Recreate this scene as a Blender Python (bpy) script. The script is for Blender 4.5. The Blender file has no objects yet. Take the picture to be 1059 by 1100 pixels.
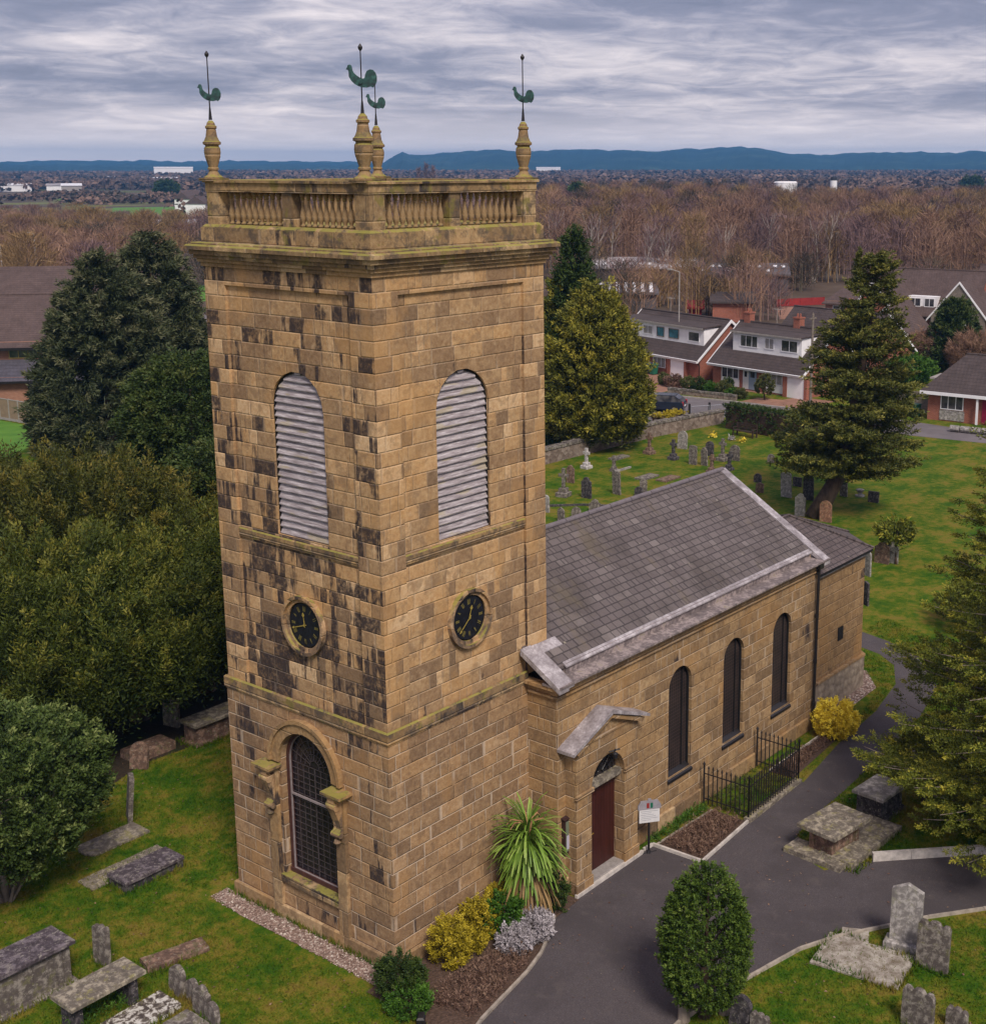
import bpy, bmesh, math, random
import numpy as np
from mathutils import Vector, Matrix
from mathutils.geometry import tessellate_polygon
R = math.radians
rng = np.random.default_rng(7)
random.seed(7)
scene = bpy.context.scene
COL = scene.collection

# ---------------------------------------------------------------- camera
cam_d = bpy.data.cameras.new('camera')
cam = bpy.data.objects.new('camera', cam_d); COL.objects.link(cam)
CAM = Vector((-20.584, -22.262, 19.826)); YAW, PITCH = R(37.492), R(11.877)
cam.location = CAM
cam.rotation_euler = (math.pi/2 - PITCH, 0, YAW - math.pi/2)
cam_d.sensor_fit = 'HORIZONTAL'; cam_d.sensor_width = 36.0
cam_d.lens = 1425.065/1059*36
cam_d.shift_x = -(644.925-529.5)/1059
cam_d.shift_y = -(550-477.365)/1059
cam_d.clip_start = 0.5; cam_d.clip_end = 40000
scene.camera = cam
scene.view_settings.view_transform = 'Standard'
scene.view_settings.look = 'None'
scene.view_settings.exposure = 0.48
scene.view_settings.gamma = 1

# ---------------------------------------------------------------- small shader-graph helper
class G:
    """wraps a node tree so that sockets can be combined with + - * / in Python"""
    def __init__(s, nt): s.nt = nt
    def n(s, typ, **kw):
        nd = s.nt.nodes.new(typ)
        for k, v in kw.items(): setattr(nd, k, v)
        return nd
    def put(s, sock, v):
        if isinstance(v, S): s.nt.links.new(v.s, sock)
        elif v is not None:
            if hasattr(sock.default_value, '__len__') and isinstance(v, (tuple, list)) and len(v) == 3 and len(sock.default_value) == 4: v = (*v, 1)
            sock.default_value = v
    def m(s, op, a, b=None, c=None, clamp=False):
        nd = s.n('ShaderNodeMath', operation=op); nd.use_clamp = clamp
        for i, v in enumerate((a, b, c)):
            if v is not None: s.put(nd.inputs[i], v)
        return S(s, nd.outputs[0])
    def xyz(s, x, y, z):
        nd = s.n('ShaderNodeCombineXYZ')
        for i, v in enumerate((x, y, z)): s.put(nd.inputs[i], v)
        return S(s, nd.outputs[0])
    def sep(s, v):
        nd = s.n('ShaderNodeSeparateXYZ'); s.put(nd.inputs[0], v)
        return [S(s, o) for o in nd.outputs]
    def noise(s, vec, scale, detail=4, rough=.55, dist=0.0, col=False):
        nd = s.n('ShaderNodeTexNoise')
        if vec is not None: s.put(nd.inputs['Vector'], vec)
        nd.inputs['Scale'].default_value = scale; nd.inputs['Detail'].default_value = detail
        nd.inputs['Roughness'].default_value = rough; nd.inputs['Distortion'].default_value = dist
        return S(s, nd.outputs['Color' if col else 'Fac'])
    def vor(s, vec, scale, out='Distance', feature='F1'):
        nd = s.n('ShaderNodeTexVoronoi', feature=feature)
        s.put(nd.inputs['Vector'], vec); nd.inputs['Scale'].default_value = scale
        return S(s, nd.outputs[out])
    def white(s, vec):
        nd = s.n('ShaderNodeTexWhiteNoise', noise_dimensions='3D'); s.put(nd.inputs['Vector'], vec)
        return S(s, nd.outputs['Value'])
    def mix(s, f, a, b, blend='MIX'):
        nd = s.n('ShaderNodeMix', data_type='RGBA', blend_type=blend)
        s.put(nd.inputs[0], f); s.put(nd.inputs[6], a); s.put(nd.inputs[7], b)
        return S(s, nd.outputs[2])
    def ramp(s, f, stops, interp='LINEAR'):
        nd = s.n('ShaderNodeValToRGB'); s.put(nd.inputs[0], f)
        cr = nd.color_ramp; cr.interpolation = interp
        while len(cr.elements) < len(stops): cr.elements.new(.5)
        for e, (p, c) in zip(cr.elements, stops):
            e.position = p; e.color = (*c, 1) if len(c) == 3 else c
        return S(s, nd.outputs[0])
    def smooth(s, x, a, b, lo=0.0, hi=1.0):
        nd = s.n('ShaderNodeMapRange', interpolation_type='SMOOTHSTEP')
        s.put(nd.inputs[0], x)
        for i, v in zip((1, 2, 3, 4), (a, b, lo, hi)): s.put(nd.inputs[i], v)
        return S(s, nd.outputs[0])
    def obj(s): return S(s, s.n('ShaderNodeTexCoord').outputs['Object'])
    def nrm(s): return S(s, s.n('ShaderNodeNewGeometry').outputs['True Normal'])
    def attr(s, name, out='Fac'):
        nd = s.n('ShaderNodeAttribute'); nd.attribute_name = name
        return S(s, nd.outputs[out])
    def bump(s, h, strength=.4, dist=.02):
        nd = s.n('ShaderNodeBump'); s.put(nd.inputs['Height'], h)
        nd.inputs['Strength'].default_value = strength; nd.inputs['Distance'].default_value = dist
        return S(s, nd.outputs[0])
class S:
    def __init__(s, g, sock): s.g, s.s = g, sock
    def __add__(a, b): return a.g.m('ADD', a, b)
    __radd__ = __add__
    def __sub__(a, b): return a.g.m('SUBTRACT', a, b)
    def __rsub__(a, b): return a.g.m('SUBTRACT', b, a)
    def __mul__(a, b): return a.g.m('MULTIPLY', a, b)
    __rmul__ = __mul__
    def __truediv__(a, b): return a.g.m('DIVIDE', a, b)
    def floor(a): return a.g.m('FLOOR', a)
    def fract(a): return a.g.m('FRACT', a)
    def clamp(a): return a.g.m('ADD', a, 0.0, clamp=True)

MATS = {}
def mat(name, fn, rough=.85, spec=.3, metal=0.0):
    """fn(g) -> colour socket or tuple, optionally (colour, normal, roughness)"""
    if name in MATS: return MATS[name]
    m = bpy.data.materials.new(name); m.use_nodes = True
    nt = m.node_tree; b = nt.nodes['Principled BSDF']; g = G(nt)
    b.inputs['Roughness'].default_value = rough
    b.inputs['Specular IOR Level'].default_value = spec
    b.inputs['Metallic'].default_value = metal
    r = fn(g)
    if isinstance(r, tuple) and len(r) >= 2 and (r[0].__class__ is S or isinstance(r[0], tuple)):
        g.put(b.inputs['Base Color'], r[0])
        if r[1] is not None: g.put(b.inputs['Normal'], r[1])
        if len(r) > 2: g.put(b.inputs['Roughness'], r[2])
    else: g.put(b.inputs['Base Color'], r)
    MATS[name] = m
    return m
def plain(name, c, var=.15, scale=3.0, rough=.7, spec=.3, metal=0.0):
    """a flat paint or stone with a little real mottling"""
    def f(g):
        n = g.noise(g.obj(), scale, 5, .65)
        lo = tuple(x*(1-var) for x in c); hi = tuple(min(1, x*(1+var)) for x in c)
        return g.ramp(n, [(.3, lo), (.7, hi)])
    return mat(name, f, rough, spec, metal)

# ---------------------------------------------------------------- sky: overcast cloud deck over a Nishita sky
SUN_EL, SUN_AZ = R(48), R(-122)         # azimuth measured from +x towards +y: veiled sun behind the camera, lighting both faces
w = bpy.data.worlds.new('World'); scene.world = w; w.use_nodes = True
nt = w.node_tree; g = G(nt); bg = nt.nodes['Background']
sky = g.n('ShaderNodeTexSky', sky_type='NISHITA'); sky.sun_disc = False
sky.sun_elevation = SUN_EL; sky.sun_rotation = math.pi/2 - SUN_AZ
sky.air_density = 1.2; sky.dust_density = 1.0
d = S(g, g.n('ShaderNodeTexCoord').outputs['Generated'])
dx, dy, dz = g.sep(d)
h = g.m('MAXIMUM', dz, 0.0)
k = h + 0.085
u_ = (dx*.79 + dy*.61)/k; v_ = (dx*.61 - dy*.79)/k       # along / across the view
p = g.xyz(v_*.60+2.3, u_*.72+1.0, 0.0)
n1 = g.noise(p, .85, 9, .54, .45)
n2 = g.noise(g.xyz(v_*1.6+7.0, u_*1.3, 3.0), 1.9, 10, .64, .6)
cl = (n1*.68 + n2*.32)
cloud = g.ramp(cl, [(.35, (.125, .130, .205)), (.44, (.205, .200, .285)), (.50, (.335, .310, .385)), (.56, (.52, .465, .51)), (.65, (.80, .70, .70))])
low = g.smooth(h, 0.0, .055)
cloud = g.mix(g.m('SUBTRACT', 1.0, low)*.85, cloud, (1.0, .86, .83))
skyc = g.mix(1.0, S(g, sky.outputs[0]), (.10, .10, .10), 'MULTIPLY')
fin = g.mix(.9, skyc, cloud)
g.put(bg.inputs['Color'], fin); bg.inputs['Strength'].default_value = 1.0
sl = bpy.data.lights.new('sun', 'SUN'); sl.energy = 2.3; sl.angle = R(16); sl.color = (1, .91, .80)
so = bpy.data.objects.new('sun', sl); COL.objects.link(so)
sd = Vector((math.cos(SUN_EL)*math.cos(SUN_AZ), math.cos(SUN_EL)*math.sin(SUN_AZ), math.sin(SUN_EL)))
so.rotation_euler = sd.to_track_quat('Z', 'Y').to_euler(); so.location = (0, 0, 60)

# ---------------------------------------------------------------- mesh helpers
class MB:
    def __init__(s): s.v, s.f, s.mi, s.T = [], [], [], None
    def add(s, vs, fs, m=0):
        b = len(s.v)
        if s.T is not None: vs = [tuple(s.T @ Vector(p)) for p in vs]
        s.v += [tuple(p) for p in vs]; s.f += [tuple(b+i for i in f) for f in fs]; s.mi += [m]*len(fs)
        return s
    def box(s, x0, y0, z0, x1, y1, z1, m=0, bev=0.0):
        if bev <= 0:
            return s.add([(x0,y0,z0),(x1,y0,z0),(x1,y1,z0),(x0,y1,z0),(x0,y0,z1),(x1,y0,z1),(x1,y1,z1),(x0,y1,z1)],
                  [(0,3,2,1),(4,5,6,7),(0,1,5,4),(1,2,6,5),(2,3,7,6),(3,0,4,7)], m)
        b = bev      # chamfered top
        return s.add([(x0,y0,z0),(x1,y0,z0),(x1,y1,z0),(x0,y1,z0),(x0,y0,z1-b),(x1,y0,z1-b),(x1,y1,z1-b),(x0,y1,z1-b),
                      (x0+b,y0+b,z1),(x1-b,y0+b,z1),(x1-b,y1-b,z1),(x0+b,y1-b,z1)],
                  [(0,3,2,1),(0,1,5,4),(1,2,6,5),(2,3,7,6),(3,0,4,7),(4,5,9,8),(5,6,10,9),(6,7,11,10),(7,4,8,11),(8,9,10,11)], m)
    def prism(s, pts, a, b, axis='z', m=0):
        """extrude a 2D outline between a and b along an axis"""
        f = {'z': lambda u, v, w: (u, v, w), 'y': lambda u, v, w: (u, w, v), 'x': lambda u, v, w: (w, u, v)}[axis]
        n = len(pts)
        vs = [f(u, v, a) for u, v in pts] + [f(u, v, b) for u, v in pts]
        fs = [(i, (i+1) % n, n+(i+1) % n, n+i) for i in range(n)]
        tri = tessellate_polygon([[Vector((u, v, 0)) for u, v in pts]])
        fs += [tuple(t) for t in tri] + [tuple(n+i for i in t) for t in tri]
        return s.add(vs, fs, m)
    def tube(s, p0, p1, r0, r1=None, n=8, m=0, cap=True):
        r1 = r0 if r1 is None else r1
        p0, p1 = Vector(p0), Vector(p1); ax = (p1-p0).normalized()
        a = ax.orthogonal().normalized(); b = ax.cross(a)
        vs = [p0 + (a*math.cos(t)+b*math.sin(t))*r0 for t in [2*math.pi*i/n for i in range(n)]]
        vs += [p1 + (a*math.cos(t)+b*math.sin(t))*r1 for t in [2*math.pi*i/n for i in range(n)]]
        fs = [(i, (i+1) % n, n+(i+1) % n, n+i) for i in range(n)]
        if cap: fs += [tuple(range(n))[::-1], tuple(range(n, 2*n))]
        return s.add(vs, fs, m)
    def path(s, pts, rad, n=6, m=0):
        for i in range(len(pts)-1):
            r0 = rad[i] if hasattr(rad, '__len__') else rad; r1 = rad[i+1] if hasattr(rad, '__len__') else rad
            s.tube(pts[i], pts[i+1], r0, r1, n, m)
        return s
    def lathe(s, cx, cy, z0, prof, n=16, m=0, sq=False):
        vs, fs = [], []
        k = len(prof)
        for (z, r) in prof:
            for i in range(n):
                t = 2*math.pi*(i+.5)/n
                vs.append((cx+r*math.cos(t), cy+r*math.sin(t), z0+z))
        for j in range(k-1):
            for i in range(n):
                fs.append((j*n+i, j*n+(i+1) % n, (j+1)*n+(i+1) % n, (j+1)*n+i))
        fs += [tuple(range(n))[::-1], tuple(range((k-1)*n, k*n))]
        return s.add(vs, fs, m)
    def sheet(s, pts, z, m=0):
        tri = tessellate_polygon([[Vector((x, y, 0)) for x, y in pts]])
        return s.add([(x, y, z) for x, y in pts], [tuple(t) for t in tri], m)
    def wall(s, outer, holes, f, depth, m=0, mr=None):
        """flat wall with openings. f(u, w, d) -> point, d = distance inwards; reveals run to depth"""
        loops = [outer]+holes
        tri = tessellate_polygon([[Vector((u, v, 0)) for u, v in lp] for lp in loops])
        allp = [p for lp in loops for p in lp]
        s.add([f(u, v, 0) for u, v in allp], [tuple(t) for t in tri], m)
        for lp in holes:
            n = len(lp)
            s.add([f(u, v, 0) for u, v in lp]+[f(u, v, depth) for u, v in lp],
                  [(i, (i+1) % n, n+(i+1) % n, n+i) for i in range(n)], m if mr is None else mr)
        return s
    def build(s, name, mats, parent=None, smooth=False, loc=None):
        me = bpy.data.meshes.new(name); me.from_pydata(s.v, [], s.f)
        mats = mats if isinstance(mats, (list, tuple)) else [mats]
        for mm in mats: me.materials.append(mm)
        if len(mats) > 1: me.polygons.foreach_set('material_index', s.mi)
        bm = bmesh.new(); bm.from_mesh(me); bmesh.ops.recalc_face_normals(bm, faces=bm.faces); bm.to_mesh(me); bm.free()
        if smooth: me.polygons.foreach_set('use_smooth', [True]*len(me.polygons))
        me.update()
        o = bpy.data.objects.new(name, me); COL.objects.link(o)
        if parent is not None: o.parent = parent
        if loc is not None: o.location = loc
        return o
def tag(o, label=None, cat=None, group=None, kind=None):
    if label: o['label'] = label
    if cat: o['category'] = cat
    if group: o['group'] = group
    if kind: o['kind'] = kind
    return o
def thing(name, label, cat, loc=(0, 0, 0), rz=0.0, group=None):
    o = bpy.data.objects.new(name, None); COL.objects.link(o)
    o.empty_display_size = .3
    o.location = loc; o.rotation_euler = (0, 0, rz)
    return tag(o, label, cat, group)
def struct(mb, name, m): return tag(mb.build(name, m), kind='structure')
def arch(cx, hw, z0, zs, n=14, rise=None):
    """outline of an arched opening: base z0, springing zs"""
    rise = hw if rise is None else rise
    return [(cx-hw, z0), (cx+hw, z0)] + [(cx+hw*math.cos(t), zs+rise*math.sin(t)) for t in [math.pi*i/n for i in range(n+1)]]
def circ(cx, cz, r, n=28): return [(cx+r*math.cos(2*math.pi*i/n), cz+r*math.sin(2*math.pi*i/n)) for i in range(n)]

def cloudmesh(name, V, mats, parent=None, attr=None, quads=True, mi=None):
    """fast mesh of loose quads: V is (N,4,3)"""
    N, kk = V.shape[0], V.shape[1]
    me = bpy.data.meshes.new(name)
    me.vertices.add(N*kk); me.vertices.foreach_set('co', V.reshape(-1).astype(np.float32))
    me.loops.add(N*kk); me.loops.foreach_set('vertex_index', np.arange(N*kk, dtype=np.int32))
    me.polygons.add(N); me.polygons.foreach_set('loop_start', np.arange(0, N*kk, kk, dtype=np.int32))
    me.polygons.foreach_set('loop_total', np.full(N, kk, dtype=np.int32))
    mats = mats if isinstance(mats, (list, tuple)) else [mats]
    for mm in mats: me.materials.append(mm)
    if mi is not None: me.polygons.foreach_set('material_index', mi.astype(np.int32))
    me.update(calc_edges=True)
    if attr is not None:
        a = me.attributes.new('rnd', 'FLOAT', 'POINT'); a.data.foreach_set('value', np.repeat(attr, kk).astype(np.float32))
    o = bpy.data.objects.new(name, me); COL.objects.link(o)
    if parent is not None: o.parent = parent
    return o
def pxdeg(px): return math.degrees(math.atan((px-644.9)/1456))
def to_world(dist_, deg_):
    """ground point dist_ metres out, deg_ degrees right of the view axis"""
    a = YAW-math.radians(deg_); return CAM.x+dist_*math.cos(a), CAM.y+dist_*math.sin(a)
def unit(a): return a/np.maximum(np.linalg.norm(a, axis=-1, keepdims=True), 1e-9)
# ---------------------------------------------------------------- materials
def cells(g, u, v, cw, ch, split=.3, warp=.32, mw=.025, seed=0.0):
    """irregular coursed blocks: random value per block, and a joint mask"""
    row = (v/ch).floor(); fy = (v/ch).fract()
    rr = g.white(g.xyz(row, 3.1+seed, 0.0))
    x = u/cw + rr*9.7
    x = x + g.m('SINE', x*2.1 + rr*31.0)*warp
    c = x.floor(); fx = x.fract()
    sp = g.m('LESS_THAN', g.white(g.xyz(c, row, 5.0+seed)), split)
    fx2 = g.m('MULTIPLY', fx, sp + 1.0)
    sub = fx2.floor(); ff = fx2.fract()
    rnd = g.white(g.xyz(c+sub*.37, row, 1.0+seed)); rnd2 = g.white(g.xyz(c+sub*.37, row, 9.0+seed))
    ex = g.m('MINIMUM', ff, 1.0-ff)*cw/(sp + 1.0); ey = g.m('MINIMUM', fy, 1.0-fy)*ch
    e = g.m('MINIMUM', ex, ey)
    return rnd, rnd2, 1.0-g.smooth(e, mw*.35, mw), e

def stone_fn(soot=.3, joint=.5, west=0.0, tint=(1, 1, 1), cw=.86, ch=.37, seed=0.0, moss=0.0, var=.85):
    def f(g):
        o = g.obj(); x, y, z = g.sep(o)
        wob = g.noise(o, 2.5, 3)
        rnd, rnd2, mort, e = cells(g, x+y+wob*.05, z+wob*.014, cw, ch, seed=seed, mw=.026)
        T = lambda c: tuple(a*b for a, b in zip(c, tint))
        col = g.ramp(rnd, [(0.0, T((.19, .145, .11))), (.16, T((.30, .215, .145))), (.40, T((.42, .31, .20))), (.62, T((.50, .365, .225))), (.80, T((.56, .385, .215))), (1.0, T((.70, .55, .385)))])
        col = g.mix(1.0-var, col, T((.44, .325, .21)))
        fine = g.noise(o, 9.0, 8, .72); mid = g.noise(o, 2.6, 6, .68, .5); big = g.noise(o, .42, 4, .6)
        col = g.mix(.75, col, g.ramp(fine, [(.28, (.14, .12, .11)), (.52, (.50, .48, .46)), (.75, (.88, .85, .80))]), 'SOFT_LIGHT')
        col = g.mix(g.smooth(mid, .49, .62)*.55, col, T((.24, .17, .115)))
        pit = g.noise(o, 22.0, 5, .8)
        col = g.mix(g.smooth(pit, .56, .66)*.35, col, T((.16, .11, .08)))
        col = g.mix(g.smooth(g.noise(o, 3.4, 6, .7), .58, .68)*.35, col, T((.66, .53, .38)))
        col = g.mix(g.smooth(big, .52, .70)*.35, col, T((.27, .195, .14)))
        warm = g.noise(g.xyz(x*1.0, y*1.0+11.0, z*.8), .6, 4)
        col = g.mix(g.smooth(warm, .53, .66)*.40, col, T((.56, .345, .15)))
        # soot: some blocks took it whole, some in vertical runs that cross the joints
        nx, ny, nz = g.sep(g.nrm())
        streak = g.noise(g.xyz(x*2.4, y*2.4, z*.26), 1.0, 6, .62)
        fld = streak*.55 + big*.45 + (rnd2-.5)*.24
        thr = .665-.16*soot
        if west:
            wst = g.m('LESS_THAN', nx, -.5)
            zone = wst*g.smooth(z, 3.6, 6.6)*(1.0-g.smooth(z, 10.0, 14.0)*.62)*west + wst*.035 - (1.0-wst)*.035
            zone = zone + g.smooth(z, 16.6, 17.0)*.05 + wst*g.m('LESS_THAN', y, .8)*.045*(1.0-g.smooth(z, 9.5, 10.5)*.5)
            thr = thr - zone
        sm = g.smooth(g.m('SUBTRACT', fld, thr), 0.0, .035)
        worn = g.smooth(g.noise(o, 6.0, 6, .72), .30, .56)
        col = g.mix((sm*(worn*.6+.4))*.96, col, (.040, .029, .030))
        run = g.smooth(g.noise(g.xyz(x*5.0+4.0, y*5.0, z*.5), 1.0, 6, .7), .60, .72)
        rw = run*(.24+soot*.6)
        if west: rw = run*(zone*5.0+.32+soot*.4)
        col = g.mix(rw.clamp(), col, (.066, .048, .043))
        col = g.mix(mort*joint*g.smooth(g.noise(o, .8, 4), .36, .58)*(1.0-sm*.35), col, (.58, .46, .35))
        if moss:
            up = g.smooth(nz, .2, .7)
            mo = g.smooth(g.noise(o, 1.6, 7, .68), .66-.18*moss, .74-.18*moss)
            col = g.mix(g.smooth(g.noise(o, 2.3, 7, .72), .47, .60)*.72, col, (.075, .062, .055))
            col = g.mix((mo*.62).clamp(), col, (.20, .175, .035))
            col = g.mix(up*g.smooth(mid, .40, .52)*.8, col, (.29, .26, .055))
        b = g.bump(fine*.6 + mid*.4 + g.smooth(e, 0.0, .03), .7, .022)
        return col, b, .92
    return f
M = {}
M['stone_up'] = mat('stone_upper', stone_fn(.14, .24, .115, (.98, .87, .74), .74, .37))
M['stone_lo'] = mat('stone_lower', stone_fn(.0, .7, .05, (.80, .70, .61), .76, .385, 3.0, var=.55))
M['stone_nave'] = mat('stone_nave', stone_fn(.0, .5, 0, (.76, .68, .56), .76, .37, 6.0, var=.55))
M['stone_plain'] = mat('stone_dressed', stone_fn(.0, .25, 0, (.74, .67, .56), 1.4, 1.1, 8.0))
M['stone_moss'] = mat('stone_mossy', stone_fn(.25, .3, 0, (.74, .68, .56), 1.3, .62, 11.0, moss=.6))
def _ann(g):
    o = g.obj(); x, y, z = g.sep(o)
    f = g.noise(o, 7.0, 8, .75); b = g.noise(g.xyz(x*1.5, y*1.5, z*.5), .8, 4)
    c = g.mix(.6, g.ramp(f, [(.3, (.24, .155, .085)), (.7, (.48, .335, .195))]), g.ramp(b, [(.35, (.25, .165, .09)), (.65, (.52, .365, .205))]))
    return c, g.bump(f, .5, .02)
M['render_brown'] = mat('weathered_annexe_wall', stone_fn(.0, .16, 0, (.72, .62, .48), .76, .37, 16.0, var=.28))
def _rub(g):
    o = g.obj(); e = g.vor(o, 3.2, 'Distance'); n = g.noise(o, 6, 6, .7)
    c = g.mix(.5, g.ramp(e, [(.1, (.46, .36, .26)), (.6, (.20, .15, .11))]), g.ramp(n, [(.3, (.20, .15, .11)), (.7, (.52, .43, .33))]))
    return c, g.bump(1.0-e, .8, .06)
M['rubble'] = mat('rubble_stone', _rub)
def slate_fn(cw, ch, vx, seed=0.0, tone=(1, 1, 1), cols=None, coursebump=.5):
    def f(g):
        o = g.obj(); x, y, z = g.sep(o)
        u, v = (x, y*1.17+30.0) if vx == 'y' else ((y, x*1.17+30.0) if vx == 'x' else (x, z*1.6+30.0))
        rnd, rnd2, mort, e = cells(g, u, v, cw, ch, split=.12, warp=.15, mw=.03, seed=seed)
        T = lambda c: tuple(a*b for a, b in zip(c, tone))
        cs = cols or [(.0, (.125, .103, .102)), (.5, (.145, .120, .118)), (.93, (.160, .134, .130)), (1.0, (.20, .17, .163))]
        col = g.ramp(rnd, [(p, T(c)) for p, c in cs])
        st = g.noise(g.xyz(x*.55, y*.55, z*.2), 1.1, 5, .65); fine = g.noise(o, 11.0, 6, .75)
        col = g.mix(g.smooth(st, .46, .66)*.62, col, T((.07, .056, .05)))
        col = g.mix(g.smooth(fine, .56, .72)*.4, col, T((.24, .205, .18)))
        col = g.mix(mort*.75, col, (.03, .025, .027))
        lich = g.vor(o, 2.6); lm = (1.0-g.smooth(lich, .06, .14))*g.smooth(g.noise(o, .9, 4), .50, .60)
        col = g.mix(lm*.7, col, T((.40, .36, .28)))
        mo2 = g.smooth(g.noise(g.xyz(x*.6, y*.35, z*.3), 1.0, 7, .72), .53, .66)
        col = g.mix(mo2*.40, col, T((.17, .135, .085)))
        fy = (v/ch).fract()
        b = g.bump(fy*-1.0 + rnd*.5 + fine*.35, coursebump+.15, .06)
        return col, b, .8
    return f
M['slate'] = mat('roof_slate', slate_fn(.36, .265, 'y'))
M['slate_ann'] = mat('annexe_slate', slate_fn(.30, .24, 'y', 4.0, (.85, .8, .8)))
def _lead(g):
    o = g.obj(); n = g.noise(o, 2.2, 6, .65, .4); f = g.noise(o, 14, 4, .6)
    c = g.ramp(n*.7+f*.3, [(.35, (.17, .145, .15)), (.5, (.32, .285, .30)), (.62, (.55, .51, .53))])
    return c, g.bump(f, .2, .01)
M['lead'] = mat('weathered_lead', _lead, .55, .5)
def _gutter(g):
    o = g.obj(); n = g.noise(o, 1.7, 6, .7); f = g.noise(o, 9, 4, .6)
    return g.ramp(n*.6+f*.4, [(.35, (.10, .08, .085)), (.5, (.22, .18, .175)), (.56, (.38, .31, .30)), (.7, (.24, .21, .12))]), g.bump(f, .3, .02)
M['gutter'] = mat('stained_gutter', _gutter)
def _louv(g):
    o = g.obj(); x, y, z = g.sep(o)
    n = g.noise(g.xyz(x*2.2, y*2.2, z*30.0), 1.0, 6, .7, .1); p = g.noise(g.xyz(x*.7, y*.7, z*4.1), 1.0, 3)
    c = g.ramp(n, [(.3, (.17, .135, .145)), (.5, (.36, .315, .33)), (.68, (.62, .57, .59))])
    return g.mix(g.smooth(p, .56, .64)*.5, c, (.40, .33, .17)), g.bump(n, .4, .02)
M['louvre'] = mat('bleached_louvre_wood', _louv)
M['black'] = plain('soot_black', (.012, .011, .012), .3, 5, .8)
M['iron'] = plain('black_iron', (.016, .014, .016), .4, 20, .45, .5)
M['glass'] = mat('dark_window_glass', lambda g: (g.ramp(g.noise(g.obj(), 3, 3), [(.3, (.012, .010, .013)), (.7, (.035, .028, .032))]), None, .22), .22, .5)
def _mesh(g):
    o = g.obj(); x, y, z = g.sep(o)
    a = g.m('ABSOLUTE', ((x+y)*9.0).fract()-.5); b = g.m('ABSOLUTE', (z*9.0).fract()-.5)
    l = g.smooth(g.m('MAXIMUM', a, b), .40, .48)
    n = g.noise(o, 1.5, 4, .7)
    return g.mix(l*.8, g.ramp(n, [(.35, (.010, .008, .010)), (.7, (.04, .028, .026))]), (.11, .078, .07)), None, .5
M['mesh'] = mat('window_guard_mesh', _mesh)
M['lead_came'] = plain('glazing_bar_lead', (.085, .068, .075), .3, 9, .6)
M['frame_red'] = plain('oxblood_frame_paint', (.075, .032, .028), .35, 6, .6)
M['whiteline'] = plain('pale_glazing_bead', (.27, .225, .23), .2, 9, .6)
def _door(g):
    o = g.obj(); x, y, z = g.sep(o)
    p = g.m('ABSOLUTE', (x*7.5).fract()-.5); n = g.noise(g.xyz(x*8.0, y, z*.8), 1.5, 4)
    c = g.mix(g.smooth(p, .44, .49)*.8, g.ramp(n, [(.3, (.038, .010, .008)), (.7, (.070, .018, .014))]), (.015, .006, .005))
    return c, g.bump(p, .3, .01), .45
M['door'] = mat('maroon_door_boards', _door)
M['brass'] = plain('brass', (.65, .42, .08), .2, 20, .3, .5, .7)
M['gold'] = plain('gilding', (.36, .27, .06), .45, 30, .5, .5, .1)
M['dial'] = plain('clock_dial_black', (.010, .011, .018), .4, 6, .5)
def _cop(g):
    n = g.noise(g.obj(), 9, 5, .7)
    return g.ramp(n, [(.35, (.022, .03, .036)), (.55, (.03, .085, .08)), (.7, (.07, .19, .165))])
M['copper'] = mat('verdigris_copper', _cop, .55, .4, .2)
M['white'] = plain('white_paint', (.66, .65, .66), .06, 4, .5)
M['step'] = plain('pale_step_stone', (.30, .27, .255), .25, 8, .85)
M['kerbwhite'] = plain('white_kerb_paint', (.55, .50, .46), .3, 5, .8)
def grave_fn(c1, c2, c3, s=1.0):
    def f(g):
        o = g.obj(); n = g.noise(o, 5.0*s, 7, .7, .3); l = g.vor(o, 9.0*s); n2 = g.noise(o, 3.1*s, 5, .75)
        dk = lambda q, k: tuple(a*k for a in q)
        c = g.ramp(n, [(.30, dk(c1, .75)), (.48, c1), (.60, dk(c2, 1.15))])
        x, y, z = g.sep(o)
        c = g.mix(g.smooth(g.noise(g.xyz(x*5.0, y*5.0, z*.6), 1.0, 5, .7), .52, .64)*.55, c, dk(c1, .55))
        c = g.mix(g.smooth(n2, .54, .62)*.75, c, c3)
        c = g.mix(g.smooth(g.noise(o, 13*s, 4, .6), .60, .65)*.45, c, (.45, .42, .35))
        return c, g.bump(n, .5, .02)
    return f
M['g_grey'] = mat('grave_grey', grave_fn((.12, .10, .09), (.27, .24, .21), (.15, .14, .07)))
M['g_dark'] = mat('grave_dark', grave_fn((.04, .035, .04), (.11, .095, .10), (.09, .09, .07)))
M['g_brown'] = mat('grave_brown', grave_fn((.13, .08, .06), (.26, .165, .12), (.14, .12, .06)))
M['g_orange'] = mat('grave_sandstone', grave_fn((.22, .11, .07), (.36, .19, .12), (.20, .17, .08)))
M['g_pale'] = mat('grave_pale', grave_fn((.24, .22, .21), (.42, .39, .37), (.26, .25, .19)))
M['g_white'] = mat('grave_white_marble', grave_fn((.38, .35, .34), (.60, .56, .55), (.42, .38, .33)))
M['g_purple'] = mat('slab_purple_grey', grave_fn((.07, .055, .065), (.155, .13, .145), (.24, .21, .20)))
M['g_lichen'] = mat('slab_lichen', grave_fn((.16, .135, .11), (.33, .285, .22), (.27, .24, .10)))
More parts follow.
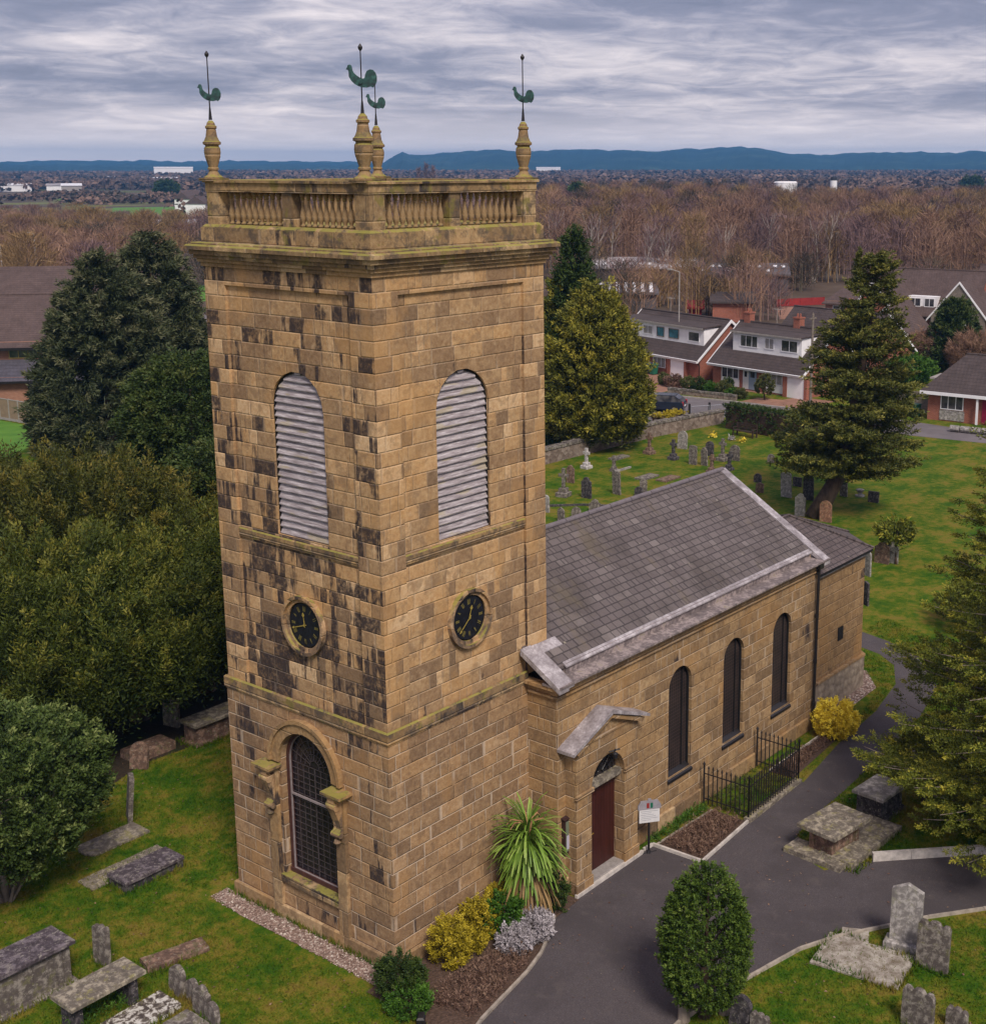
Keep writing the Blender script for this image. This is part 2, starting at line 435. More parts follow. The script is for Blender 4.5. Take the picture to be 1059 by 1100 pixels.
def _spl(g):
    o = g.obj(); n = g.noise(o, 6.5, 5, .6, .6); b = g.noise(o, 1.5, 4)
    return g.ramp(n, [(.42, (.07, .055, .05)), (.5, (.20, .17, .14)), (.54, (.55, .52, .48)), (.7, (.62, .60, .56))]), g.bump(n, .4, .02)
M['g_splash'] = mat('slab_white_lichen', _spl)
def _rough(g):
    o = g.obj(); n = g.noise(o, 2.4, 7, .75, .4); b = g.noise(o, 6.5, 5, .7)
    c = g.ramp(n, [(.35, (.16, .125, .09)), (.5, (.33, .29, .25)), (.58, (.46, .42, .37)), (.66, (.20, .16, .07))])
    return g.mix(g.smooth(b, .5, .62)*.45, c, (.15, .125, .075)), g.bump(b, .5, .02)
M['g_rough'] = mat('slab_rough_crumbled', _rough)
def _asph(g):
    o = g.obj(); x, y, z = g.sep(o)
    f = g.noise(o, 48, 4, .75); n = g.noise(o, .33, 6, .65, .4); p = g.noise(o, 1.7, 7, .72, .5)
    c = g.ramp(f, [(.33, (.052, .043, .046)), (.55, (.092, .078, .083)), (.72, (.17, .15, .155))])
    c = g.mix(g.smooth(n, .44, .60)*.55, c, (.058, .049, .052))
    c = g.mix(g.smooth(p, .55, .68)*.45, c, (.125, .103, .098))
    sp = g.vor(o, 2.3); c = g.mix((1.0-g.smooth(sp, .03, .045))*.6, c, (.26, .22, .18))
    c = g.mix(g.smooth(g.noise(o, 3.1, 6, .75), .60, .68)*.5, c, (.085, .08, .035))
    return c, g.bump(f, .45, .012), .88
M['asphalt'] = mat('asphalt', _asph)
M['asphalt_far'] = plain('pale_road_asphalt', (.155, .135, .14), .25, .4, .9)
M['pave'] = plain('red_block_paving', (.30, .16, .11), .3, .8, .9)
def _gravel(g):
    o = g.obj(); v = g.vor(o, 16, 'Color'); r, _, _ = g.sep(v)
    return g.ramp(r, [(.1, (.14, .09, .07)), (.5, (.27, .18, .145)), (.8, (.36, .26, .22)), (.97, (.62, .55, .48))]), g.bump(g.vor(o, 16), .9, .04)
M['gravel'] = mat('pebble_gravel', _gravel)
M['soil'] = mat('garden_soil', lambda g: (g.ramp(g.noise(g.obj(), 12, 7, .75), [(.3, (.045, .028, .02)), (.6, (.12, .075, .055)), (.75, (.20, .13, .095))]), g.bump(g.noise(g.obj(), 14, 5), .8, .05)))
def grass_cols(g, o, near=True):
    a = g.noise(o, .55, 6, .65); b = g.noise(o, 3.0, 6, .7); c = g.noise(o, 22.0, 4, .7)
    base = g.ramp(a*.5+b*.35+c*.15, [(.36, (.018, .068, .004)), (.445, (.045, .100, .006)), (.50, (.095, .125, .010)), (.555, (.18, .150, .024)), (.62, (.18, .12, .035))])
    return g.mix(.5, base, g.ramp(c, [(.3, (.22, .24, .2)), (.7, (.72, .74, .6))]), 'SOFT_LIGHT')
def _ground(g):
    o = g.obj(); x, y, z = g.sep(o)
    near = grass_cols(g, o)
    dd = g.m('SQRT', (x-20.0)*(x-20.0) + (y-20.0)*(y-20.0))
    # farmland: fields as big irregular cells, bare wood floor between
    p = g.xyz(x*.0035+y*.0012, y*.0028-x*.001, 0.0)
    v = g.vor(p, 1.0, 'Color'); r, gg, bb = g.sep(v)
    fld = g.ramp(r, [(.0, (.085, .10, .028)), (.25, (.11, .14, .035)), (.45, (.13, .095, .06)), (.62, (.10, .072, .058)), (.85, (.16, .17, .06)), (1.0, (.14, .10, .085))], 'CONSTANT')
    n = g.noise(g.xyz(x*.01, y*.01, 0.0), 1.0, 8, .7)
    fld = g.mix(g.smooth(n, .45, .55), fld, (.10, .072, .062))
    mid = g.ramp(g.noise(g.xyz(x*.06, y*.06, 0.0), 1.0, 7, .7), [(.35, (.075, .052, .040)), (.6, (.13, .095, .07))])
    f1 = g.smooth(dd, 330.0, 420.0); f2 = g.smooth(dd, 100.0, 112.0)
    return g.mix(f1, g.mix(f2, near, mid), fld), g.bump(g.noise(o, 9, 4), .3, .05)
M['ground'] = mat('ground_grass', _ground, .95, .1)
M['grass'] = mat('lawn_blades', lambda g: (grass_cols(g, g.obj()), None), .9, .15)
M['hill'] = mat('far_hill_woods', lambda g: g.ramp(g.noise(g.xyz(*[a*.006 for a in g.sep(g.obj())]), 1.0, 8, .75), [(.38, (.010, .028, .035)), (.55, (.02, .045, .045)), (.68, (.07, .11, .08))]), .95, .1)
def brick_fn(c1=(.26, .085, .05), c2=(.17, .05, .032), mor=(.30, .22, .18), sc=1.0):
    def f(g):
        o = g.obj(); x, y, z = g.sep(o)
        nd = g.n('ShaderNodeTexBrick'); g.put(nd.inputs['Vector'], g.xyz(x+y, z, 0.0))
        for k_, v_2 in (('Scale', 1.0/sc), ('Brick Width', .225), ('Row Height', .075), ('Mortar Size', .008)): nd.inputs[k_].default_value = v_2
        g.put(nd.inputs['Color1'], c1); g.put(nd.inputs['Color2'], c2); g.put(nd.inputs['Mortar'], mor)
        n = g.noise(o, 1.3, 5, .7)
        return g.mix(g.smooth(n, .45, .7)*.4, S(g, nd.outputs[0]), tuple(a*.6 for a in c1))
    return f
M['brick'] = mat('red_brick', brick_fn((.36, .10, .055), (.25, .062, .038), (.36, .24, .19)))
M['brick_pale'] = mat('pale_orange_brick', brick_fn((.40, .19, .12), (.30, .13, .085)))
def tile_fn(tone, row=.34):
    def f(g):
        o = g.obj(); x, y, z = g.sep(o)
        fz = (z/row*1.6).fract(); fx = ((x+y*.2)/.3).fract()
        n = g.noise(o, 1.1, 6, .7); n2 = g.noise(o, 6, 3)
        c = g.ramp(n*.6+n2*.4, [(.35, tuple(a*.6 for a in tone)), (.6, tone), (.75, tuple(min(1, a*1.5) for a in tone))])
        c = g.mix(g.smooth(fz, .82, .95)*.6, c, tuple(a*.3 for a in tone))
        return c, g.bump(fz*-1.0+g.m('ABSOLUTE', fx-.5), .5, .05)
    return f
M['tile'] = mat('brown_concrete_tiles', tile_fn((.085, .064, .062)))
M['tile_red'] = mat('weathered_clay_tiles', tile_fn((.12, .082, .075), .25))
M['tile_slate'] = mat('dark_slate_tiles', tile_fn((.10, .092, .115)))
M['upvc'] = plain('white_plastic', (.85, .84, .87), .05, 2, .4)
M['rendw'] = plain('white_render', (.84, .82, .84), .1, 1.5, .8)
M['pane'] = mat('house_window_glass', lambda g: (g.ramp(g.noise(g.obj(), 1.6, 2), [(.4, (.03, .03, .038)), (.6, (.10, .095, .10))]), None, .12), .12, .6)
M['curtain'] = plain('net_curtain', (.30, .28, .27), .3, 6, .9)
M['pane_blue'] = plain('blue_reflecting_glass', (.05, .17, .24), .6, 2.0, .15, .6)
M['tan'] = plain('tan_fence_panel', (.27, .19, .13), .15, 3, .9)
M['woodgrey'] = plain('grey_weathered_wood', (.20, .165, .14), .35, 6, .9)
M['conc'] = plain('concrete', (.33, .30, .28), .2, 4, .9)
M['shedroof'] = plain('pale_shed_roof', (.34, .31, .32), .35, .15, .8)
M['sheddark'] = plain('dark_shed_roof', (.10, .085, .09), .3, .3, .8)
M['red'] = plain('red_paint', (.30, .03, .028), .2, 1, .6)
M['greenp'] = plain('green_plastic', (.02, .13, .08), .2, 3, .5)
M['bluep'] = plain('blue_plastic', (.03, .06, .16), .2, 3, .5)
M['magenta'] = plain('magenta_door_paint', (.25, .012, .05), .2, 2, .5)
M['bluegrey'] = plain('blue_grey_door', (.26, .32, .42), .08, 2, .5)
M['carpaint'] = plain('dark_blue_car_paint', (.012, .018, .035), .2, 1, .2, .7)
M['tyre'] = plain('tyre_rubber', (.015, .014, .014), .2, 9, .85)
M['rim'] = plain('alloy_rim', (.35, .35, .37), .2, 9, .35, .5, .7)
M['lightred'] = plain('rear_lamp', (.4, .01, .015), .1, 9, .3)
def foliage(name, a, b, c=None, rough=.6, spec=.25, nscale=.5):
    def f(g):
        r = g.attr('rnd'); n = g.noise(g.obj(), nscale, 4, .6)
        t = r*.72+n*.28
        st = [(.2, a), (.62, b)] + ([(.85, c)] if c else [])
        return g.ramp(t, st)
    m = mat(name, f, rough, spec)
    return m
M['f_yew'] = foliage('yew_needles', (.012, .028, .005), (.075, .095, .012), (.23, .21, .03))
M['f_yew2'] = foliage('bronze_yew_needles', (.009, .020, .004), (.072, .078, .010), (.22, .17, .028))
M['f_dark'] = foliage('cypress_needles', (.016, .028, .010), (.072, .085, .036), (.20, .19, .10))
M['f_holly'] = foliage('dark_evergreen_leaves', (.014, .032, .008), (.052, .080, .016), (.11, .12, .03))
M['f_gold'] = foliage('golden_cypress_needles', (.030, .045, .008), (.17, .165, .02), (.42, .35, .045))
M['f_deep'] = foliage('deep_green_needles', (.012, .026, .006), (.040, .068, .012), (.085, .12, .02))
M['f_cedar'] = foliage('olive_cedar_needles', (.018, .032, .007), (.12, .125, .022), (.29, .25, .05))
M['f_near'] = foliage('juniper_needles', (.028, .048, .006), (.16, .175, .018), (.46, .39, .045))
M['f_bush'] = foliage('blue_green_bush_leaves', (.018, .036, .008), (.075, .115, .024), (.24, .28, .09))
M['f_box'] = foliage('clipped_box_leaves', (.018, .04, .006), (.075, .125, .015), (.17, .22, .04))
M['f_yellow'] = foliage('yellow_conifer_shrub', (.16, .13, .008), (.40, .31, .02), (.60, .47, .05))
M['f_green'] = foliage('bright_green_shrub', (.02, .06, .008), (.06, .14, .012), (.12, .22, .03))
M['f_silver'] = foliage('silver_shrub_leaves', (.20, .18, .19), (.42, .38, .40), (.62, .58, .60))
M['f_heath'] = foliage('brown_heather_sprigs', (.085, .045, .035), (.20, .12, .085), (.33, .22, .15))
M['f_fire'] = foliage('orange_yellow_shrub', (.60, .42, .03), (.88, .70, .06), (.92, .80, .15))
M['f_olive'] = foliage('olive_garden_shrub', (.04, .05, .012), (.10, .11, .03), (.17, .16, .05))
M['f_cordy'] = foliage('cordyline_leaves', (.05, .10, .012), (.16, .27, .035), (.38, .46, .13), .45)
M['f_dead'] = foliage('dry_cordyline_leaves', (.12, .07, .03), (.27, .17, .07), (.42, .30, .14))
M['t_brown'] = foliage('bare_twigs_brown', (.14, .080, .058), (.275, .165, .112), (.38, .24, .16), .9, .1, .012)
M['t_gold'] = foliage('bare_twigs_golden', (.15, .095, .045), (.28, .18, .08), (.38, .25, .12), .9, .1)
M['t_mauve'] = foliage('bare_twigs_mauve', (.11, .07, .07), (.21, .13, .125), (.31, .21, .19), .9, .1)
M['t_dark'] = foliage('bare_twigs_dark', (.040, .032, .024), (.09, .07, .05), (.15, .12, .08), .9, .1)
M['t_far'] = foliage('far_tree_mass', (.06, .05, .042), (.18, .115, .09), (.28, .18, .135), .9, .1, .002)
M['bark'] = mat('bark', lambda g: ((lambda o: (g.ramp(g.noise(g.xyz(*[a*b for a, b in zip(g.sep(o), (6.0, 6.0, 1.2))]), 1.0, 6, .7), [(.3, (.035, .022, .016)), (.7, (.13, .085, .06))]), g.bump(g.noise(o, 12, 4), .6, .03)))(g.obj())))
M['bark_pale'] = plain('pale_birch_bark', (.36, .31, .27), .35, 1.2, .8)
M['bark_grey'] = plain('grey_branch_bark', (.21, .17, .14), .35, 3, .85)

M['litter_shade'] = mat('shade_darkened_litter', lambda g: (g.mix(g.smooth(g.noise(g.obj(), .5, 5), .45, .6), g.ramp(g.noise(g.obj(), 9, 6, .7), [(.3, (.014, .010, .007)), (.7, (.055, .038, .024))]), (.018, .026, .007)), g.bump(g.noise(g.obj(), 12, 4), .6, .04)))  # leaf-litter browns, darkened so the colour carries the shade under the yews
# ================================================================ the church
HAZE = 1.8e-4
TW, TD = 6.0, 6.12
church = thing('church', 'sandstone parish church with a tall square clock tower, slate nave roof and four cockerel weathervanes', 'church')
fW = lambda off: (lambda u, w_, d_: (off+d_, u, w_))
fS = lambda off: (lambda u, w_, d_: (u, off+d_, w_))

# --- lower stage
m = MB()
m.wall([(-.04, 0), (TD+.04, 0), (TD+.04, 6.14), (-.04, 6.14)], [arch(3.03, 1.03, 1.3, 4.55, 22)], fW(-.04), .34)
m.wall([(-.04, 0), (5.3, 0), (5.3, 6.14), (-.04, 6.14)], [], fS(-.04), .3)
m.box(0, TD-.2, 0, TW, TD+.04, 6.14); m.box(TW-.2, 0, 0, TW, TD-.2, 6.14)
m.box(.45, .6, 0, .5, 5.5, 6.1)
m.build('tower_base', M['stone_lo'], church)
m = MB()
m.box(-.13, -.13, 0, 5.12, -.04, .40, bev=.04); m.box(-.13, -.04, 0, -.04, TD+.13, .40, bev=.04); m.box(-.04, TD+.04, 0, TW, TD+.13, .40, bev=.04)
m.build('plinth', M['stone_plain'], church)
m = MB()
for (x0, y0, x1, y1) in ((-.09, -.09, 5.12, 0.0), (-.09, 0.0, 0.0, TD+.09), (0.0, TD, TW, TD+.09)):
    m.box(x0+.03, y0+.03 if y0 < 1 else y0, 6.08, x1, y1-.03 if y1 > 5 else y1, 6.14)
    m.box(x0, y0, 6.14, x1, y1, 6.44, bev=.035)
m.build('string_course', M['stone_moss'], church)

# --- upper stage with recessed panels
m = MB()
P0, P1 = .79, 5.33
WIN = (10.74, 14.0)
m.wall([(P0, 6.3), (P1, 6.3), (P1, 16.92), (P0, 16.92)], [arch(2.87, .95, WIN[0], WIN[1], 22)], fW(.08), .3)
m.wall([(P0, 6.3), (5.2, 6.3), (5.2, 16.92), (P0, 16.92)], [arch(2.95, .94, WIN[0], WIN[1], 22)], fS(.08), .3)
for (a, b, c, d_) in ((0, 0, P0, P0), (0, P1, P0, TD), (5.2, 0, TW, P0), (5.2, P1, TW, TD)): m.box(a, b, 6.3, c, d_, 16.92)
m.box(P0, TD-.2, 6.3, 5.2, TD-.08, 16.92); m.box(TW-.2, P0, 6.3, TW-.08, P1, 16.92)
m.box(0, 0, 16.92, TW, TD, 17.36)
m.build('tower_wall', M['stone_up'], church)
m = MB()
m.box(.01, P0, 10.50, .08, P1, 10.68, bev=.03); m.box(P0, .01, 10.50, 5.2, .08, 10.68, bev=.03)
m.box(.03, P0, 10.44, .08, P1, 10.50); m.box(P0, .03, 10.44, 5.2, .08, 10.50)
m.build('panel_ledge', M['stone_moss'], church)
for (cx, hw, f) in ((2.87, .95, fW(.074)), (2.95, .94, fS(.074))):
    n = 9; m = MB()     # flush dressed voussoirs, 6 mm proud
    for i in range(n):
        t0, t1 = math.pi*(i+.03)/n, math.pi*(i+.97)/n
        q = [(cx+r_*math.cos(t), 14.0+r_*math.sin(t)) for r_, t in ((hw+.003, t0), (hw+.36+.07*(i % 2), t0), (hw+.36+.07*(i % 2), t1), (hw+.003, t1))]
        m.add([f(u, v, 0) for u, v in q], [(0, 1, 2, 3)])
    m.build('voussoir_arch', M['stone_up'], church)

def louvre_window(cx, hw, f, sx):
    b = MB(); o_ = arch(cx, hw, WIN[0], WIN[1], 22)
    b.add([f(u, v, .29) for u, v in o_], [tuple(range(len(o_)))])
    par = b.build('belfry_window', M['black'], church)
    s_ = MB(); z = WIN[0]+.02; k = 0
    while z < WIN[1]+hw-.08:
        rise = max(0.0, z+.09-WIN[1]); half = math.sqrt(max(.02, hw*hw-rise*rise)) - .035
        nseg = 8; pts = []
        ph, am = random.uniform(0, 6), random.choice([.002, .002, .003, .005, .015])
        tilt = random.uniform(-.006, .006)
        for i in range(nseg+1):
            t = -1+2*i/nseg; wv = am*math.sin(ph+t*3.3)+tilt*t + random.uniform(-.003, .003)
            pts.append((cx+half*t, wv))
        vs, fs = [], []
        for (u, wv) in pts:
            vs += [f(u, z+wv, .050), f(u, z+.022+wv, .045), f(u, z+.212+wv*.5, .135), f(u, z+.192+wv*.5, .145)]
        for i in range(nseg):
            a = 4*i; c = a+4
            fs += [(a, a+1, c+1, c), (a+1, a+2, c+2, c+1), (a+2, a+3, c+3, c+2), (a+3, a, c, c+3)]
        s_.add(vs, fs)
        z += .186+random.uniform(-.01, .01); k += 1
    s_.build('louvre_slats', M['louvre'], par)
    fr = MB(); inner = arch(cx, hw-.05, WIN[0]+.03, WIN[1], 22)
    fr.wall(o_, [inner], lambda u, v, d_: f(u, v, .06+d_), .1)
    fr.build('window_frame', M['black'], par)
louvre_window(2.87, .95, fW(.08), 0)
louvre_window(2.95, .94, fS(.08), 1)

# --- cornice, parapet, balustrade
def ring(m, o0, w_, z0, z1, bev=0.0):
    """square ring: outer faces at o0 inside the shaft line, w_ wide"""
    a, b, c, d_ = o0, o0, TW-o0, TD-o0
    m.box(a, b, z0, c, b+w_, z1, bev=bev); m.box(a, d_-w_, z0, c, d_, z1, bev=bev)
    e_ = .002
    m.box(a, b+w_, z0, a+w_, d_-w_, z1-e_); m.box(c-w_, b+w_, z0, c, d_-w_, z1-e_)
def slab(m, o0, z0, z1, bev=0.0): m.box(o0, o0, z0, TW-o0, TD-o0, z1, bev=bev)
m = MB(); slab(m, -.05, 17.36, 17.47); slab(m, -.11, 17.47, 17.56)
m.build('frieze_moulding', M['stone_plain'], church)
m = MB(); slab(m, -.17, 17.56, 17.66); slab(m, -.24, 17.66, 17.78); slab(m, -.32, 17.78, 17.91, bev=.04); slab(m, -.20, 17.90, 17.96, bev=.02)
m.build('cornice', M['stone_moss'], church)
m = MB(); slab(m, -.01, 17.96, 18.32); slab(m, .02, 18.32, 18.40, bev=.06)
m.box(.6, .6, 18.2, TW-.6, TD-.6, 18.41)
m.build('parapet_plinth', M['stone_moss'], church)
for (a, b, c, d_) in ((.13, .13, .60, .60), (.13, 5.52, .60, 5.99), (5.40, .13, 5.87, .60), (5.40, 5.52, 5.87, 5.99),
                     (2.72, .16, 3.08, .52), (2.72, 5.60, 3.08, 5.96), (.16, 2.80, .52, 3.16), (5.48, 2.80, 5.84, 3.16)):
    m = MB(); m.box(a, b, 18.40, c, d_, 19.20); m.build('parapet_pier', M['stone_moss'], church)
m = MB()
ring(m, .11, .48, 19.20, 19.42); ring(m, .06, .56, 19.42, 19.485, .015)
m.build('parapet_rail', M['stone_moss'], church)
bp = [(0, .085), (.05, .085), (.06, .05), (.10, .05), (.16, .085), (.24, .095), (.34, .075), (.46, .045), (.58, .038), (.64, .05), (.66, .065), (.68, .05), (.72, .08), (.80, .08)]
b0 = MB(); b0.lathe(0, 0, 0, [(a, r_*.86) for a, r_ in bp], 8)
first = b0.build('baluster', M['stone_moss'], church, smooth=True); used = False
for side in range(4):
    for (a, b) in ((.62, 2.70), (3.10, 5.38)):
        for i in range(10):
            t = a+(b-a)*(i+.5)/10
            x, y = {0: (t, .34), 1: (.34, t+.03), 2: (t, 5.78), 3: (5.66, t+.03)}[side]
            if used:
                o = first.copy(); COL.objects.link(o); o.parent = church
            else: o = first; used = True
            o.location = (x, y, 18.40)

# --- urn finials with cockerel weathervanes
fin = [(0, .25), (.07, .25), (.09, .22), (.13, .16), (.20, .12), (.25, .115), (.26, .145), (.30, .145), (.32, .12), (.42, .15), (.58, .20), (.70, .215), (.80, .205), (.84, .175), (.87, .18), (.89, .235), (.95, .235), (.97, .20), (1.08, .15), (1.27, .12), (1.29, .15), (1.34, .15), (1.36, .115), (1.42, .10), (1.48, .05)]
cock = [(-.33, .47), (-.30, .52), (-.285, .56), (-.25, .575), (-.215, .565), (-.20, .53), (-.19, .46), (-.16, .40), (-.10, .345), (-.03, .30), (.05, .275),
        (.08, .30), (.09, .36), (.13, .44), (.20, .475), (.27, .46), (.32, .40), (.345, .32), (.34, .22), (.30, .13), (.25, .085), (.20, .11), (.12, .085), (.02, .09), (-.06, .11), (-.15, .16), (-.22, .23), (-.27, .32), (-.27, .42), (-.285, .46)]
for i, (x, y, rod, sc, bear) in enumerate(((.24, .36, 1.5, 1.0, 0), (.26, 5.84, 1.62, .82, .1), (5.66, .34, 1.62, .82, -.05), (5.74, 5.80, 1.35, .8, .3))):
    u = MB(); u.lathe(0, 0, 0, [(a*(1 if i == 0 else .97), r_*(1 if i == 0 else .93)) for a, r_ in fin], 14)
    u.box(-.26, -.26, -.02, .26, .26, .05)
    f_ = u.build('urn_finial', M['stone_moss'], church, smooth=False, loc=(x, y, 19.48))
    v = MB()
    v.tube((0, 0, 1.45), (0, 0, 1.75), .045, .02, 8); v.tube((0, 0, 1.75), (0, 0, 1.45+rod-.1), .018, .014, 6)
    v.lathe(0, 0, 1.45+rod-.14, [(0, .012), (.05, .05), (.09, .055), (.16, .01)], 8)
    wv = v.build('weathervane', M['iron'], f_)
    c = MB()
    pts = [(a*sc, b*sc) for a, b in cock]
    c.prism(pts, -.025, .025, 'y'); c.tube((-.02*sc, -.05, .2*sc), (-.02*sc, .05, .2*sc), .05)
    ck = c.build('cockerel', M['copper'], wv)
    ck.location = (0, 0, 1.95 if i == 0 else 1.83); ck.rotation_euler = (0, 0, R(-52.5)+bear)
# cockerel is a detail of its weathervane: keep only three levels
for o in [o for o in bpy.data.objects if o.name.startswith('cockerel')]:
    wv = o.parent; fl = wv.parent
    o.parent = fl

# --- clocks
def clock(cu, f, hh, mm, flip):
    """flip = +1 when u runs to the viewer's right, -1 when it runs to the left"""
    cz = 8.5
    c = MB()
    # stone surround of stepped rings
    for (r0, r1, d0) in ((.60, .70, -.05), (.70, .78, -.13), (.55, .60, .0)):
        a, b = circ(cu, cz, r1, 36), circ(cu, cz, r0, 36); n = 36
        vs = [f(u, v, d0) for u, v in a]+[f(u, v, d0) for u, v in b]+[f(u, v, .02) for u, v in a]+[f(u, v, .08) for u, v in b]
        fs = []
        for i in range(n):
            j = (i+1) % n
            fs += [(i, j, n+j, n+i), (i, j, 2*n+j, 2*n+i), (n+i, n+j, 3*n+j, 3*n+i)]
        c.add(vs, fs)
    root = c.build('clock', M['stone_ring'], church)
    d_ = MB(); pp = circ(cu, cz, .57, 36); d_.add([f(u, v, -.012) for u, v in pp], [tuple(range(36))])
    d_.build('clock_dial', M['dial'], root)
    nm = MB()
    def bar(r0, r1, ang, w0, w1, dd):
        ca, sa = math.sin(ang)*flip, math.cos(ang)
        q = [(r0, -w0), (r0, w0), (r1, w1), (r1, -w1)]
        P_ = [(cu + r_*ca + t*sa*flip*(1), cz + r_*sa - t*math.sin(ang)) for r_, t in q]
        P_ = [(cu + r_*ca - t*sa*flip, cz + r_*sa + t*math.sin(ang)) for r_, t in q]
        nm.add([f(u, v, dd) for u, v in P_]+[f(u, v, dd+.006) for u, v in P_], [(0, 1, 2, 3), (0, 1, 5, 4), (1, 2, 6, 5), (2, 3, 7, 6), (3, 0, 4, 7)])
    strokes = {1: [0], 2: [-1, 1], 3: [-1, 0, 1], 4: [-1.3, .4, 1.2], 5: [-.4, .4], 6: [-1.2, 0, 1], 7: [-1.5, -.4, .8, 1.6], 8: [-1.6, -.6, .5, 1.5], 9: [-1, .3, 1], 10: [-.6, .6], 11: [-1, .2, 1.1], 12: [-1.4, -.2, .8, 1.6]}
    for k in range(1, 13):
        ang = 2*math.pi*k/12
        for s_ in strokes[k]:
            ca, sa = math.sin(ang)*flip, math.cos(ang)
            off = s_*.024; slant = .02*((s_*7) % 2-.8) if k in (4, 5, 6, 7, 9, 10, 11, 12) else 0
            q = [(.36, off-.0085), (.36, off+.0085), (.50, off+slant+.0085), (.50, off+slant-.0085)]
            P_ = [(cu + r_*ca - t*sa*flip, cz + r_*sa + t*math.sin(ang)) for r_, t in q]
            nm.add([f(u, v, -.018) for u, v in P_], [(0, 1, 2, 3)])
    nm.build('clock_numerals', M['gold_dim'], root)
    nm = MB()
    ah = 2*math.pi*((hh % 12)+mm/60)/12; am = 2*math.pi*mm/60
    bar(-.06, .22, ah, .012, .012, -.03); bar(.20, .26, ah, .012, .05, -.03); bar(.26, .33, ah, .05, .004, -.03)
    bar(-.08, .40, am, .012, .012, -.04); bar(.38, .44, am, .012, .034, -.04); bar(.44, .50, am, .034, .004, -.04)
    pp = circ(cu, cz, .035, 10); nm.add([f(u, v, -.05) for u, v in pp], [tuple(range(10))])
    nm.build('clock_hand', M['gold'], root)
M['stone_ring'] = mat('stone_clock_ring', stone_fn(.35, .1, 0, (.85, .78, .72), .7, .7, 2.0, moss=.35))
M['gold_dim'] = plain('worn_gilding', (.20, .165, .05), .5, 30, .5, .4, .1)
clock(3.0, fS(.08), 12, 38, 1)
clock(2.95, fW(.08), 11, 42, -1)

# --- west window
b = MB(); wo = arch(3.03, 1.03, 1.3, 4.55, 22); f = fW(-.04)
b.add([f(u, v, .30) for u, v in wo], [tuple(range(len(wo)))])
ww = b.build('arched_west_window', M['glass'], church)
fr = MB(); fr.wall(wo, [arch(3.03, .93, 1.42, 4.55, 22)], lambda u, v, d_: f(u, v, .18+d_), .12)
fr.box(.10, 2.0, 1.30, .14, 4.06, 1.45); fr.build('window_frame', M['frame_red'], ww)
fr = MB()
fr.wall(arch(3.03, .932, 1.418, 4.55, 22), [arch(3.03, .912, 1.438, 4.55, 22)], lambda u, v, d_: f(u, v, .20+d_), .05)
fr.box(.155, 2.13, 3.58, .20, 3.93, 3.63)
fr.build('window_bead', M['whiteline'], ww)
g_ = MB(); X0, X1 = .215, .225
def gb(u0, v0, u1, v1, w_=.010):
    dv = Vector((u1-u0, v1-v0)); n_ = Vector((-dv.y, dv.x)).normalized()*w_
    P_ = [(u0+n_.x, v0+n_.y), (u1+n_.x, v1+n_.y), (u1-n_.x, v1-n_.y), (u0-n_.x, v0-n_.y)]
    g_.prism(P_, X0, X1, 'x')
for k in range(1, 8):
    u = 2.13+1.8*k/8; gb(u, 1.45, u, 4.52, .016 if k == 4 else .006)
for k in range(0, 18):
    v = 1.62+.17*k
    if v < 4.55 and abs(v-3.6) > .05: gb(2.13, v, 3.93, v, .006)
for k in range(1, 10):
    t = math.pi*k/10; gb(3.03+.18*math.cos(t), 4.55+.18*math.sin(t), 3.03+.9*math.cos(t), 4.55+.9*math.sin(t), .016 if k == 5 else .007)
for r_ in (.18, .36, .54, .72):
    for k in range(20):
        t0, t1 = math.pi*k/20, math.pi*(k+1)/20
        gb(3.03+r_*math.cos(t0), 4.55+r_*math.sin(t0), 3.03+r_*math.cos(t1), 4.55+r_*math.sin(t1), .008)
g_.build('glazing_bars', M['lead_came'], ww)
s_ = MB(); s_.box(-.13, 1.88, 1.10, .16, 4.18, 1.335, bev=.03)
s_.build('window_sill', M['stone_moss'], church)
s_ = MB()
for (r0, r1, x0) in ((1.03, 1.30, -.13), (1.30, 1.40, -.19)):
    n = 18
    for i in range(n):
        t0, t1 = math.pi*i/n, math.pi*(i+1)/n
        q = [(3.03+r_*math.cos(t), 4.55+r_*math.sin(t)) for r_, t in ((r0, t0), (r1, t0), (r1, t1), (r0, t1))]
        s_.prism(q, x0, -.03, 'x')
s_.build('arch_moulding', M['stone_plain'], church)
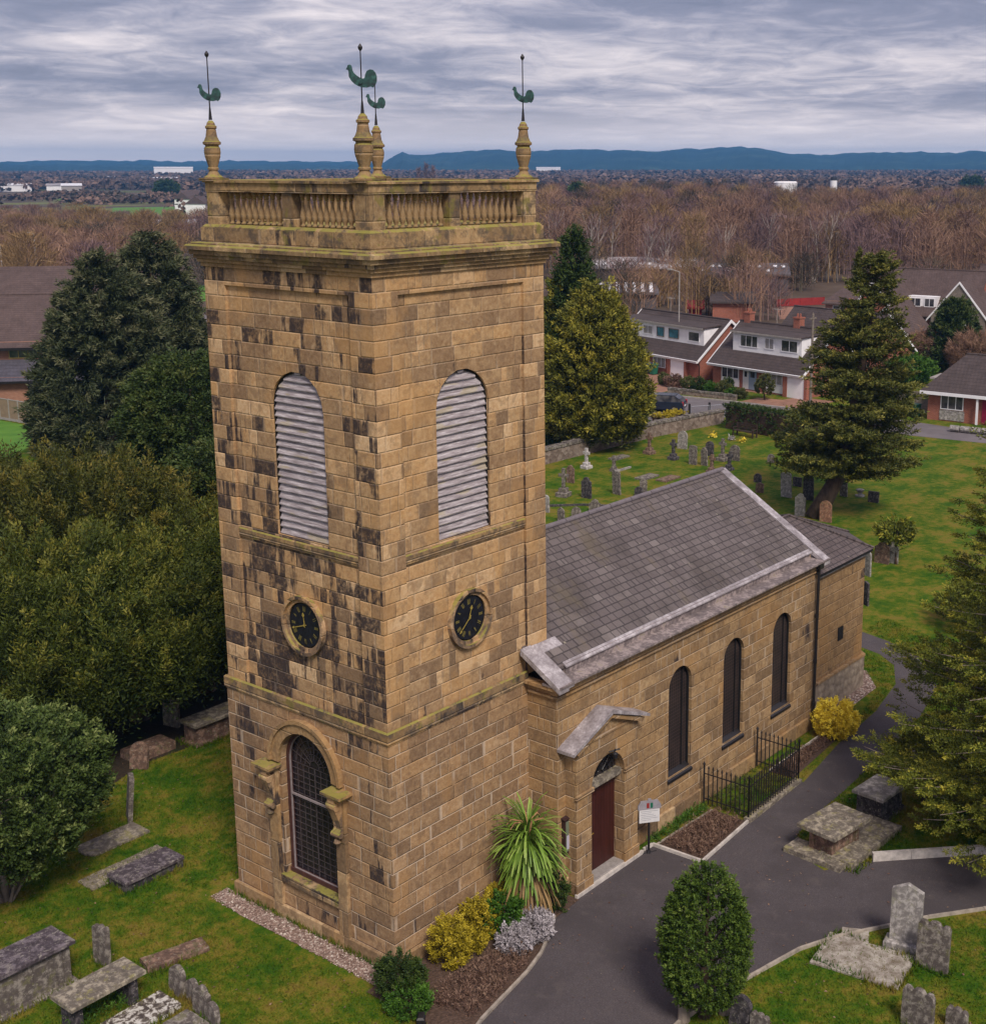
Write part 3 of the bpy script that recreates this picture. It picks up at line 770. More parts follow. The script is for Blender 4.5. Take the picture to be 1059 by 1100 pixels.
for sgn in (1, -1):
    Y = lambda t: 3.03+sgn*t
    def bx(mm, x0, t0, z0, x1, t1, z1, bev=0): mm.box(x0, min(Y(t0), Y(t1)), z0, x1, max(Y(t0), Y(t1)), z1, bev=bev)
    s_ = MB(); bx(s_, -.48, 1.0, 4.40, -.04, 1.72, 4.47); bx(s_, -.42, 1.06, 4.33, -.04, 1.66, 4.40)
    imp = s_.build('impost_slab', M['stone_moss'], church)
    s_ = MB(); bx(s_, -.16, 1.14, 3.05, -.04, 1.50, 4.33); bx(s_, -.14, 1.14, .40, -.04, 1.48, 3.05)
    s_.build('pilaster', M['stone_plain'], church)
    s_ = MB()
    sc = [(-.16, 4.33), (-.40, 4.33), (-.42, 4.2), (-.40, 4.02), (-.33, 3.85), (-.25, 3.62), (-.22, 3.45), (-.27, 3.38), (-.30, 3.30), (-.27, 3.22), (-.20, 3.19), (-.16, 3.2)]
    s_.prism(sc, min(Y(1.18), Y(1.44)), max(Y(1.18), Y(1.44)), 'y')
    s_.tube((-.33, Y(1.15), 4.12), (-.33, Y(1.47), 4.12), .12, n=12); s_.tube((-.25, Y(1.15), 3.30), (-.25, Y(1.47), 3.30), .075, n=10)
    s_.lathe(-.24, Y(1.31), 3.02, [(0, .05), (.06, .10), (.14, .07)], 8)
    s_.build('scroll_bracket', M['stone_ring'], church)

# --- nave
NX0, NX1, NY0, NY1 = 5.13, 19.6, -1.07, 7.19
m = MB()
wins = [11.04, 14.12, 17.22]
m.wall([(NX0, 0), (NX1, 0), (NX1, 6.14), (NX0, 6.14)], [arch(c, .62, 1.5, 4.33, 16) for c in wins], fS(NY0), .24)
m.box(NX0, NY0+.001, 0, NX0+.25, -.04, 6.14); m.box(NX0, TD+.04, 0, NX0+.25, NY1, 6.14)
m.box(NX0, NY1-.25, 0, NX1, NY1, 6.14)
m.prism([(NY0+.3, 0), (NY1, 0), (NY1, 6.14), (3.06, 8.78), (NY0+.3, 6.4)], NX1-.3, NX1, 'x')
m.build('nave_wall', M['stone_nave'], church)
m = MB()
m.box(7.9, NY0-.10, 0, NX1, NY0, .52, bev=.03); m.build('nave_plinth', M['stone_plain'], church)
m = MB(); m.box(NX0-.08, NY0-.10, 0, 5.9, NY0, .52, bev=.03); m.box(NX0-.08, NY0, 0, NX0, -.14, .52, bev=.03)
m.build('nave_plinth', M['stone_plain'], church)
m = MB()
m.box(NX0-.08, NY0-.08, 5.86, NX1+.05, NY0, 5.93); m.box(NX0-.08, NY0, 5.86, NX0, -.1, 5.93)
m.box(NX0-.20, NY0-.18, 6.13, NX1+.2, NY0+.3, 6.22); m.box(NX0-.20, NY0+.3, 6.13, NX0+.1, -.02, 6.22)
m.box(NX0-.13, NY0-.11, 5.99, NX1+.1, NY0+.1, 6.13)
m.build('eaves_cornice', M['stone_nave'], church)
for c in wins:
    b = MB(); o_ = arch(c, .62, 1.5, 4.33, 16)
    b.add([fS(NY0)(u, v, .17) for u, v in o_], [tuple(range(len(o_)))])
    wn = b.build('nave_window', M['mesh'], church)
    s_ = MB(); s_.add([(c-.66, NY0-.05, 1.34), (c+.66, NY0-.05, 1.34), (c+.66, NY0+.18, 1.34), (c-.66, NY0+.18, 1.34), (c-.66, NY0-.05, 1.42), (c+.66, NY0-.05, 1.42), (c+.66, NY0+.18, 1.62), (c-.66, NY0+.18, 1.62)],
           [(0, 3, 2, 1), (4, 5, 6, 7), (0, 1, 5, 4), (1, 2, 6, 5), (2, 3, 7, 6), (3, 0, 4, 7)])
    s_.build('window_sill', M['iron'], wn)
    s_ = MB(); s_.wall(arch(c, .622, 1.5, 4.33, 16), [arch(c, .575, 1.55, 4.33, 16)], lambda u, v, d_: (u, NY0+.10+d_, v), .07)
    s_.box(c+.28, NY0+.13, 1.6, c+.31, NY0+.16, 4.8)
    s_.build('window_frame', M['black'], wn)
SL = .604
zr = lambda y, off=0.0: 8.90-SL*abs(y-3.06)+off
m = MB()
for (ya, yb) in ((-.80, 3.06), (3.06, 6.92)):
    x0, x1 = 5.05, 19.75
    m.add([(x0, ya, zr(ya)), (x1, ya, zr(ya)), (x1, yb, zr(yb)), (x0, yb, zr(yb)), (x0, ya, zr(ya)-.1), (x1, ya, zr(ya)-.1), (x1, yb, zr(yb)-.1), (x0, yb, zr(yb)-.1)],
          [(0, 1, 2, 3), (4, 7, 6, 5), (0, 4, 5, 1), (1, 5, 6, 2), (3, 2, 6, 7), (0, 3, 7, 4)])
m.build('nave_roof', M['slate'], church)
m = MB()     # lead: verges, ridge, eaves shelf, tower flashing
def verge(x0, x1, ya, yb, up=.05, th=.12):
    m.add([(x0, ya, zr(ya)+up), (x1, ya, zr(ya)+up), (x1, yb, zr(yb)+up), (x0, yb, zr(yb)+up), (x0, ya, zr(ya)-th), (x1, ya, zr(ya)-th), (x1, yb, zr(yb)-th), (x0, yb, zr(yb)-th)],
          [(0, 1, 2, 3), (4, 7, 6, 5), (0, 4, 5, 1), (1, 5, 6, 2), (3, 2, 6, 7), (0, 3, 7, 4)])
verge(19.55, 19.95, -1.36, 3.06); verge(19.55, 19.95, 3.06, 7.5)
m.build('verge_lead', M['lead'], church); m = MB()
verge(4.88, 5.30, -1.36, -.01, .05); verge(5.30, 5.52, -1.36, -.02, .03, .05)
verge(5.5, 6.32, -.30, -.02, .02, .03)
m.build('verge_lead', M['lead'], church)
m = MB()
m.box(4.9, NY0-.31, 6.24, NX1+.3, NY0+.32, 6.30)
m.build('eaves_lead_shelf', M['gutter'], church)
m = MB(); m.box(5.8, -.84, 6.30, 19.42, -.72, 6.60)
m.build('gutter_upstand', M['gutter'], church)
m = MB()
m.add([(5.75, -.90, 6.55), (19.45, -.90, 6.55), (19.45, -.76, 6.645), (5.75, -.76, 6.645), (5.75, -.90, 6.51), (19.45, -.90, 6.51), (19.45, -.76, 6.58), (5.75, -.76, 6.58)],
      [(0, 1, 2, 3), (4, 7, 6, 5), (0, 4, 5, 1), (1, 5, 6, 2), (3, 2, 6, 7), (0, 3, 7, 4)])
m.build('eaves_flashing', M['lead'], church)
m = MB()
for i in range(12):
    a = 6.0+i*1.15; m.tube((a, 3.06, 8.93), (a+1.12, 3.06, 8.93), .085, .085, 10)
m.build('ridge_roll', M['ridge'] if 'ridge' in M else plain('ridge_lead', (.17, .145, .16), .25, 3, .7), church)
m = MB()
m.path([(19.42, -1.22, 6.2), (19.42, -1.18, .35), (19.36, -1.3, .08)], .055, 8)
for z in (.9, 2.5, 4.2, 5.8): m.tube((19.42, -1.19, z), (19.42, -1.19, z+.14), .075)
m.box(19.28, -1.34, 6.02, 19.56, -1.1, 6.24)
m.build('downpipe', M['iron'], church)

# --- doorcase with pediment
PY = -1.45
m = MB()
m.wall([(5.47, 0), (6.15, 0), (6.15, 2.95), (6.15, 2.95)] + [(6.91+.76*math.cos(t), 2.98+.76*math.sin(t)) for t in [math.pi-math.pi*i/16 for i in range(17)]] + [(7.67, 0), (8.32, 0), (8.32, 4.42), (6.87, 4.98), (5.47, 4.42)], [], fS(PY), .3)
for (a, b) in ((5.47, 5.5), (8.29, 8.32)): m.box(a, PY+.001, 0, b, NY0, 4.42)
m.box(6.10, PY+.001, 0, 6.15, NY0+.1, 3.0); m.box(7.67, PY+.001, 0, 7.72, NY0+.1, 3.0)
n = 16
for i in range(n):
    t0, t1 = math.pi*i/n, math.pi*(i+1)/n
    q = [(6.91+r_*math.cos(t), 2.98+r_*math.sin(t)) for r_, t in ((.76, t0), (.84, t0), (.84, t1), (.76, t1))]
    m.prism(q, PY+.001, NY0, 'y')
m.build('doorcase', M['stone_nave'], church)
m = MB()
for (a, b) in ((5.41, 6.19), (7.63, 8.38)): m = MB(); m.box(a, PY-.07, 2.92, b, PY, 3.05, bev=.03); m.build('impost_band', M['stone_nave'], church)
for (a, b) in ((5.43, 6.17), (7.65, 8.36)): m = MB(); m.box(a, PY-.05, 0, b, PY, .42, bev=.03); m.build('pilaster_base', M['stone_nave'], church)
m = MB(); m.box(6.15, PY+.12, 2.83, 7.67, NY0+.05, 3.02); m.build('door_transom', M['g_lichen'], church)
m = MB(); m.box(5.50, PY-.03, 4.36, 8.28, PY, 4.44); m.build('pediment_tie', M['stone_nave'], church)
m = MB()
for (xa, xb) in ((5.12, 6.87), (8.62, 6.87)):
    za, zb = 4.42, 5.12
    L = math.hypot(xb-xa, zb-za)
    q = [(xa, za), (xb, zb), (xb, zb-.12), (xa, za-.09)]
    m.prism(q, -1.66, NY0, 'y')
m.build('pediment_lead', M['lead'], church)
m = MB()
for (xa, xb) in ((5.3, 6.87), (8.44, 6.87)):
    q = [(xa, 4.35), (xb, 4.97), (xb, 4.86), (xa+.1*(1 if xa < 6 else -1), 4.25)]
    m.prism(q, -1.6, PY, 'y')
m.build('pediment_moulding', M['stone_nave'], church)
m = MB(); m.box(6.15, NY0-.02, .16, 7.67, NY0+.04, 2.9)
dr = m.build('entrance_door', M['door'], church)
m = MB(); m.box(6.42, NY0-.05, 1.18, 6.47, NY0-.02, 1.42); m.tube((6.45, NY0-.09, 1.34), (6.60, NY0-.09, 1.36), .014)
m.tube((6.45, NY0-.09, 1.34), (6.45, NY0-.02, 1.34), .012)
m.build('door_handle', M['brass'], dr)
m = MB(); o_ = arch(6.91, .76, 2.98, 3.0, 14)
m.add([(u, NY0-.06, v) for u, v in o_], [tuple(range(len(o_)))])
fl = m.build('fanlight', M['glass'], church)
m = MB()
for k in range(1, 8):
    t = math.pi*k/8; m.tube((6.91+.15*math.cos(t), NY0-.08, 3.02+.15*math.sin(t)), (6.91+.74*math.cos(t), NY0-.08, 3.02+.74*math.sin(t)), .014, n=5)
for r_ in (.15, .4, .6):
    for k in range(12):
        t0, t1 = math.pi*k/12, math.pi*(k+1)/12
        m.tube((6.91+r_*math.cos(t0), NY0-.08, 3.02+r_*math.sin(t0)), (6.91+r_*math.cos(t1), NY0-.08, 3.02+r_*math.sin(t1)), .014, n=5)
m.build('fanlight_tracery', M['iron'], fl)
m = MB(); m.path([(6.9, PY-.02, 3.72), (6.9, PY-.22, 3.82), (6.9, PY-.24, 3.95)], .02); m.lathe(6.9, PY-.24, 3.66, [(0, .02), (.04, .07), (.16, .09), (.2, .03)], 8)
m.tube((6.8, PY-.1, 3.86), (7.05, PY-.3, 3.92), .025)
m.build('lantern_bracket', M['iron'], church)
m = MB(); m.box(5.38, -1.54, 0, 8.52, PY-.001, .11); m.build('step_edge', M['kerbwhite'], church)
m = MB(); m.box(6.16, PY-.001, 0, 7.66, NY0, .15, bev=.01); m.box(5.5, PY+.02, 0, 8.3, NY0, .09); m.build('door_step', M['step'], church)

# --- rendered annexe at the east end
AP = [(19.6, -.7), (24.1, -.7), (25.5, 1.0), (25.5, 3.4), (24.1, 5.1), (19.6, 5.1)]
m = MB(); m.prism(AP, 0, 5.36); ax = m.build('annexe_wall', M['render_brown'], church)
def grow(P_, k, xr=0.0):
    cx, cy = 22.0, 2.2
    return [(x+(k if x > 20 else xr)*(1 if x > 23 else 0)*(1.0 if y != -.7 and y != 5.1 else .8), y+(k if y > cy else -k)*(1 if (y < 0 or y > 5) else .6)) for x, y in P_]
m = MB(); m.prism(grow(AP, .10), 0, 1.25); m.build('annexe_plinth', M['rubble'], church)
m = MB(); m.prism(grow(AP, .13), 1.25, 1.33); m.build('plinth_capping', M['stone_nave'], church)
m = MB(); m.prism(grow(AP, .14), 5.36, 5.46); m.build('fascia', M['lead'], church)
m = MB(); m.prism(grow(AP, .22), 5.46, 5.56); m.build('annexe_gutter', M['black'], church)
E_ = grow(AP, .24); apx = (22.0, 1.5, 6.95); apw = (19.6, 1.5, 6.95)
m = MB(); vs = [(x, y, 5.57) for x, y in E_]+[apx, apw]
m.add(vs, [(0, 1, 6, 7), (1, 2, 6), (2, 3, 6), (3, 4, 6), (4, 5, 7, 6)]); m.build('annexe_roof', M['slate_ann'], church)
m = MB()
for i in (1, 2, 3, 4): m.tube((E_[i][0], E_[i][1], 5.6), (apx[0], apx[1], apx[2]+.02), .05, n=6)
m.tube((apw[0], apw[1], 6.97), (apx[0], apx[1], 6.97), .05); m.build('hip_roll', M['slate_ann'], church)
m = MB(); m.box(22.05, -.73, 2.45, 22.45, -.69, 2.95)
m.build('annexe_window', M['black'], church)
# ================================================================ ground, paths, beds
m = MB(); B_ = 5900
m.add([(-B_, -B_, 0), (B_, -B_, 0), (B_, B_, 0), (-B_, B_, 0)], [(0, 1, 2, 3)])
tag(m.build('ground', M['ground']), kind='structure')
drive = [(-9, -4.6), (-3, -3.9), (-.21, -3.06), (1.99, -2.65), (2.77, -2.42), (3.55, -2.06), (4.3, -1.62), (5.38, -1.54), (8.52, -1.54), (8.62, -1.47), (9.04, -1.5), (9.12, -3.18), (12.01, -2.97), (15.3, -2.84),
         (15.5, -3.0), (18.78, -2.53), (22.16, -2.3), (25.12, -1.73), (26.9, -.81), (27.71, .2), (28.1, 1.6), (28.4, 4.5), (28.9, 9.0), (30.6, 9.0), (30.1, 4.5), (29.75, 2.1), (29.3, .5), (28.3, -1.2), (25.9, -3.1), (22.8, -3.8), (19.96, -4.08), (15.6, -4.35), (13.2, -4.4), (11.4, -4.75),
         (10.9, -6.2), (12.22, -7.05), (14.68, -9.51), (24, -18.5), (20.5, -19.5), (11.69, -10.62), (10.4, -9.6), (9.15, -8.79), (8.1, -8.1), (6.99, -7.59), (5.77, -7.32), (4.94, -7.14), (3.8, -6.95), (2.62, -6.81), (0, -6.9), (-9, -8.5)]
m = MB(); m.sheet(drive, .008); struct(m, 'path', M['asphalt'])
m = MB(); m.sheet([(-1.05, -.04), (5.1, -.04), (5.1, -1.02), (5.4, -1.05), (5.4, -1.6), (4.3, -1.66), (3.55, -2.1), (2.77, -2.46), (1.99, -2.69), (-.21, -3.10), (-1.1, -3.25), (-1.05, -1.5)], .02)
struct(m, 'flower_bed', M['soil'])
m = MB(); m.sheet([(9.02, -1.47), (9.1, -3.2), (12.03, -2.97), (12.03, -1.62)], .020); struct(m, 'heather_bed', M['soil'])
m = MB(); m.sheet([(15.45, -1.75), (15.55, -2.6), (19.2, -2.3), (19.2, -1.75)], .016); struct(m, 'shaded_bed', M['soil'])
m = MB(); m.sheet([(-.12, TD+.5), (-.62, TD+.4), (-.78, 5.2), (-.74, 3.2), (-.70, .4), (-.85, -1.3), (-.12, -1.2)], .022); struct(m, 'gravel_strip', M['gravel'])
m = MB(); m.sheet([(19.6, -.8), (19.6, -1.5), (24.3, -1.3), (25.7, -.2), (25.4, .6), (24.1, -.8)], .016); struct(m, 'gravel_margin', M['gravel'])
m = MB(); m.sheet([(-9, 15), (-4, 14.0), (0, 14.2), (3.0, 15.4), (6.0, 15.2), (9, 13.0), (9, 9), (18, 8.6), (27, 22), (30, 45), (5, 48), (-10, 30)], .004); struct(m, 'litter_painted_shade', M['litter_shade'])  # leaf litter below the yews, with their shade painted into the sheet
# stone edgings
def kerb(name, pts, w_, h_, mt, label, group='path edging kerbs', taper=None):
    mm = MB()
    for i in range(len(pts)-1):
        a, b = Vector(pts[i]), Vector(pts[i+1]); L = (b-a).length; n_ = max(1, int(L/.9))
        dv = (b-a)/L; pr = Vector((-dv.y, dv.x))*w_/2
        for k_ in range(n_):
            s0, s1 = a+dv*(L*k_/n_+.006), a+dv*(L*(k_+1)/n_-.006); hh = h_+random.uniform(-.008, .008)
            mm.add([(*(s0-pr), 0), (*(s1-pr), 0), (*(s1+pr), 0), (*(s0+pr), 0), (*(s0-pr), hh), (*(s1-pr), hh), (*(s1+pr), hh), (*(s0+pr), hh)],
                   [(0, 3, 2, 1), (4, 5, 6, 7), (0, 1, 5, 4), (1, 2, 6, 5), (2, 3, 7, 6), (3, 0, 4, 7)])
    return tag(mm.build(name, mt), label, 'kerb', group)
M['kerbstone'] = plain('edging_stone', (.36, .31, .26), .35, 4, .9)
kerb('path_kerb', [(-3, -3.95), (-.21, -3.06), (1.99, -2.65), (2.77, -2.42), (3.55, -2.06), (4.3, -1.62)], .07, .09, M['kerbstone'], 'thin pale curved kerb between the brown bed and the drive')
kerb('path_kerb', [(0, -6.9), (2.62, -6.81), (3.8, -6.95), (4.94, -7.14), (5.77, -7.32), (6.99, -7.59), (8.1, -8.1), (9.15, -8.79), (10.4, -9.6), (11.69, -10.62), (20.5, -19.5)], .07, .09, M['kerbstone'], 'thin pale curved kerb between the drive and the lawn with the tall grey headstone')
kerb('path_kerb', [(8.64, -1.44), (9.06, -1.48), (9.12, -3.2), (12.03, -2.98)], .07, .10, M['kerbwhite'], 'white kerb round the heather bed beside the noticeboard post')
kerb('path_kerb', [(12.24, -7.05), (14.68, -9.51), (24, -18.5)], .14, .26, M['kerbwhite'], 'low white kerb wall running right from the table tomb')
kerb('path_kerb', [(12.0, -2.95), (15.45, -2.84)], .24, .12, M['g_lichen'], 'mossy stone kerb carrying the iron railings')
kerb('path_kerb', [(9.1, -1.55), (12.0, -1.68)], .05, .05, M['kerbstone'], 'thin edging between heather bed and the church wall')
kerb('path_kerb', [(15.45, -1.72), (19.2, -1.72)], .05, .08, M['kerbwhite'], 'thin pale edging line behind the railings below the downpipe')

# lawns: short tufts where the camera is close enough to read them
def inside(P_, poly):
    x, y = P_[:, 0], P_[:, 1]; r_ = np.zeros(len(P_), bool); n = len(poly)
    for i in range(n):
        x0, y0 = poly[i]; x1, y1 = poly[(i+1) % n]
        c = ((y0 > y) != (y1 > y)) & (x < (x1-x0)*(y-y0)/((y1-y0) if y1 != y0 else 1e-9)+x0)
        r_ ^= c
    return r_
def tufts(name, polys, holes, n, seed):
    rg = np.random.default_rng(seed); out = []
    for poly in polys:
        a = np.array(poly); lo, hi = a.min(0), a.max(0)
        area = (hi-lo).prod(); q = rg.uniform(lo, hi, (int(n*area), 2)); q = q[inside(q, poly)]
        for h_ in holes: q = q[~inside(q, h_)]
        out.append(q)
    q = np.concatenate(out); N = len(q)
    ang = rg.uniform(0, 2*np.pi, N); ln = rg.uniform(.035, .10, N); wd = rg.uniform(.008, .022, N)
    lean = rg.normal(0, .045, (N, 2))
    sx, sy = np.cos(ang)*wd, np.sin(ang)*wd
    V = np.zeros((N, 3, 3))
    V[:, 0] = np.c_[q[:, 0]-sx, q[:, 1]-sy, np.full(N, -.002)]; V[:, 1] = np.c_[q[:, 0]+sx, q[:, 1]+sy, np.full(N, -.002)]
    V[:, 2] = np.c_[q+lean, ln]
    return tag(cloudmesh(name, V, M['grass']), kind='stuff')
churchpoly = [(-1.0, -.05), (-1.0, 7.0), (6, 7.0), (19.6, 7.3), (19.6, 5.1), (24.1, 5.1), (25.6, 3.4), (25.6, 0), (24.1, -1.4), (19.2, -2.6), (15.4, -2.6), (9, -3.2), (9, -1), (5.4, -1.6), (4, -1.8), (-1.05, -3.2)]
tufts('lawn_grass', [[(-8, -3.6), (-1, -3.2), (-1, 7), (6.5, 7), (6.5, 22), (-6, 22), (-12, 8)], [(2.6, -6.9), (5, -7.2), (7, -7.7), (9.1, -8.9), (12, -11), (17, -16), (6, -16), (0, -10)],
     [(15.3, -2.9), (18.78, -2.5), (22.16, -2.3), (25.1, -1.7), (27, -.8), (28, 1.5), (28, 8), (24, 8), (25.8, 0), (24.3, -1.3), (19.6, -1.6)], [(11, -4.7), (15, -4.3), (20, -4.1), (26, -3.1), (28.5, -1.1), (30, 2), (32, 2), (24, -17), (13, -7.3)]],
     [churchpoly, drive, [(-9, 15), (-4, 14.0), (0, 14.2), (3.0, 15.4), (6.0, 15.2), (9, 13.0), (9, 30), (-9, 30)]], 330, 3)
# loose pebbles with a few white ones on the gravel beside the tower
rg = np.random.default_rng(5); N = 2600
py_ = rg.uniform(-1.3, 6.6, N); px_ = -.13-rg.uniform(0, 1, N)**.8*(.62); r_ = rg.uniform(.012, .034, N)
base = np.array([[1, 0, 0], [0, 1, 0], [-1, 0, 0], [0, -1, 0], [0, 0, .8]])
V = np.zeros((N*4, 3, 3)); k_ = 0
for i in range(4):
    a, b = base[i], base[(i+1) % 4]
    ctr = np.c_[px_, py_, np.full(N, .02)]
    V[i*N:(i+1)*N, 0] = ctr+a*r_[:, None]; V[i*N:(i+1)*N, 1] = ctr+b*r_[:, None]; V[i*N:(i+1)*N, 2] = ctr+base[4]*r_[:, None]
pick = np.tile(rg.random(N), 4)
M['pebble'] = mat('pebbles', lambda g: (g.ramp(g.attr('rnd'), [(0, (.13, .085, .07)), (.5, (.26, .18, .145)), (.9, (.38, .28, .24)), (.97, (.66, .58, .50))]), None), .9)
tag(cloudmesh('gravel_pebbles', V, M['pebble'], attr=pick), kind='stuff')

# ================================================================ graves
def hs_outline(kind, w_, h_):
    a = w_/2
    if kind == 'round': return [(-a, 0), (a, 0)] + [(a*math.cos(t), h_-a+a*math.sin(t)) for t in [math.pi*i/10 for i in range(11)]]
    if kind == 'segment': return [(-a, 0), (a, 0)] + [(a*math.cos(t), h_-.3*a*1.0+.3*a*math.sin(t)) for t in [math.pi*i/8 for i in range(9)]]
    if kind == 'gothic': return [(-a, 0), (a, 0), (a, h_-1.1*a), (a*.82, h_-.65*a), (a*.5, h_-.25*a), (0, h_), (-a*.5, h_-.25*a), (-a*.82, h_-.65*a), (-a, h_-1.1*a)]
    if kind == 'point': return [(-a, 0), (a, 0), (a, h_-.45*a), (0, h_), (-a, h_-.45*a)]
    if kind == 'shoulder': return [(-a, 0), (a, 0), (a, h_-.75*a), (a*.72, h_-.62*a)] + [(a*.62*math.cos(t), h_-.62*a+.62*a*math.sin(t)) for t in [math.pi*i/8 for i in range(9)]] + [(-a*.72, h_-.62*a), (-a, h_-.75*a)]
    if kind == 'scallop': return [(-a, 0), (a, 0), (a, h_-.35*a), (a*.85, h_-.12*a), (a*.6, h_-.1*a), (a*.42, h_-.28*a), (a*.25, h_-.06*a), (0, h_), (-a*.25, h_-.06*a), (-a*.42, h_-.28*a), (-a*.6, h_-.1*a), (-a*.85, h_-.12*a), (-a, h_-.35*a)]
    return [(-a, 0), (a, 0), (a, h_), (-a, h_)]
def headstone(kind, x, y, h_, w_, mt, label, group, rz=0.0, lean=0.0, tilt=0.0, th=None, base=False):
    th = th or (.10 if w_ < .5 else .13)
    o_ = hs_outline(kind, w_, h_)
    o_ = [(u+random.uniform(-.006, .006), v if v < .01 else v+random.uniform(-.008, .008)) for u, v in o_]
    b = MB(); b.prism(o_, -th/2, th/2, 'x')      # faces +-x, width along y
    z0 = 0
    if base: z0 = .0
    if base:
        r_ = thing('headstone', label, 'headstone', (x, y, 0), rz, group)
        p_ = b.build('slab', M[mt], r_); p_.location = (0, 0, .22); p_.rotation_euler = (tilt, lean, 0)
        k_ = MB(); k_.box(-th*1.4, -w_*.66, 0, th*1.4, w_*.66, .24, bev=.03); k_.build('plinth', M[mt], r_)
        return r_
    b.add([], [])
    o = b.build('headstone', M[mt]); o.location = (x, y, -.02); o.rotation_euler = (tilt, lean, rz)
    return tag(o, label, 'headstone', group)
def cross(x, y, h_, mt, label, group, rz=0.0, lean=0.0, big=False):
    r_ = thing('cross_memorial', label, 'stone cross', (x, y, 0), rz, group)
    s_ = .07 if not big else .09; st = .16*h_
    b = MB(); b.box(-.30*h_/1.4, -.30*h_/1.4, 0, .30*h_/1.4, .30*h_/1.4, st, bev=.03); b.box(-.19*h_/1.4, -.19*h_/1.4, st, .19*h_/1.4, .19*h_/1.4, st*1.9, bev=.03)
    b.build('stepped_base', M[mt], r_)
    b = MB(); z = st*1.85
    b.box(-s_, -s_, z, s_, s_, h_); b.box(-s_*.9, -.24*h_/1.3, h_*.70, s_*.9, -s_, h_*.70+2*s_); b.box(-s_*.9, s_, h_*.70, s_*.9, .24*h_/1.3, h_*.70+2*s_)
    c = b.build('cross', M[mt], r_); c.rotation_euler = (0, lean, 0)
    return r_
GB = 'gravestones in the churchyard behind the church'
for row in [
 ('round', 56.58, 29.57, 1.32, .75, 'g_pale', 'large pale gothic headstone standing close to the churchyard wall', .1),
 ('segment', 52.76, 26.12, 1.35, .60, 'g_grey', 'upright grey headstone right of the dark cross, seen beyond the ridge', .0),
 ('round', 55.79, 26.76, 1.05, .62, 'g_dark', 'black round-topped headstone behind the pair of grey stones', .1),
 ('shoulder', 53.00, 25.34, 1.28, .50, 'g_grey', 'narrow grey headstone just left of the brown cross', -.1),
 ('round', 55.54, 24.54, 1.12, .75, 'g_grey', 'wide round-topped grey headstone at the right of the group beyond the ridge', .1),
 ('shoulder', 43.60, 29.39, 1.19, .56, 'g_brown', 'brown shouldered headstone next to the tower edge', .1),
 ('shoulder', 41.10, 26.13, 1.34, .72, 'g_dark', 'dark slate headstone with shoulders nearest the tower', .0),
 ('segment', 42.97, 25.22, 1.47, .60, 'g_grey', 'tall grey headstone to the right of the dark slate one', -.1),
 ('point', 44.35, 24.20, .85, .46, 'g_grey', 'leaning grey stone half hidden by the roof ridge', .5),
 ('round', 43.41, 23.88, .62, .55, 'g_dark', 'small dark round stone just above the roof ridge', .2),
 ('shoulder', 38.83, 23.72, .78, .70, 'g_grey', 'low grey stone peeping over the roof near the tower', .3),
 ('gothic', 35.98, 23.93, .85, .46, 'g_grey', 'small pointed grey stone just above the ridge beside the tower', .1),
 ('round', 37.13, 23.76, .65, .56, 'g_grey', 'low rounded grey stone just above the ridge, second from the tower', .5),
 ('round', 37.02, 25.97, 1.06, .5, 'g_pale', 'pale stone showing at the very edge of the tower', .1),
 ('segment', 48.71, 16.59, 1.55, .70, 'g_pale', 'tall pale slab left of the leaning yew trunk', .0),
 ('square', 51.57, 17.43, .60, .60, 'g_dark', 'small square black stone behind the pale slab', .0),
 ('round', 48.91, 15.19, 1.60, .66, 'g_dark', 'tall dark headstone against the leaning yew trunk', .1),
 ('shoulder', 45.32, 13.77, 1.36, .62, 'g_pale', 'pale headstone just above the annexe roof', .1),
 ('round', 45.02, 11.94, 1.26, .70, 'g_orange', 'orange sandstone round-topped headstone above the annexe roof', .1),
 ('segment', 51.04, 13.92, .9, .48, 'g_grey', 'slim grey stone right of the yew trunk', .0),
 ('square', 50.77, 11.80, .70, .66, 'g_dark', 'square dark brown stone right of the yew', .1),
 ('shoulder', 39.60, 5.86, 1.18, .78, 'g_brown', 'broad red-brown headstone out on the lawn right of the annexe', .0),
 ('shoulder', 39.95, 5.50, 1.15, .70, 'g_pale', 'pale headstone standing directly behind the broad red-brown one', .0),
 ('segment', 37.22, 5.46, 1.27, .40, 'g_pale', 'narrow pale headstone touching the annexe corner in view', -.4),
 ('segment', 33.11, 3.52, 1.16, .42, 'g_dark', 'dark narrow headstone right beside the annexe wall', -.6),
 ('point', 48.72, 18.50, .66, .50, 'g_brown', 'small brown pointed stone beyond the roof verge', .4),
 ('round', 51.0, 20.0, .60, .5, 'g_dark', 'small dark stone beyond the roof verge, left of the brown one', .2),
 ('round', 56.48, 22.22, .62, .5, 'g_grey', 'low grey stone at the left edge of the big yew crown', .5),
]:
    k_, x, y, h_, w_, mt, lb, rz = row
    headstone(k_, x, y, h_, w_, mt, lb, GB, rz, random.uniform(-.05, .05), random.uniform(-.04, .04))
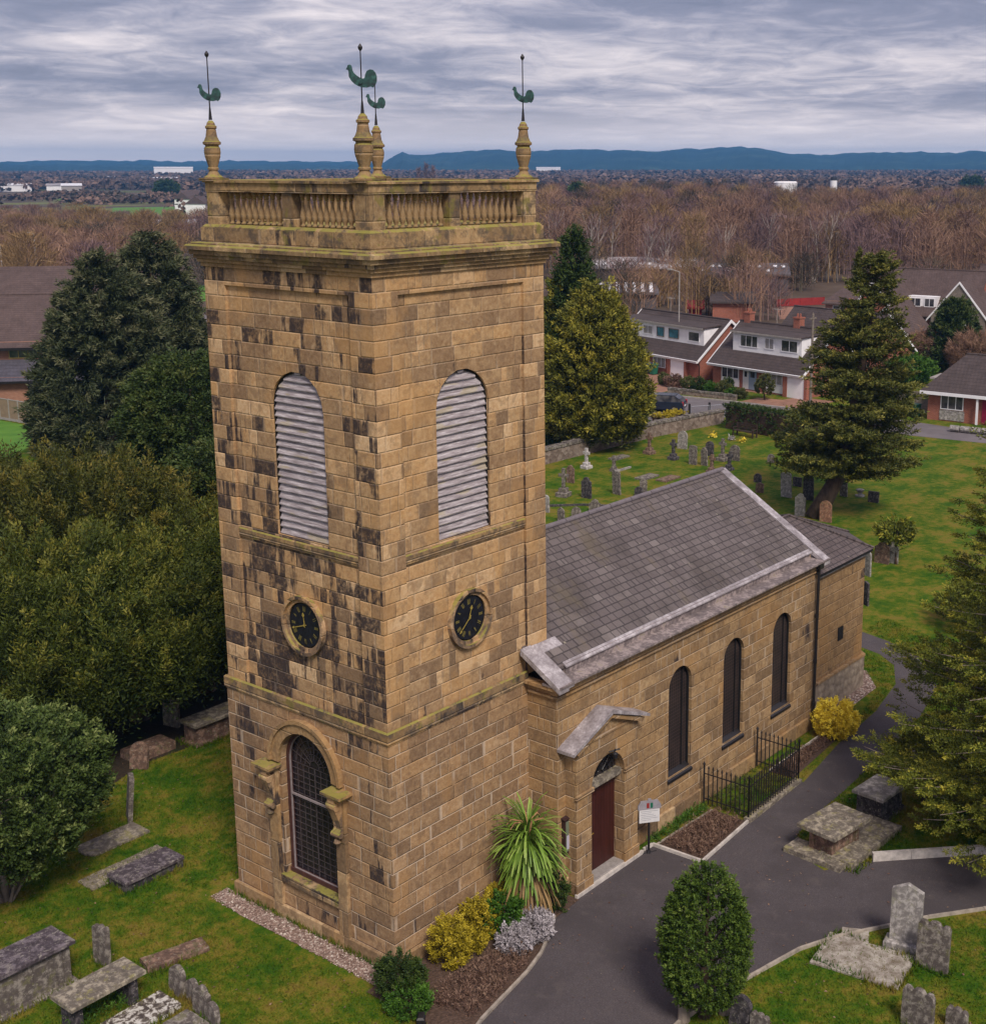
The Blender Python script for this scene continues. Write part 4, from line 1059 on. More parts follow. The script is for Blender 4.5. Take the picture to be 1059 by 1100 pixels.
for row in [(47.49, 31.14, 1.38, 'g_white', 'white cross on a base near the wall, left of the ledger slab', 0), (53.77, 30.45, 1.52, 'g_brown', 'brown stone cross on a stepped base against the wall', 0),
 (53.25, 28.06, 1.42, 'g_dark', 'dark cross on a rock base below the pale gothic headstone', 0), (51.41, 23.76, 1.25, 'g_brown', 'brown cross standing just beyond the roof ridge end', .06),
 (55.04, 25.19, 1.54, 'g_grey', 'grey cross on a broad base beside the round grey headstone', 0), (52.80, 23.30, 1.26, 'g_dark', 'dark leaning cross at the end of the roof ridge', .12),
 (40.61, 27.53, 1.75, 'g_grey', 'grey cross on a tall rocky base near the tower', 0), (47.94, 29.18, 1.05, 'g_grey', 'small grey cross above the tall grey headstone', 0)]:
    cross(*row[:5], 'stone crosses in the churchyard behind the church', random.uniform(-.2, .2), row[5], True)
def ledger(x, y, lx, ly, h_, mt, label, rz=0.0, group='flat grave slabs', tilt=0.0, roundend=False):
    a, b = lx/2, ly/2
    if roundend: o_ = [(a, -b), (a, b)] + [(-a+b*.6-b*math.sin(t)*.6, b*math.cos(t)) for t in [math.pi*i/8 for i in range(9)]]
    else:
        o_ = [(-a, -b), (a, -b), (a, b), (-a, b)]
        o2 = []
        for i in range(4):
            p0, p1 = o_[i], o_[(i+1) % 4]
            for k_ in range(5):
                t = k_/5; o2.append((p0[0]+(p1[0]-p0[0])*t+random.uniform(-.012, .012), p0[1]+(p1[1]-p0[1])*t+random.uniform(-.012, .012)))
        o_ = o2
    m_ = MB(); m_.prism(o_, -.03, h_)
    o = m_.build('grave_slab', M[mt]); o.location = (x, y, 0); o.rotation_euler = (tilt, tilt*.5, rz)
    return tag(o, label, 'grave slab', group)
ledger(51.36, 31.30, 1.6, .7, .10, 'g_grey', 'grey ledger slab lying near the wall right of the white cross')
ledger(48.53, 28.87, 1.7, .15, .12, 'g_pale', 'pale kerb strip of a grave right of the small grey cross')
ledger(47.75, 26.35, 1.7, .8, .10, 'g_grey', 'grey ledger slab on the lawn beyond the middle of the roof ridge')
ledger(48.2, 25.0, 1.7, .8, .10, 'g_brown', 'brown ledger slab with low kerb beyond the roof ridge')
kerb('grave_kerb', [(37.5, 27.2), (39.5, 25.2), (40.2, 23.8)], .12, .12, M['g_dark'], 'low dark stone kerb curving past the grey cross near the tower', 'kerbs round old graves')
o = MB(); o.lathe(51.65, 13.13, 0, [(0, .3), (.08, .3), (.1, .15), (.2, .1), (.3, .2), (.42, .26), (.45, .2)], 10)
tag(o.build('stone_urn', M['g_pale']), 'small pale urn vase on the grass right of the yew trunk', 'urn')
for (x, y, c_, lb) in ((61.37, 30.02, 'f_fire', 'brown and orange flowers laid in the grass near the bench'), (61.30, 28.37, 'f_silver', 'white flowers in a pot on the grass before the bench'), (61.18, 27.32, 'f_fire', 'orange flowers on the grass right of the white ones')):
    rg = np.random.default_rng(int(x*100)); n = 60; c0 = rg.normal(0, .13, (n, 3)); c0[:, 2] = np.abs(c0[:, 2])+.06; dd_ = rg.normal(0, .06, (n, 4, 3))
    o = cloudmesh('flower_posy', c0[:, None, :]+dd_, M[c_], attr=rg.random(n)); o.location = (x, y, 0); tag(o, lb, 'flowers', 'flowers on the graves')
# --- near graves on the left lawn
GL = 'old headstones on the west lawn'
headstone('segment', .55, 12.35, 1.50, .62, 'g_grey', 'tall grey headstone seen edge-on beside the blue-green bush', GL, R(-28), .10, .03, .14)
headstone('scallop', -4.28, 6.17, 1.05, .50, 'g_grey', 'wavy-topped grey headstone behind the chest tomb', GL, R(8), .05, -.03, .14)
headstone('round', -3.90, 3.58, .78, .48, 'g_grey', 'round-topped grey stone, uppermost of the diagonal row of four', GL, R(2), .05, .05, .14)
headstone('round', -3.85, 3.00, .58, .44, 'g_grey', 'short leaning stone, second down the diagonal row of four', GL, R(-8), .08, -.14, .14)
headstone('shoulder', -4.02, 2.42, .82, .50, 'g_grey', 'brown-topped stone, third down the diagonal row of four', GL, R(4), -.03, .10, .14)
headstone('round', -4.09, 1.90, .56, .44, 'g_grey', 'small dark-edged stone, lowest of the diagonal row of four', GL, R(-4), .05, -.1, .14)
headstone('round', 2.8, 15.2, .95, .62, 'g_brown', 'brown stone leaning at the edge of the dark yard beside the bush', GL, R(30), .1, .05, .14)
headstone('segment', 5.55, 17.3, 1.10, .70, 'f_mossy', 'moss-green headstone in the shade of the big yew', GL, R(10), 0, .03, .14) if 'f_mossy' in M else headstone('segment', 5.55, 17.3, 1.10, .70, 'g_lichen', 'moss-green headstone in the shade of the big yew', GL, R(10), 0, .03, .14)
def chest(name, x0, x1, y0, y1, h_, topm, sidem, label, oh=.14, tt=.12, base=True, legs=False, group='chest and table tombs', rz=0.0):
    cx, cy = (x0+x1)/2, (y0+y1)/2; a, b = (x1-x0)/2, (y1-y0)/2
    r_ = thing(name, label, 'tomb', (cx, cy, 0), rz, group)
    m_ = MB(); m_.box(-a, -b, h_-tt, a, b, h_, bev=.03); m_.build('top_slab', M[topm], r_)
    if not legs:
        m_ = MB(); m_.box(-a+oh, -b+oh, 0, a-oh, b-oh, h_-tt)
        m_.build('chest', M[sidem], r_)
        for sx in (-1, 1):
            for sy in (-1, 1):
                m_ = MB(); X, Y_ = sx*(a-oh-.06), sy*(b-oh-.06); m_.box(X-.09, Y_-.09, 0, X+.09, Y_+.09, h_-tt-.002); m_.build('corner_pilaster', M[sidem], r_)
    else:
        for sx in (-1, 1):
            m_ = MB(); X = sx*(a-oh-.12); m_.box(X-.09, -b+oh, 0, X+.09, b-oh, h_-tt); m_.build('support', M[sidem], r_)
    if base:
        m_ = MB(); m_.box(-a-.02, -b-.02, -.02, a+.02, b+.02, .10, bev=.03); m_.build('base_slab', M[sidem], r_)
    return r_
chest('chest_tomb', -7.35, -5.10, 5.90, 6.95, 1.20, 'g_purple', 'g_grey', 'large chest tomb with a purple-grey top at the left edge')
chest('table_tomb', -6.50, -4.54, 3.80, 4.72, .92, 'g_lichen', 'g_dark', 'table tomb with a lichen-spotted brown top and ivy beneath', legs=True, base=False)
chest('low_tomb', -2.04, -.13, 8.55, 9.45, .36, 'g_purple', 'g_dark', 'low black-topped slab tomb in the middle of the west lawn', oh=.06, base=False)
ledger(-1.2, 9.85, 2.6, .8, .03, 'soilmoss' if 'soilmoss' in M else 'g_lichen', 'mossy flush slab just behind the low black tomb')
ledger(-.56, 11.55, 2.0, .9, .07, 'g_lichen', 'flat moss-covered slab with a rounded end beside the bush', roundend=True)
ledger(-3.0, 4.92, 1.6, .55, .14, 'g_brown', 'long low brown ledger stone between the table tomb and the tower', rz=R(-14), tilt=.03)
ledger(-5.0, 3.40, 1.60, .86, .16, 'g_splash', 'slab thickly spotted with white lichen in the bottom left corner')
ledger(-4.55, 2.3, .7, .85, .12, 'g_grey', 'plain grey slab end at the bottom edge beside the row of stones')
chest('chest_tomb', 4.95, 7.4, 15.0, 15.95, .82, 'g_lichen', 'g_brown', 'mossy-topped chest tomb in shade just left of the tower')
ledger(3.7, 16.0, 1.6, .9, .30, 'g_brown', 'dark brown slab in the shade left of the mossy chest tomb')
# --- right side
chest('table_tomb', 11.25, 13.15, -6.50, -5.15, .95, 'g_lichen', 'g_brown', 'table tomb with a lichened top tipped beside the path', oh=.30, tt=.14, base=False, rz=R(-8))
ledger(12.9, -6.35, 3.0, 1.1, .20, 'g_lichen', 'thick lichened slab lying under and beside the table tomb', rz=R(-3))
ledger(11.45, -5.7, .75, 1.9, .16, 'g_lichen', 'short mossy kerb block at the front of the table tomb', rz=R(-3))
chest('table_tomb', 14.4, 15.9, -6.4, -5.3, .85, 'g_pale', 'g_dark', 'smaller grey table tomb half hidden under the near tree', oh=.15, base=True, rz=R(-5))
headstone('point', 8.69, -9.72, 1.62, .80, 'g_pale', 'tall pale pointed headstone on a base beside the drive', 'headstones on the lawn by the drive', R(12), .02, .0, .16, base=True)
headstone('scallop', 8.30, -10.62, 1.32, .82, 'g_grey', 'streaked brown-grey headstone with a wavy top', 'headstones on the lawn by the drive', R(4), .03, .02, .15)
headstone('scallop', 5.87, -11.33, 1.05, .78, 'g_grey', 'dark grey scalloped headstone cut by the bottom edge', 'headstones on the lawn by the drive', R(-2), .02, .0, .15)
headstone('scallop', 6.43, -12.06, .55, .50, 'g_grey', 'small stone top at the bottom right edge', 'headstones on the lawn by the drive', R(-2), .02, .0, .15)
headstone('round', 3.35, -8.0, .88, .50, 'g_dark', 'dark round headstone right of the clipped bush', 'headstones on the lawn by the drive', R(4), .02, .08, .14)
headstone('scallop', 3.35, -8.55, .62, .46, 'g_grey', 'small worn stone next to the dark round one', 'headstones on the lawn by the drive', R(-2), .02, .0, .14)
ledger(7.55, -9.1, 1.55, 2.3, .05, 'g_rough', 'broad crumbled flat slab beside the drive', rz=R(8), group='flat grave slabs')
ledger(8.4, -8.45, .7, .7, .04, 'g_rough', 'small broken slab corner touching the kerb', rz=R(25))
ledger(17.0, -9.3, 1.6, .8, .35, 'g_brown', 'brown slab end showing under the near tree')
kerb('grave_kerb', [(19.2, -5.0), (21, -5.2)], .3, .3, M['g_pale'], 'pale stone block edge under the near tree by the path', 'kerbs round old graves')
# ================================================================ planting
def leaves(C, A, Rr, Ln, n, ll, lw, seed, spread=.6, flat=0.0, par=.7):
    """n leaves on each clump. C centres, A axes, Rr radii, Ln lengths"""
    rg = np.random.default_rng(seed); K = len(C)
    A = unit(A); idx = np.repeat(np.arange(K), n); N = len(idx)
    t = rg.random(N)
    off = unit(rg.normal(0, 1, (N, 3))) * (rg.random(N)**.5*(1-.65*t))[:, None]*Rr[idx][:, None]
    if flat: off[:, 2] *= (1-flat)
    P_ = C[idx] + A[idx]*((t-.35)*Ln[idx])[:, None] + off
    D = unit(A[idx]*par + unit(off+1e-6)*spread + rg.normal(0, .35, (N, 3)))
    S_ = unit(np.cross(D, rg.normal(0, 1, (N, 3))))
    L = ll*rg.uniform(.6, 1.35, N)[:, None]; W_ = lw*rg.uniform(.7, 1.3, N)[:, None]
    V = np.zeros((N, 4, 3))
    V[:, 0] = P_-D*L*.5; V[:, 1] = P_+S_*W_*.5; V[:, 2] = P_+D*L*.5; V[:, 3] = P_-S_*W_*.5
    ck = rg.random(K); r_ = np.clip(ck[idx]*.42+rg.random(N)*.24+t*.42-.04, 0, 1)
    return V, r_
def lump(p, f, amp, ph):
    return 1+amp*(np.sin(p[:, 0]*f+ph)+np.sin(p[:, 1]*f*1.13+ph*2)+np.sin(p[:, 2]*f*.9+ph*3)+.6*np.sin((p[:, 0]+p[:, 2])*f*2.1+ph))/3.0
def crown_pts(prof, H0, H1, n, seed, amp=.16, freq=1.2, inner=.25, squash=(1, 1)):
    """points near the surface of a crown of revolution prof(t) between H0 and H1"""
    rg = np.random.default_rng(seed)
    t = rg.random(n*3); r_ = prof(t); keep = rg.random(n*3) < r_/r_.max()+.03; t = t[keep][:n]; r_ = prof(t)
    k = len(t); a = rg.uniform(0, 2*np.pi, k)
    rho = np.where(rg.random(k) < inner, rg.uniform(.3, .85, k), rg.uniform(.85, 1.02, k))
    base = np.c_[np.cos(a)*squash[0], np.sin(a)*squash[1]]
    P_ = np.c_[base*(r_*rho)[:, None], H0+(H1-H0)*t]
    ph = seed*1.7
    q = np.c_[base*r_[:, None], P_[:, 2]]
    lf = lump(q, freq, amp, ph)
    P_[:, :2] *= lf[:, None]
    out = np.c_[base, np.zeros(k)]
    return P_, out, t, rho
def trunk_mesh(H, r0, seed, lean=(0, 0), limbs=6, crown0=.3, lr=1.5):
    rg = random.Random(seed); m_ = MB(); pts = [Vector((0, 0, -.1))]
    for i in range(1, 6): pts.append(Vector((lean[0]*i/5+rg.uniform(-.08, .08), lean[1]*i/5+rg.uniform(-.08, .08), H*i/5)))
    rad = [r0*1.35]+[r0*(1-.17*i) for i in range(1, 6)]
    m_.path(pts, rad, 8)
    for i in range(limbs):
        t = crown0+(1-crown0)*i/limbs*.9; k = min(4, int(t*5)); p = pts[k].lerp(pts[k+1], t*5-k); a = rg.uniform(0, 6.28); L = lr*rg.uniform(.6, 1.1)*(1.15-t)
        q = p+Vector((math.cos(a)*L*.5, math.sin(a)*L*.5, L*.25)); q2 = p+Vector((math.cos(a)*L, math.sin(a)*L, L*.55))
        r_ = r0*(1-.8*t)*.4; m_.path([p, q, q2], [r_, r_*.7, r_*.3], 5)
    return m_
def tree(name, label, cat, x, y, H, prof, n, per, ll, lw, mt, seed, H0=.5, H1=None, amp=.16, freq=1.2, up=.6, clr=.45, cln=.8, inner=.25, trunk=.25, group=None, bark='bark', lean=(0, 0), squash=(1, 1), spread=.6, scale=1.0, flat=0., shift=(0, 0)):
    r_ = thing(name, label, cat, (x, y, 0), 0, group)
    H1 = H1 or H
    P_, out, t, rho = crown_pts(prof, H0, H1, n, seed, amp, freq, inner, squash)
    A = out*(1-up)+np.array([0, 0, 1.0])*up
    tt = (P_[:, 2]/H)[:, None]; P_[:, :2] += np.array(lean)*tt + np.array(shift)
    rg = np.random.default_rng(seed+99); sz = rg.uniform(.65, 1.35, len(P_))
    V, rn = leaves(P_, A+rg.normal(0, .25, A.shape), clr*sz, cln*sz, per, ll, lw, seed+1, spread, flat)
    cloudmesh('crown', V, M[mt], r_, rn)
    if trunk: trunk_mesh(H*.85, trunk, seed, lean, 7, .25, float(prof(np.array([.4]))[0])).build('trunk', M[bark], r_, smooth=True)
    return r_
cone = lambda R0, p=1.0, low=.12: (lambda t: R0*np.clip(np.minimum(1, (t+.03)/low), .2, 1)*np.clip(1-t, 0, 1)**p + .12)
dome = lambda R0, k=.5: (lambda t: R0*np.sqrt(np.clip(1-((t-k)/(1.02-k if True else 1))**2*(t > k)-((t-k)/(k+.25))**2*(t <= k), 0, 1))+.05)
egg = lambda R0: (lambda t: R0*np.sin(np.pi*np.clip(t*.92+.06, 0, 1)**.9)**.6)

# dense yews left of the tower
TL = 'big evergreens west of the churchyard'
def at(px, d_): return to_world(d_, pxdeg(px))
tree('yew_tree', 'broad bronze-green yew filling the left edge, upper spread', 'tree', *at(62, 54), 7.9, dome(5.0, .35), 620, 300, .17, .055, 'f_yew2', 11, H0=.8, amp=.30, freq=.9, up=.85, clr=.62, cln=2.1, trunk=.35, group=TL)
tree('yew_tree', 'olive-green yew touching the tower, nearest the shaded tombs', 'tree', *at(185, 50.5), 5.9, dome(4.2, .35), 560, 290, .16, .05, 'f_yew', 12, H0=2.3, amp=.30, freq=1.0, up=.8, clr=.58, cln=1.9, trunk=.3, group=TL)
tree('yew_tree', 'low yew at the left picture edge above the blue-green bush', 'tree', *at(10, 47.5), 6.6, dome(4.3, .35), 540, 290, .16, .05, 'f_yew', 13, H0=2.0, amp=.30, freq=1.0, up=.75, clr=.58, cln=1.9, trunk=.3, group=TL)
tree('yew_tree', 'olive yew in the middle of the group, just above the shaded brown stone', 'tree', *at(105, 48.5), 5.9, dome(4.2, .35), 540, 290, .16, .05, 'f_yew', 113, H0=2.2, amp=.30, freq=1.0, up=.75, clr=.58, cln=1.9, trunk=.3, group=TL)
tree('yew_tree', 'bronze yew at the back of the group, tips against the dark evergreen', 'tree', *at(160, 57), 5.6, dome(4.2, .4), 480, 280, .18, .06, 'f_yew2', 14, H0=1.0, amp=.28, freq=.9, up=.85, clr=.64, cln=2.1, trunk=.3, group=TL)
tree('yew_tree', 'yew at the far left edge below the panel fence', 'tree', *at(0, 60), 6.8, dome(4.8, .4), 460, 280, .19, .06, 'f_yew2', 15, H0=1.0, amp=.28, freq=.9, up=.85, clr=.64, cln=2.1, trunk=.3, group=TL)
tree('evergreen_tree', 'dark green rounded evergreen between the cypresses and the tower', 'tree', *at(190, 68), 10.6, dome(3.6, .42), 1500, 80, .19, .085, 'f_holly', 16, H0=.8, amp=.26, freq=1.1, up=.35, clr=.48, cln=.7, trunk=.3, group=TL)
tree('evergreen_tree', 'lower dark evergreen hugging the left side of the tower', 'tree', *at(222, 58), 8.2, dome(2.9, .45), 800, 80, .17, .08, 'f_holly', 17, H0=.8, amp=.24, freq=1.1, up=.35, clr=.42, cln=.7, trunk=.25, group=TL)
tree('cypress_tree', 'tall dark grey-green cypress, left one of the pair', 'tree', *at(98, 98), 13.9, lambda t: 4.5*np.clip(1-t**2.2, 0, 1)**.8+.15, 1000, 110, .40, .09, 'f_dark', 18, H0=.3, amp=.2, freq=1.0, up=.25, clr=.65, cln=1.3, trunk=.35, group='cypress pair')
tree('cypress_tree', 'taller dark cypress standing behind on the right of the pair', 'tree', *at(154, 103), 14.9, lambda t: 4.5*np.clip(1-t**1.9, 0, 1)**.85+.15, 1050, 110, .40, .09, 'f_dark', 19, H0=.3, amp=.2, freq=1.0, up=.25, clr=.65, cln=1.3, trunk=.35, group='cypress pair')
# behind the tower on the right
tree('golden_cypress', 'golden-green cypress with full crown right of the tower', 'tree', *at(641, 93.5), 11.3, lambda t: 3.75*np.clip(1-t**1.8, 0, 1)**.7*np.clip(.62+t*2.2, 0, 1)+.1, 1100, 120, .30, .09, 'f_gold', 20, H0=1.0, amp=.26, freq=1.0, up=.5, clr=.62, cln=1.4, trunk=.35, group='cypresses beside the tower')
tree('cypress_tree', 'narrow very dark cypress rising above the golden one', 'tree', *at(616, 96), 15.4, lambda t: 2.5*np.clip(1-t**1.6, 0, 1)**.8+.12, 1200, 55, .30, .09, 'f_deep', 21, H0=.4, amp=.12, freq=1.2, up=.5, clr=.42, cln=1.0, trunk=.3, group='cypresses beside the tower')
tree('golden_cypress', 'yellow-green cypress half hidden by the tower edge', 'tree', *at(598, 96), 11.6, cone(2.6, .7), 900, 55, .32, .10, 'f_gold', 22, H0=.4, amp=.16, up=.5, clr=.5, cln=1.0, trunk=.3, group='cypresses beside the tower')

def bough_tree(name, label, x, y, H, R0, nb, mt, seed, H0=2.0, lean=(0, 0), ll=.3, lw=.09, per=42, prof=None, bark='bark', droop=-.12, clr=.42, group=None, twist=0.0, vis=.045, gap=0.0, trunk=.35, cx=(0, 0), step=.5, asym=None, azr=None):
    """conifer built of separate spreading boughs with tufts of needles along each"""
    r_ = thing(name, label, 'tree', (x, y, 0), 0, group)
    rg = np.random.default_rng(seed); C, A, RR, LL = [], [], [], []
    bm_ = MB(); prof = prof or (lambda t: R0*(1-t)**.8)
    for b in range(nb):
        t = (b+rg.random())/nb; z = H0+(H-H0)*t
        a = rg.uniform(*azr) if azr else rg.uniform(0, 2*np.pi)
        L = prof(t)*rg.uniform(.72, 1.12)
        if asym: L *= asym(a, t)
        dv = np.array([math.cos(a), math.sin(a), 0]); sag = droop*rg.uniform(.3, 1.6)
        p0 = np.array([lean[0]*z/H+cx[0]*min(1, z/3), lean[1]*z/H+cx[1]*min(1, z/3), z]); pts = []
        k = max(2, int(L/step))
        for i in range(k+1):
            s = i/k; pts.append(p0+dv*L*s+np.array([0, 0, 1])*(sag*L*s*(1-s*.5)+.12*L*s*s))
        bm_.path([Vector(p) for p in pts], [vis*(1-.75*i/k) for i in range(k+1)], 5)
        side = np.array([-dv[1], dv[0], 0])
        for i in range(1, k+1):
            s = i/k; wd = .42*L*(s*(1.15-s))*1.3+.15
            for j in range(max(1, int(2+wd*2.3))):
                if rg.random() < gap: continue
                off = side*rg.uniform(-wd, wd)+np.array([0, 0, rg.normal(0, .10)])+dv*rg.uniform(-.25, .25)
                C.append(pts[i]+off); A.append(dv*.8+side*np.sign(off@side)*.5+np.array([0, 0, rg.uniform(.0, .5)]))
                q = clr*rg.uniform(.7, 1.3); RR.append(q); LL.append(q*2.0)
    # leader tip
    for i in range(10):
        C.append(np.array([lean[0], lean[1], H-.15*i])+rg.normal(0, .08, 3)); A.append(np.array([0, 0, 1.])); RR.append(.3); LL.append(.6)
    V, rn = leaves(np.array(C), np.array(A), np.array(RR), np.array(LL), per, ll, lw, seed+1, .7, .35, .6)
    cloudmesh('crown', V, M[mt], r_, rn)
    pts = [Vector((0, 0, -.1))]+[Vector((lean[0]*i/6+cx[0]*min(1, H*i/6/3), lean[1]*i/6+cx[1]*min(1, H*i/6/3), H*.96*i/6)) for i in range(1, 7)]
    bm_.path(pts, [trunk*1.4, trunk, trunk*.85, trunk*.7, trunk*.5, trunk*.3, trunk*.08], 9)
    bm_.build('trunk', M[bark], r_, smooth=True)
    return r_
def pr_mid(t): return 4.25*np.clip(1-t, 0, 1)**.82*(1 if t > .12 else .7+2.5*t) + .28
bough_tree('leaning_cedar', 'big olive-green conifer with a leaning trunk beyond the annexe', 45.6, 13.0, 14.9, 4.8, 215, 'f_cedar', 31, H0=2.0, lean=(2.1, -1.1), prof=pr_mid, cx=(.9, -.9), per=54, ll=.22, lw=.07, clr=.42, droop=-.06, trunk=.42, gap=.04)
# near tree on the right edge, shaggy, with bare pale branches showing
def pr_near(t): return (5.0 if t < .2 else 5.0-1.7*(t-.2)/.3 if t < .5 else 3.3-2.0*(t-.5)/.5)
bough_tree('juniper_tree', 'shaggy olive juniper with bare grey branches at the right edge', 16.0, -10.6, 14.4, 4.2, 270, 'f_near', 32, H0=.9, prof=pr_near, per=105, ll=.085, lw=.034, clr=.27, droop=-.04, trunk=.3, gap=.22, bark='bark_grey', vis=.04, step=.36)
tree('juniper_bush', 'rounded juniper spray overhanging the half hidden table tomb', 'bush', 16.6, -6.7, 2.5, egg(1.15), 150, 80, .11, .035, 'f_near', 33, H0=.7, up=.5, clr=.28, cln=.5, trunk=.08)
tree('juniper_bush', 'low juniper spray on the lawn behind the near tree', 'bush', 33.5, -2.2, 2.1, egg(2.4), 170, 70, .2, .06, 'f_near', 34, H0=.3, up=.4, clr=.35, cln=.6, trunk=.08)
tree('juniper_bush', 'small dark bush growing over the broad red-brown headstone', 'bush', 39.9, 5.2, 2.3, egg(1.0), 60, 50, .2, .07, 'f_near', 35, H0=1.2, up=.4, clr=.3, cln=.5, trunk=.07)
tree('round_bush', 'blue-green shaggy bush with bare stems at the lower left', 'bush', -4.2, 10.9, 5.2, lambda t: 2.55*np.clip(1-((t-.5)/.56)**2, 0, 1)**.5+.05, 1100, 75, .13, .055, 'f_bush', 36, H0=1.2, amp=.18, freq=1.6, up=.5, clr=.26, cln=.5, trunk=.10, bark='bark_grey', inner=.3)
b_ = MB(); rr_ = random.Random(4)
for i in range(14):
    a = rr_.uniform(0, 6.28); q = Vector((math.cos(a)*rr_.uniform(.5, 1.6), math.sin(a)*rr_.uniform(.5, 1.6), rr_.uniform(1.4, 2.4)))
    b_.path([Vector((math.cos(a)*.15, math.sin(a)*.15, 0)), q*.5+Vector((0, 0, .1)), q, q*1.25+Vector((0, 0, .6))], [.05, .04, .028, .015], 5)
o = b_.build('stems', M['bark_grey'], [o for o in bpy.data.objects if o.name.startswith('round_bush')][-1])
# clipped yew on the drive lawn
tp = tree('clipped_bush', 'tall egg-shaped clipped bush beside the drive', 'bush', 3.20, -7.12, 3.85, lambda t: 1.03*np.sin(np.pi*np.clip(t*.90+.06, 0, 1)**.85)**.55, 1500, 34, .075, .034, 'f_box', 37, H0=.42, H1=3.8, amp=.03, freq=2.5, up=.4, clr=.12, cln=.22, trunk=.12, inner=.12)
for (dx_, dy_) in ((-.42, .3), (.42, -.30)):
    m_ = MB(); m_.lathe(dx_, dy_, 0, [(0, .16), (.35, .13), (.7, .12)], 8); m_.build('stem', M['bark_grey'], tp)
# shrubs in the bed by the tower
SB = 'shrubs in the bed under the tower'
def shrub(x, y, h_, r_, mt, lb, seed, n=160, per=60, ll=.07, lw=.03, up=.45, group=SB, nm='shrub', fam='shrub', z0=.05, clr=.14):
    return tree(nm, lb, fam, x, y, h_, lambda t: r_*np.clip(1-((t-.45)/.6)**2, 0, 1)**.5+.02, n, per, ll, lw, M_key(mt), seed, H0=z0, amp=.14, freq=4.0, up=up, clr=clr, cln=clr*1.8, trunk=.03, group=group)
def M_key(k): return k
shrub(1.05, -.85, 1.2, .44, 'f_yellow', 'tall yellow conifer shrub nearest the tower corner', 41)
shrub(2.35, -.62, 1.05, .42, 'f_yellow', 'rounded yellow conifer shrub in the middle of the bed', 42)
shrub(3.35, -.5, .9, .36, 'f_yellow', 'yellow shrub just behind the cordyline stem', 43)
shrub(1.75, -.95, .62, .32, 'f_yellow', 'small low yellow shrub between the two tall ones', 44, n=70)
shrub(2.95, -1.0, 1.0, .46, 'f_green', 'glossy green shrub between yellow and silver ones', 45, ll=.10, lw=.05)
shrub(2.55, -1.75, .50, .40, 'f_silver', 'silver-white shrub by the kerb, left one', 46, n=120, ll=.09, lw=.035)
shrub(3.25, -1.72, .56, .44, 'f_silver', 'silver-white shrub by the kerb, right one', 47, n=120, ll=.09, lw=.035)
shrub(4.55, -1.15, .95, .48, 'f_deep', 'dark green shrub right of the cordyline by the noticeboard', 48, n=140)
shrub(-.62, -.80, .95, .50, 'f_deep', 'dark green shrub at the foot of the tower corner', 49, n=200)
shrub(-.9, -1.45, .55, .5, 'f_green', 'low green shrub at the tip of the bed', 50, n=100)
shrub(-2.6, -2.9, .55, .55, 'f_green', 'low tufty bush at the bottom edge of the lawn', 51, n=90, group=None)
tree('shrub', 'orange-yellow rounded shrub beside the downpipe', 'shrub', 19.45, -2.05, 1.15, lambda t: .75*np.clip(1-((t-.45)/.6)**2, 0, 1)**.5+.02, 260, 60, .09, .035, 'f_fire', 52, H0=.05, amp=.14, freq=4.0, up=.45, clr=.17, cln=.3, trunk=.03)
def groundplants(name, poly, n, mt, seed, h_=.35, ll=.10, lw=.018, per=14, label=None):
    rg = np.random.default_rng(seed); a = np.array(poly); lo, hi = a.min(0), a.max(0)
    q = rg.uniform(lo, hi, (n*3, 2)); q = q[inside(q, poly)][:n]; k = len(q)
    C = np.c_[q, rg.uniform(.04, h_*.5, k)]; A = np.c_[rg.normal(0, .35, (k, 2)), np.ones(k)]
    V, rn = leaves(C, A, np.full(k, .12), rg.uniform(.5, 1.1, k)*h_, per, ll, lw, seed+1, .7)
    V[:, :, 2] = np.maximum(V[:, :, 2], .022)
    o = cloudmesh(name, V, M[mt], None, rn); return tag(o, kind='stuff')
groundplants('heather_carpet', [(-.2, -2.9), (2.0, -2.5), (2.8, -2.2), (2.2, -1.5), (.4, -1.35), (-.5, -1.6)], 420, 'f_heath', 61, .38)
groundplants('heather_carpet', [(9.25, -1.75), (9.3, -3.05), (11.9, -2.85), (11.9, -1.8)], 520, 'f_heath', 62, .34)
groundplants('heather_carpet', [(15.6, -1.85), (15.6, -2.5), (19.0, -2.2), (19.0, -1.85)], 240, 'f_heath', 63, .26)
groundplants('wall_grass', [(9.1, -1.2), (9.1, -1.55), (12, -1.6), (12, -1.2)], 160, 'f_green', 64, .25)
groundplants('wall_grass', [(12.2, -1.25), (12.2, -2.8), (15.2, -2.7), (15.2, -1.25)], 260, 'f_olive', 65, .22)
groundplants('wall_ivy', [(-6.4, 3.9), (-4.6, 3.9), (-4.6, 4.6), (-6.4, 4.6)], 110, 'f_green', 66, .5)

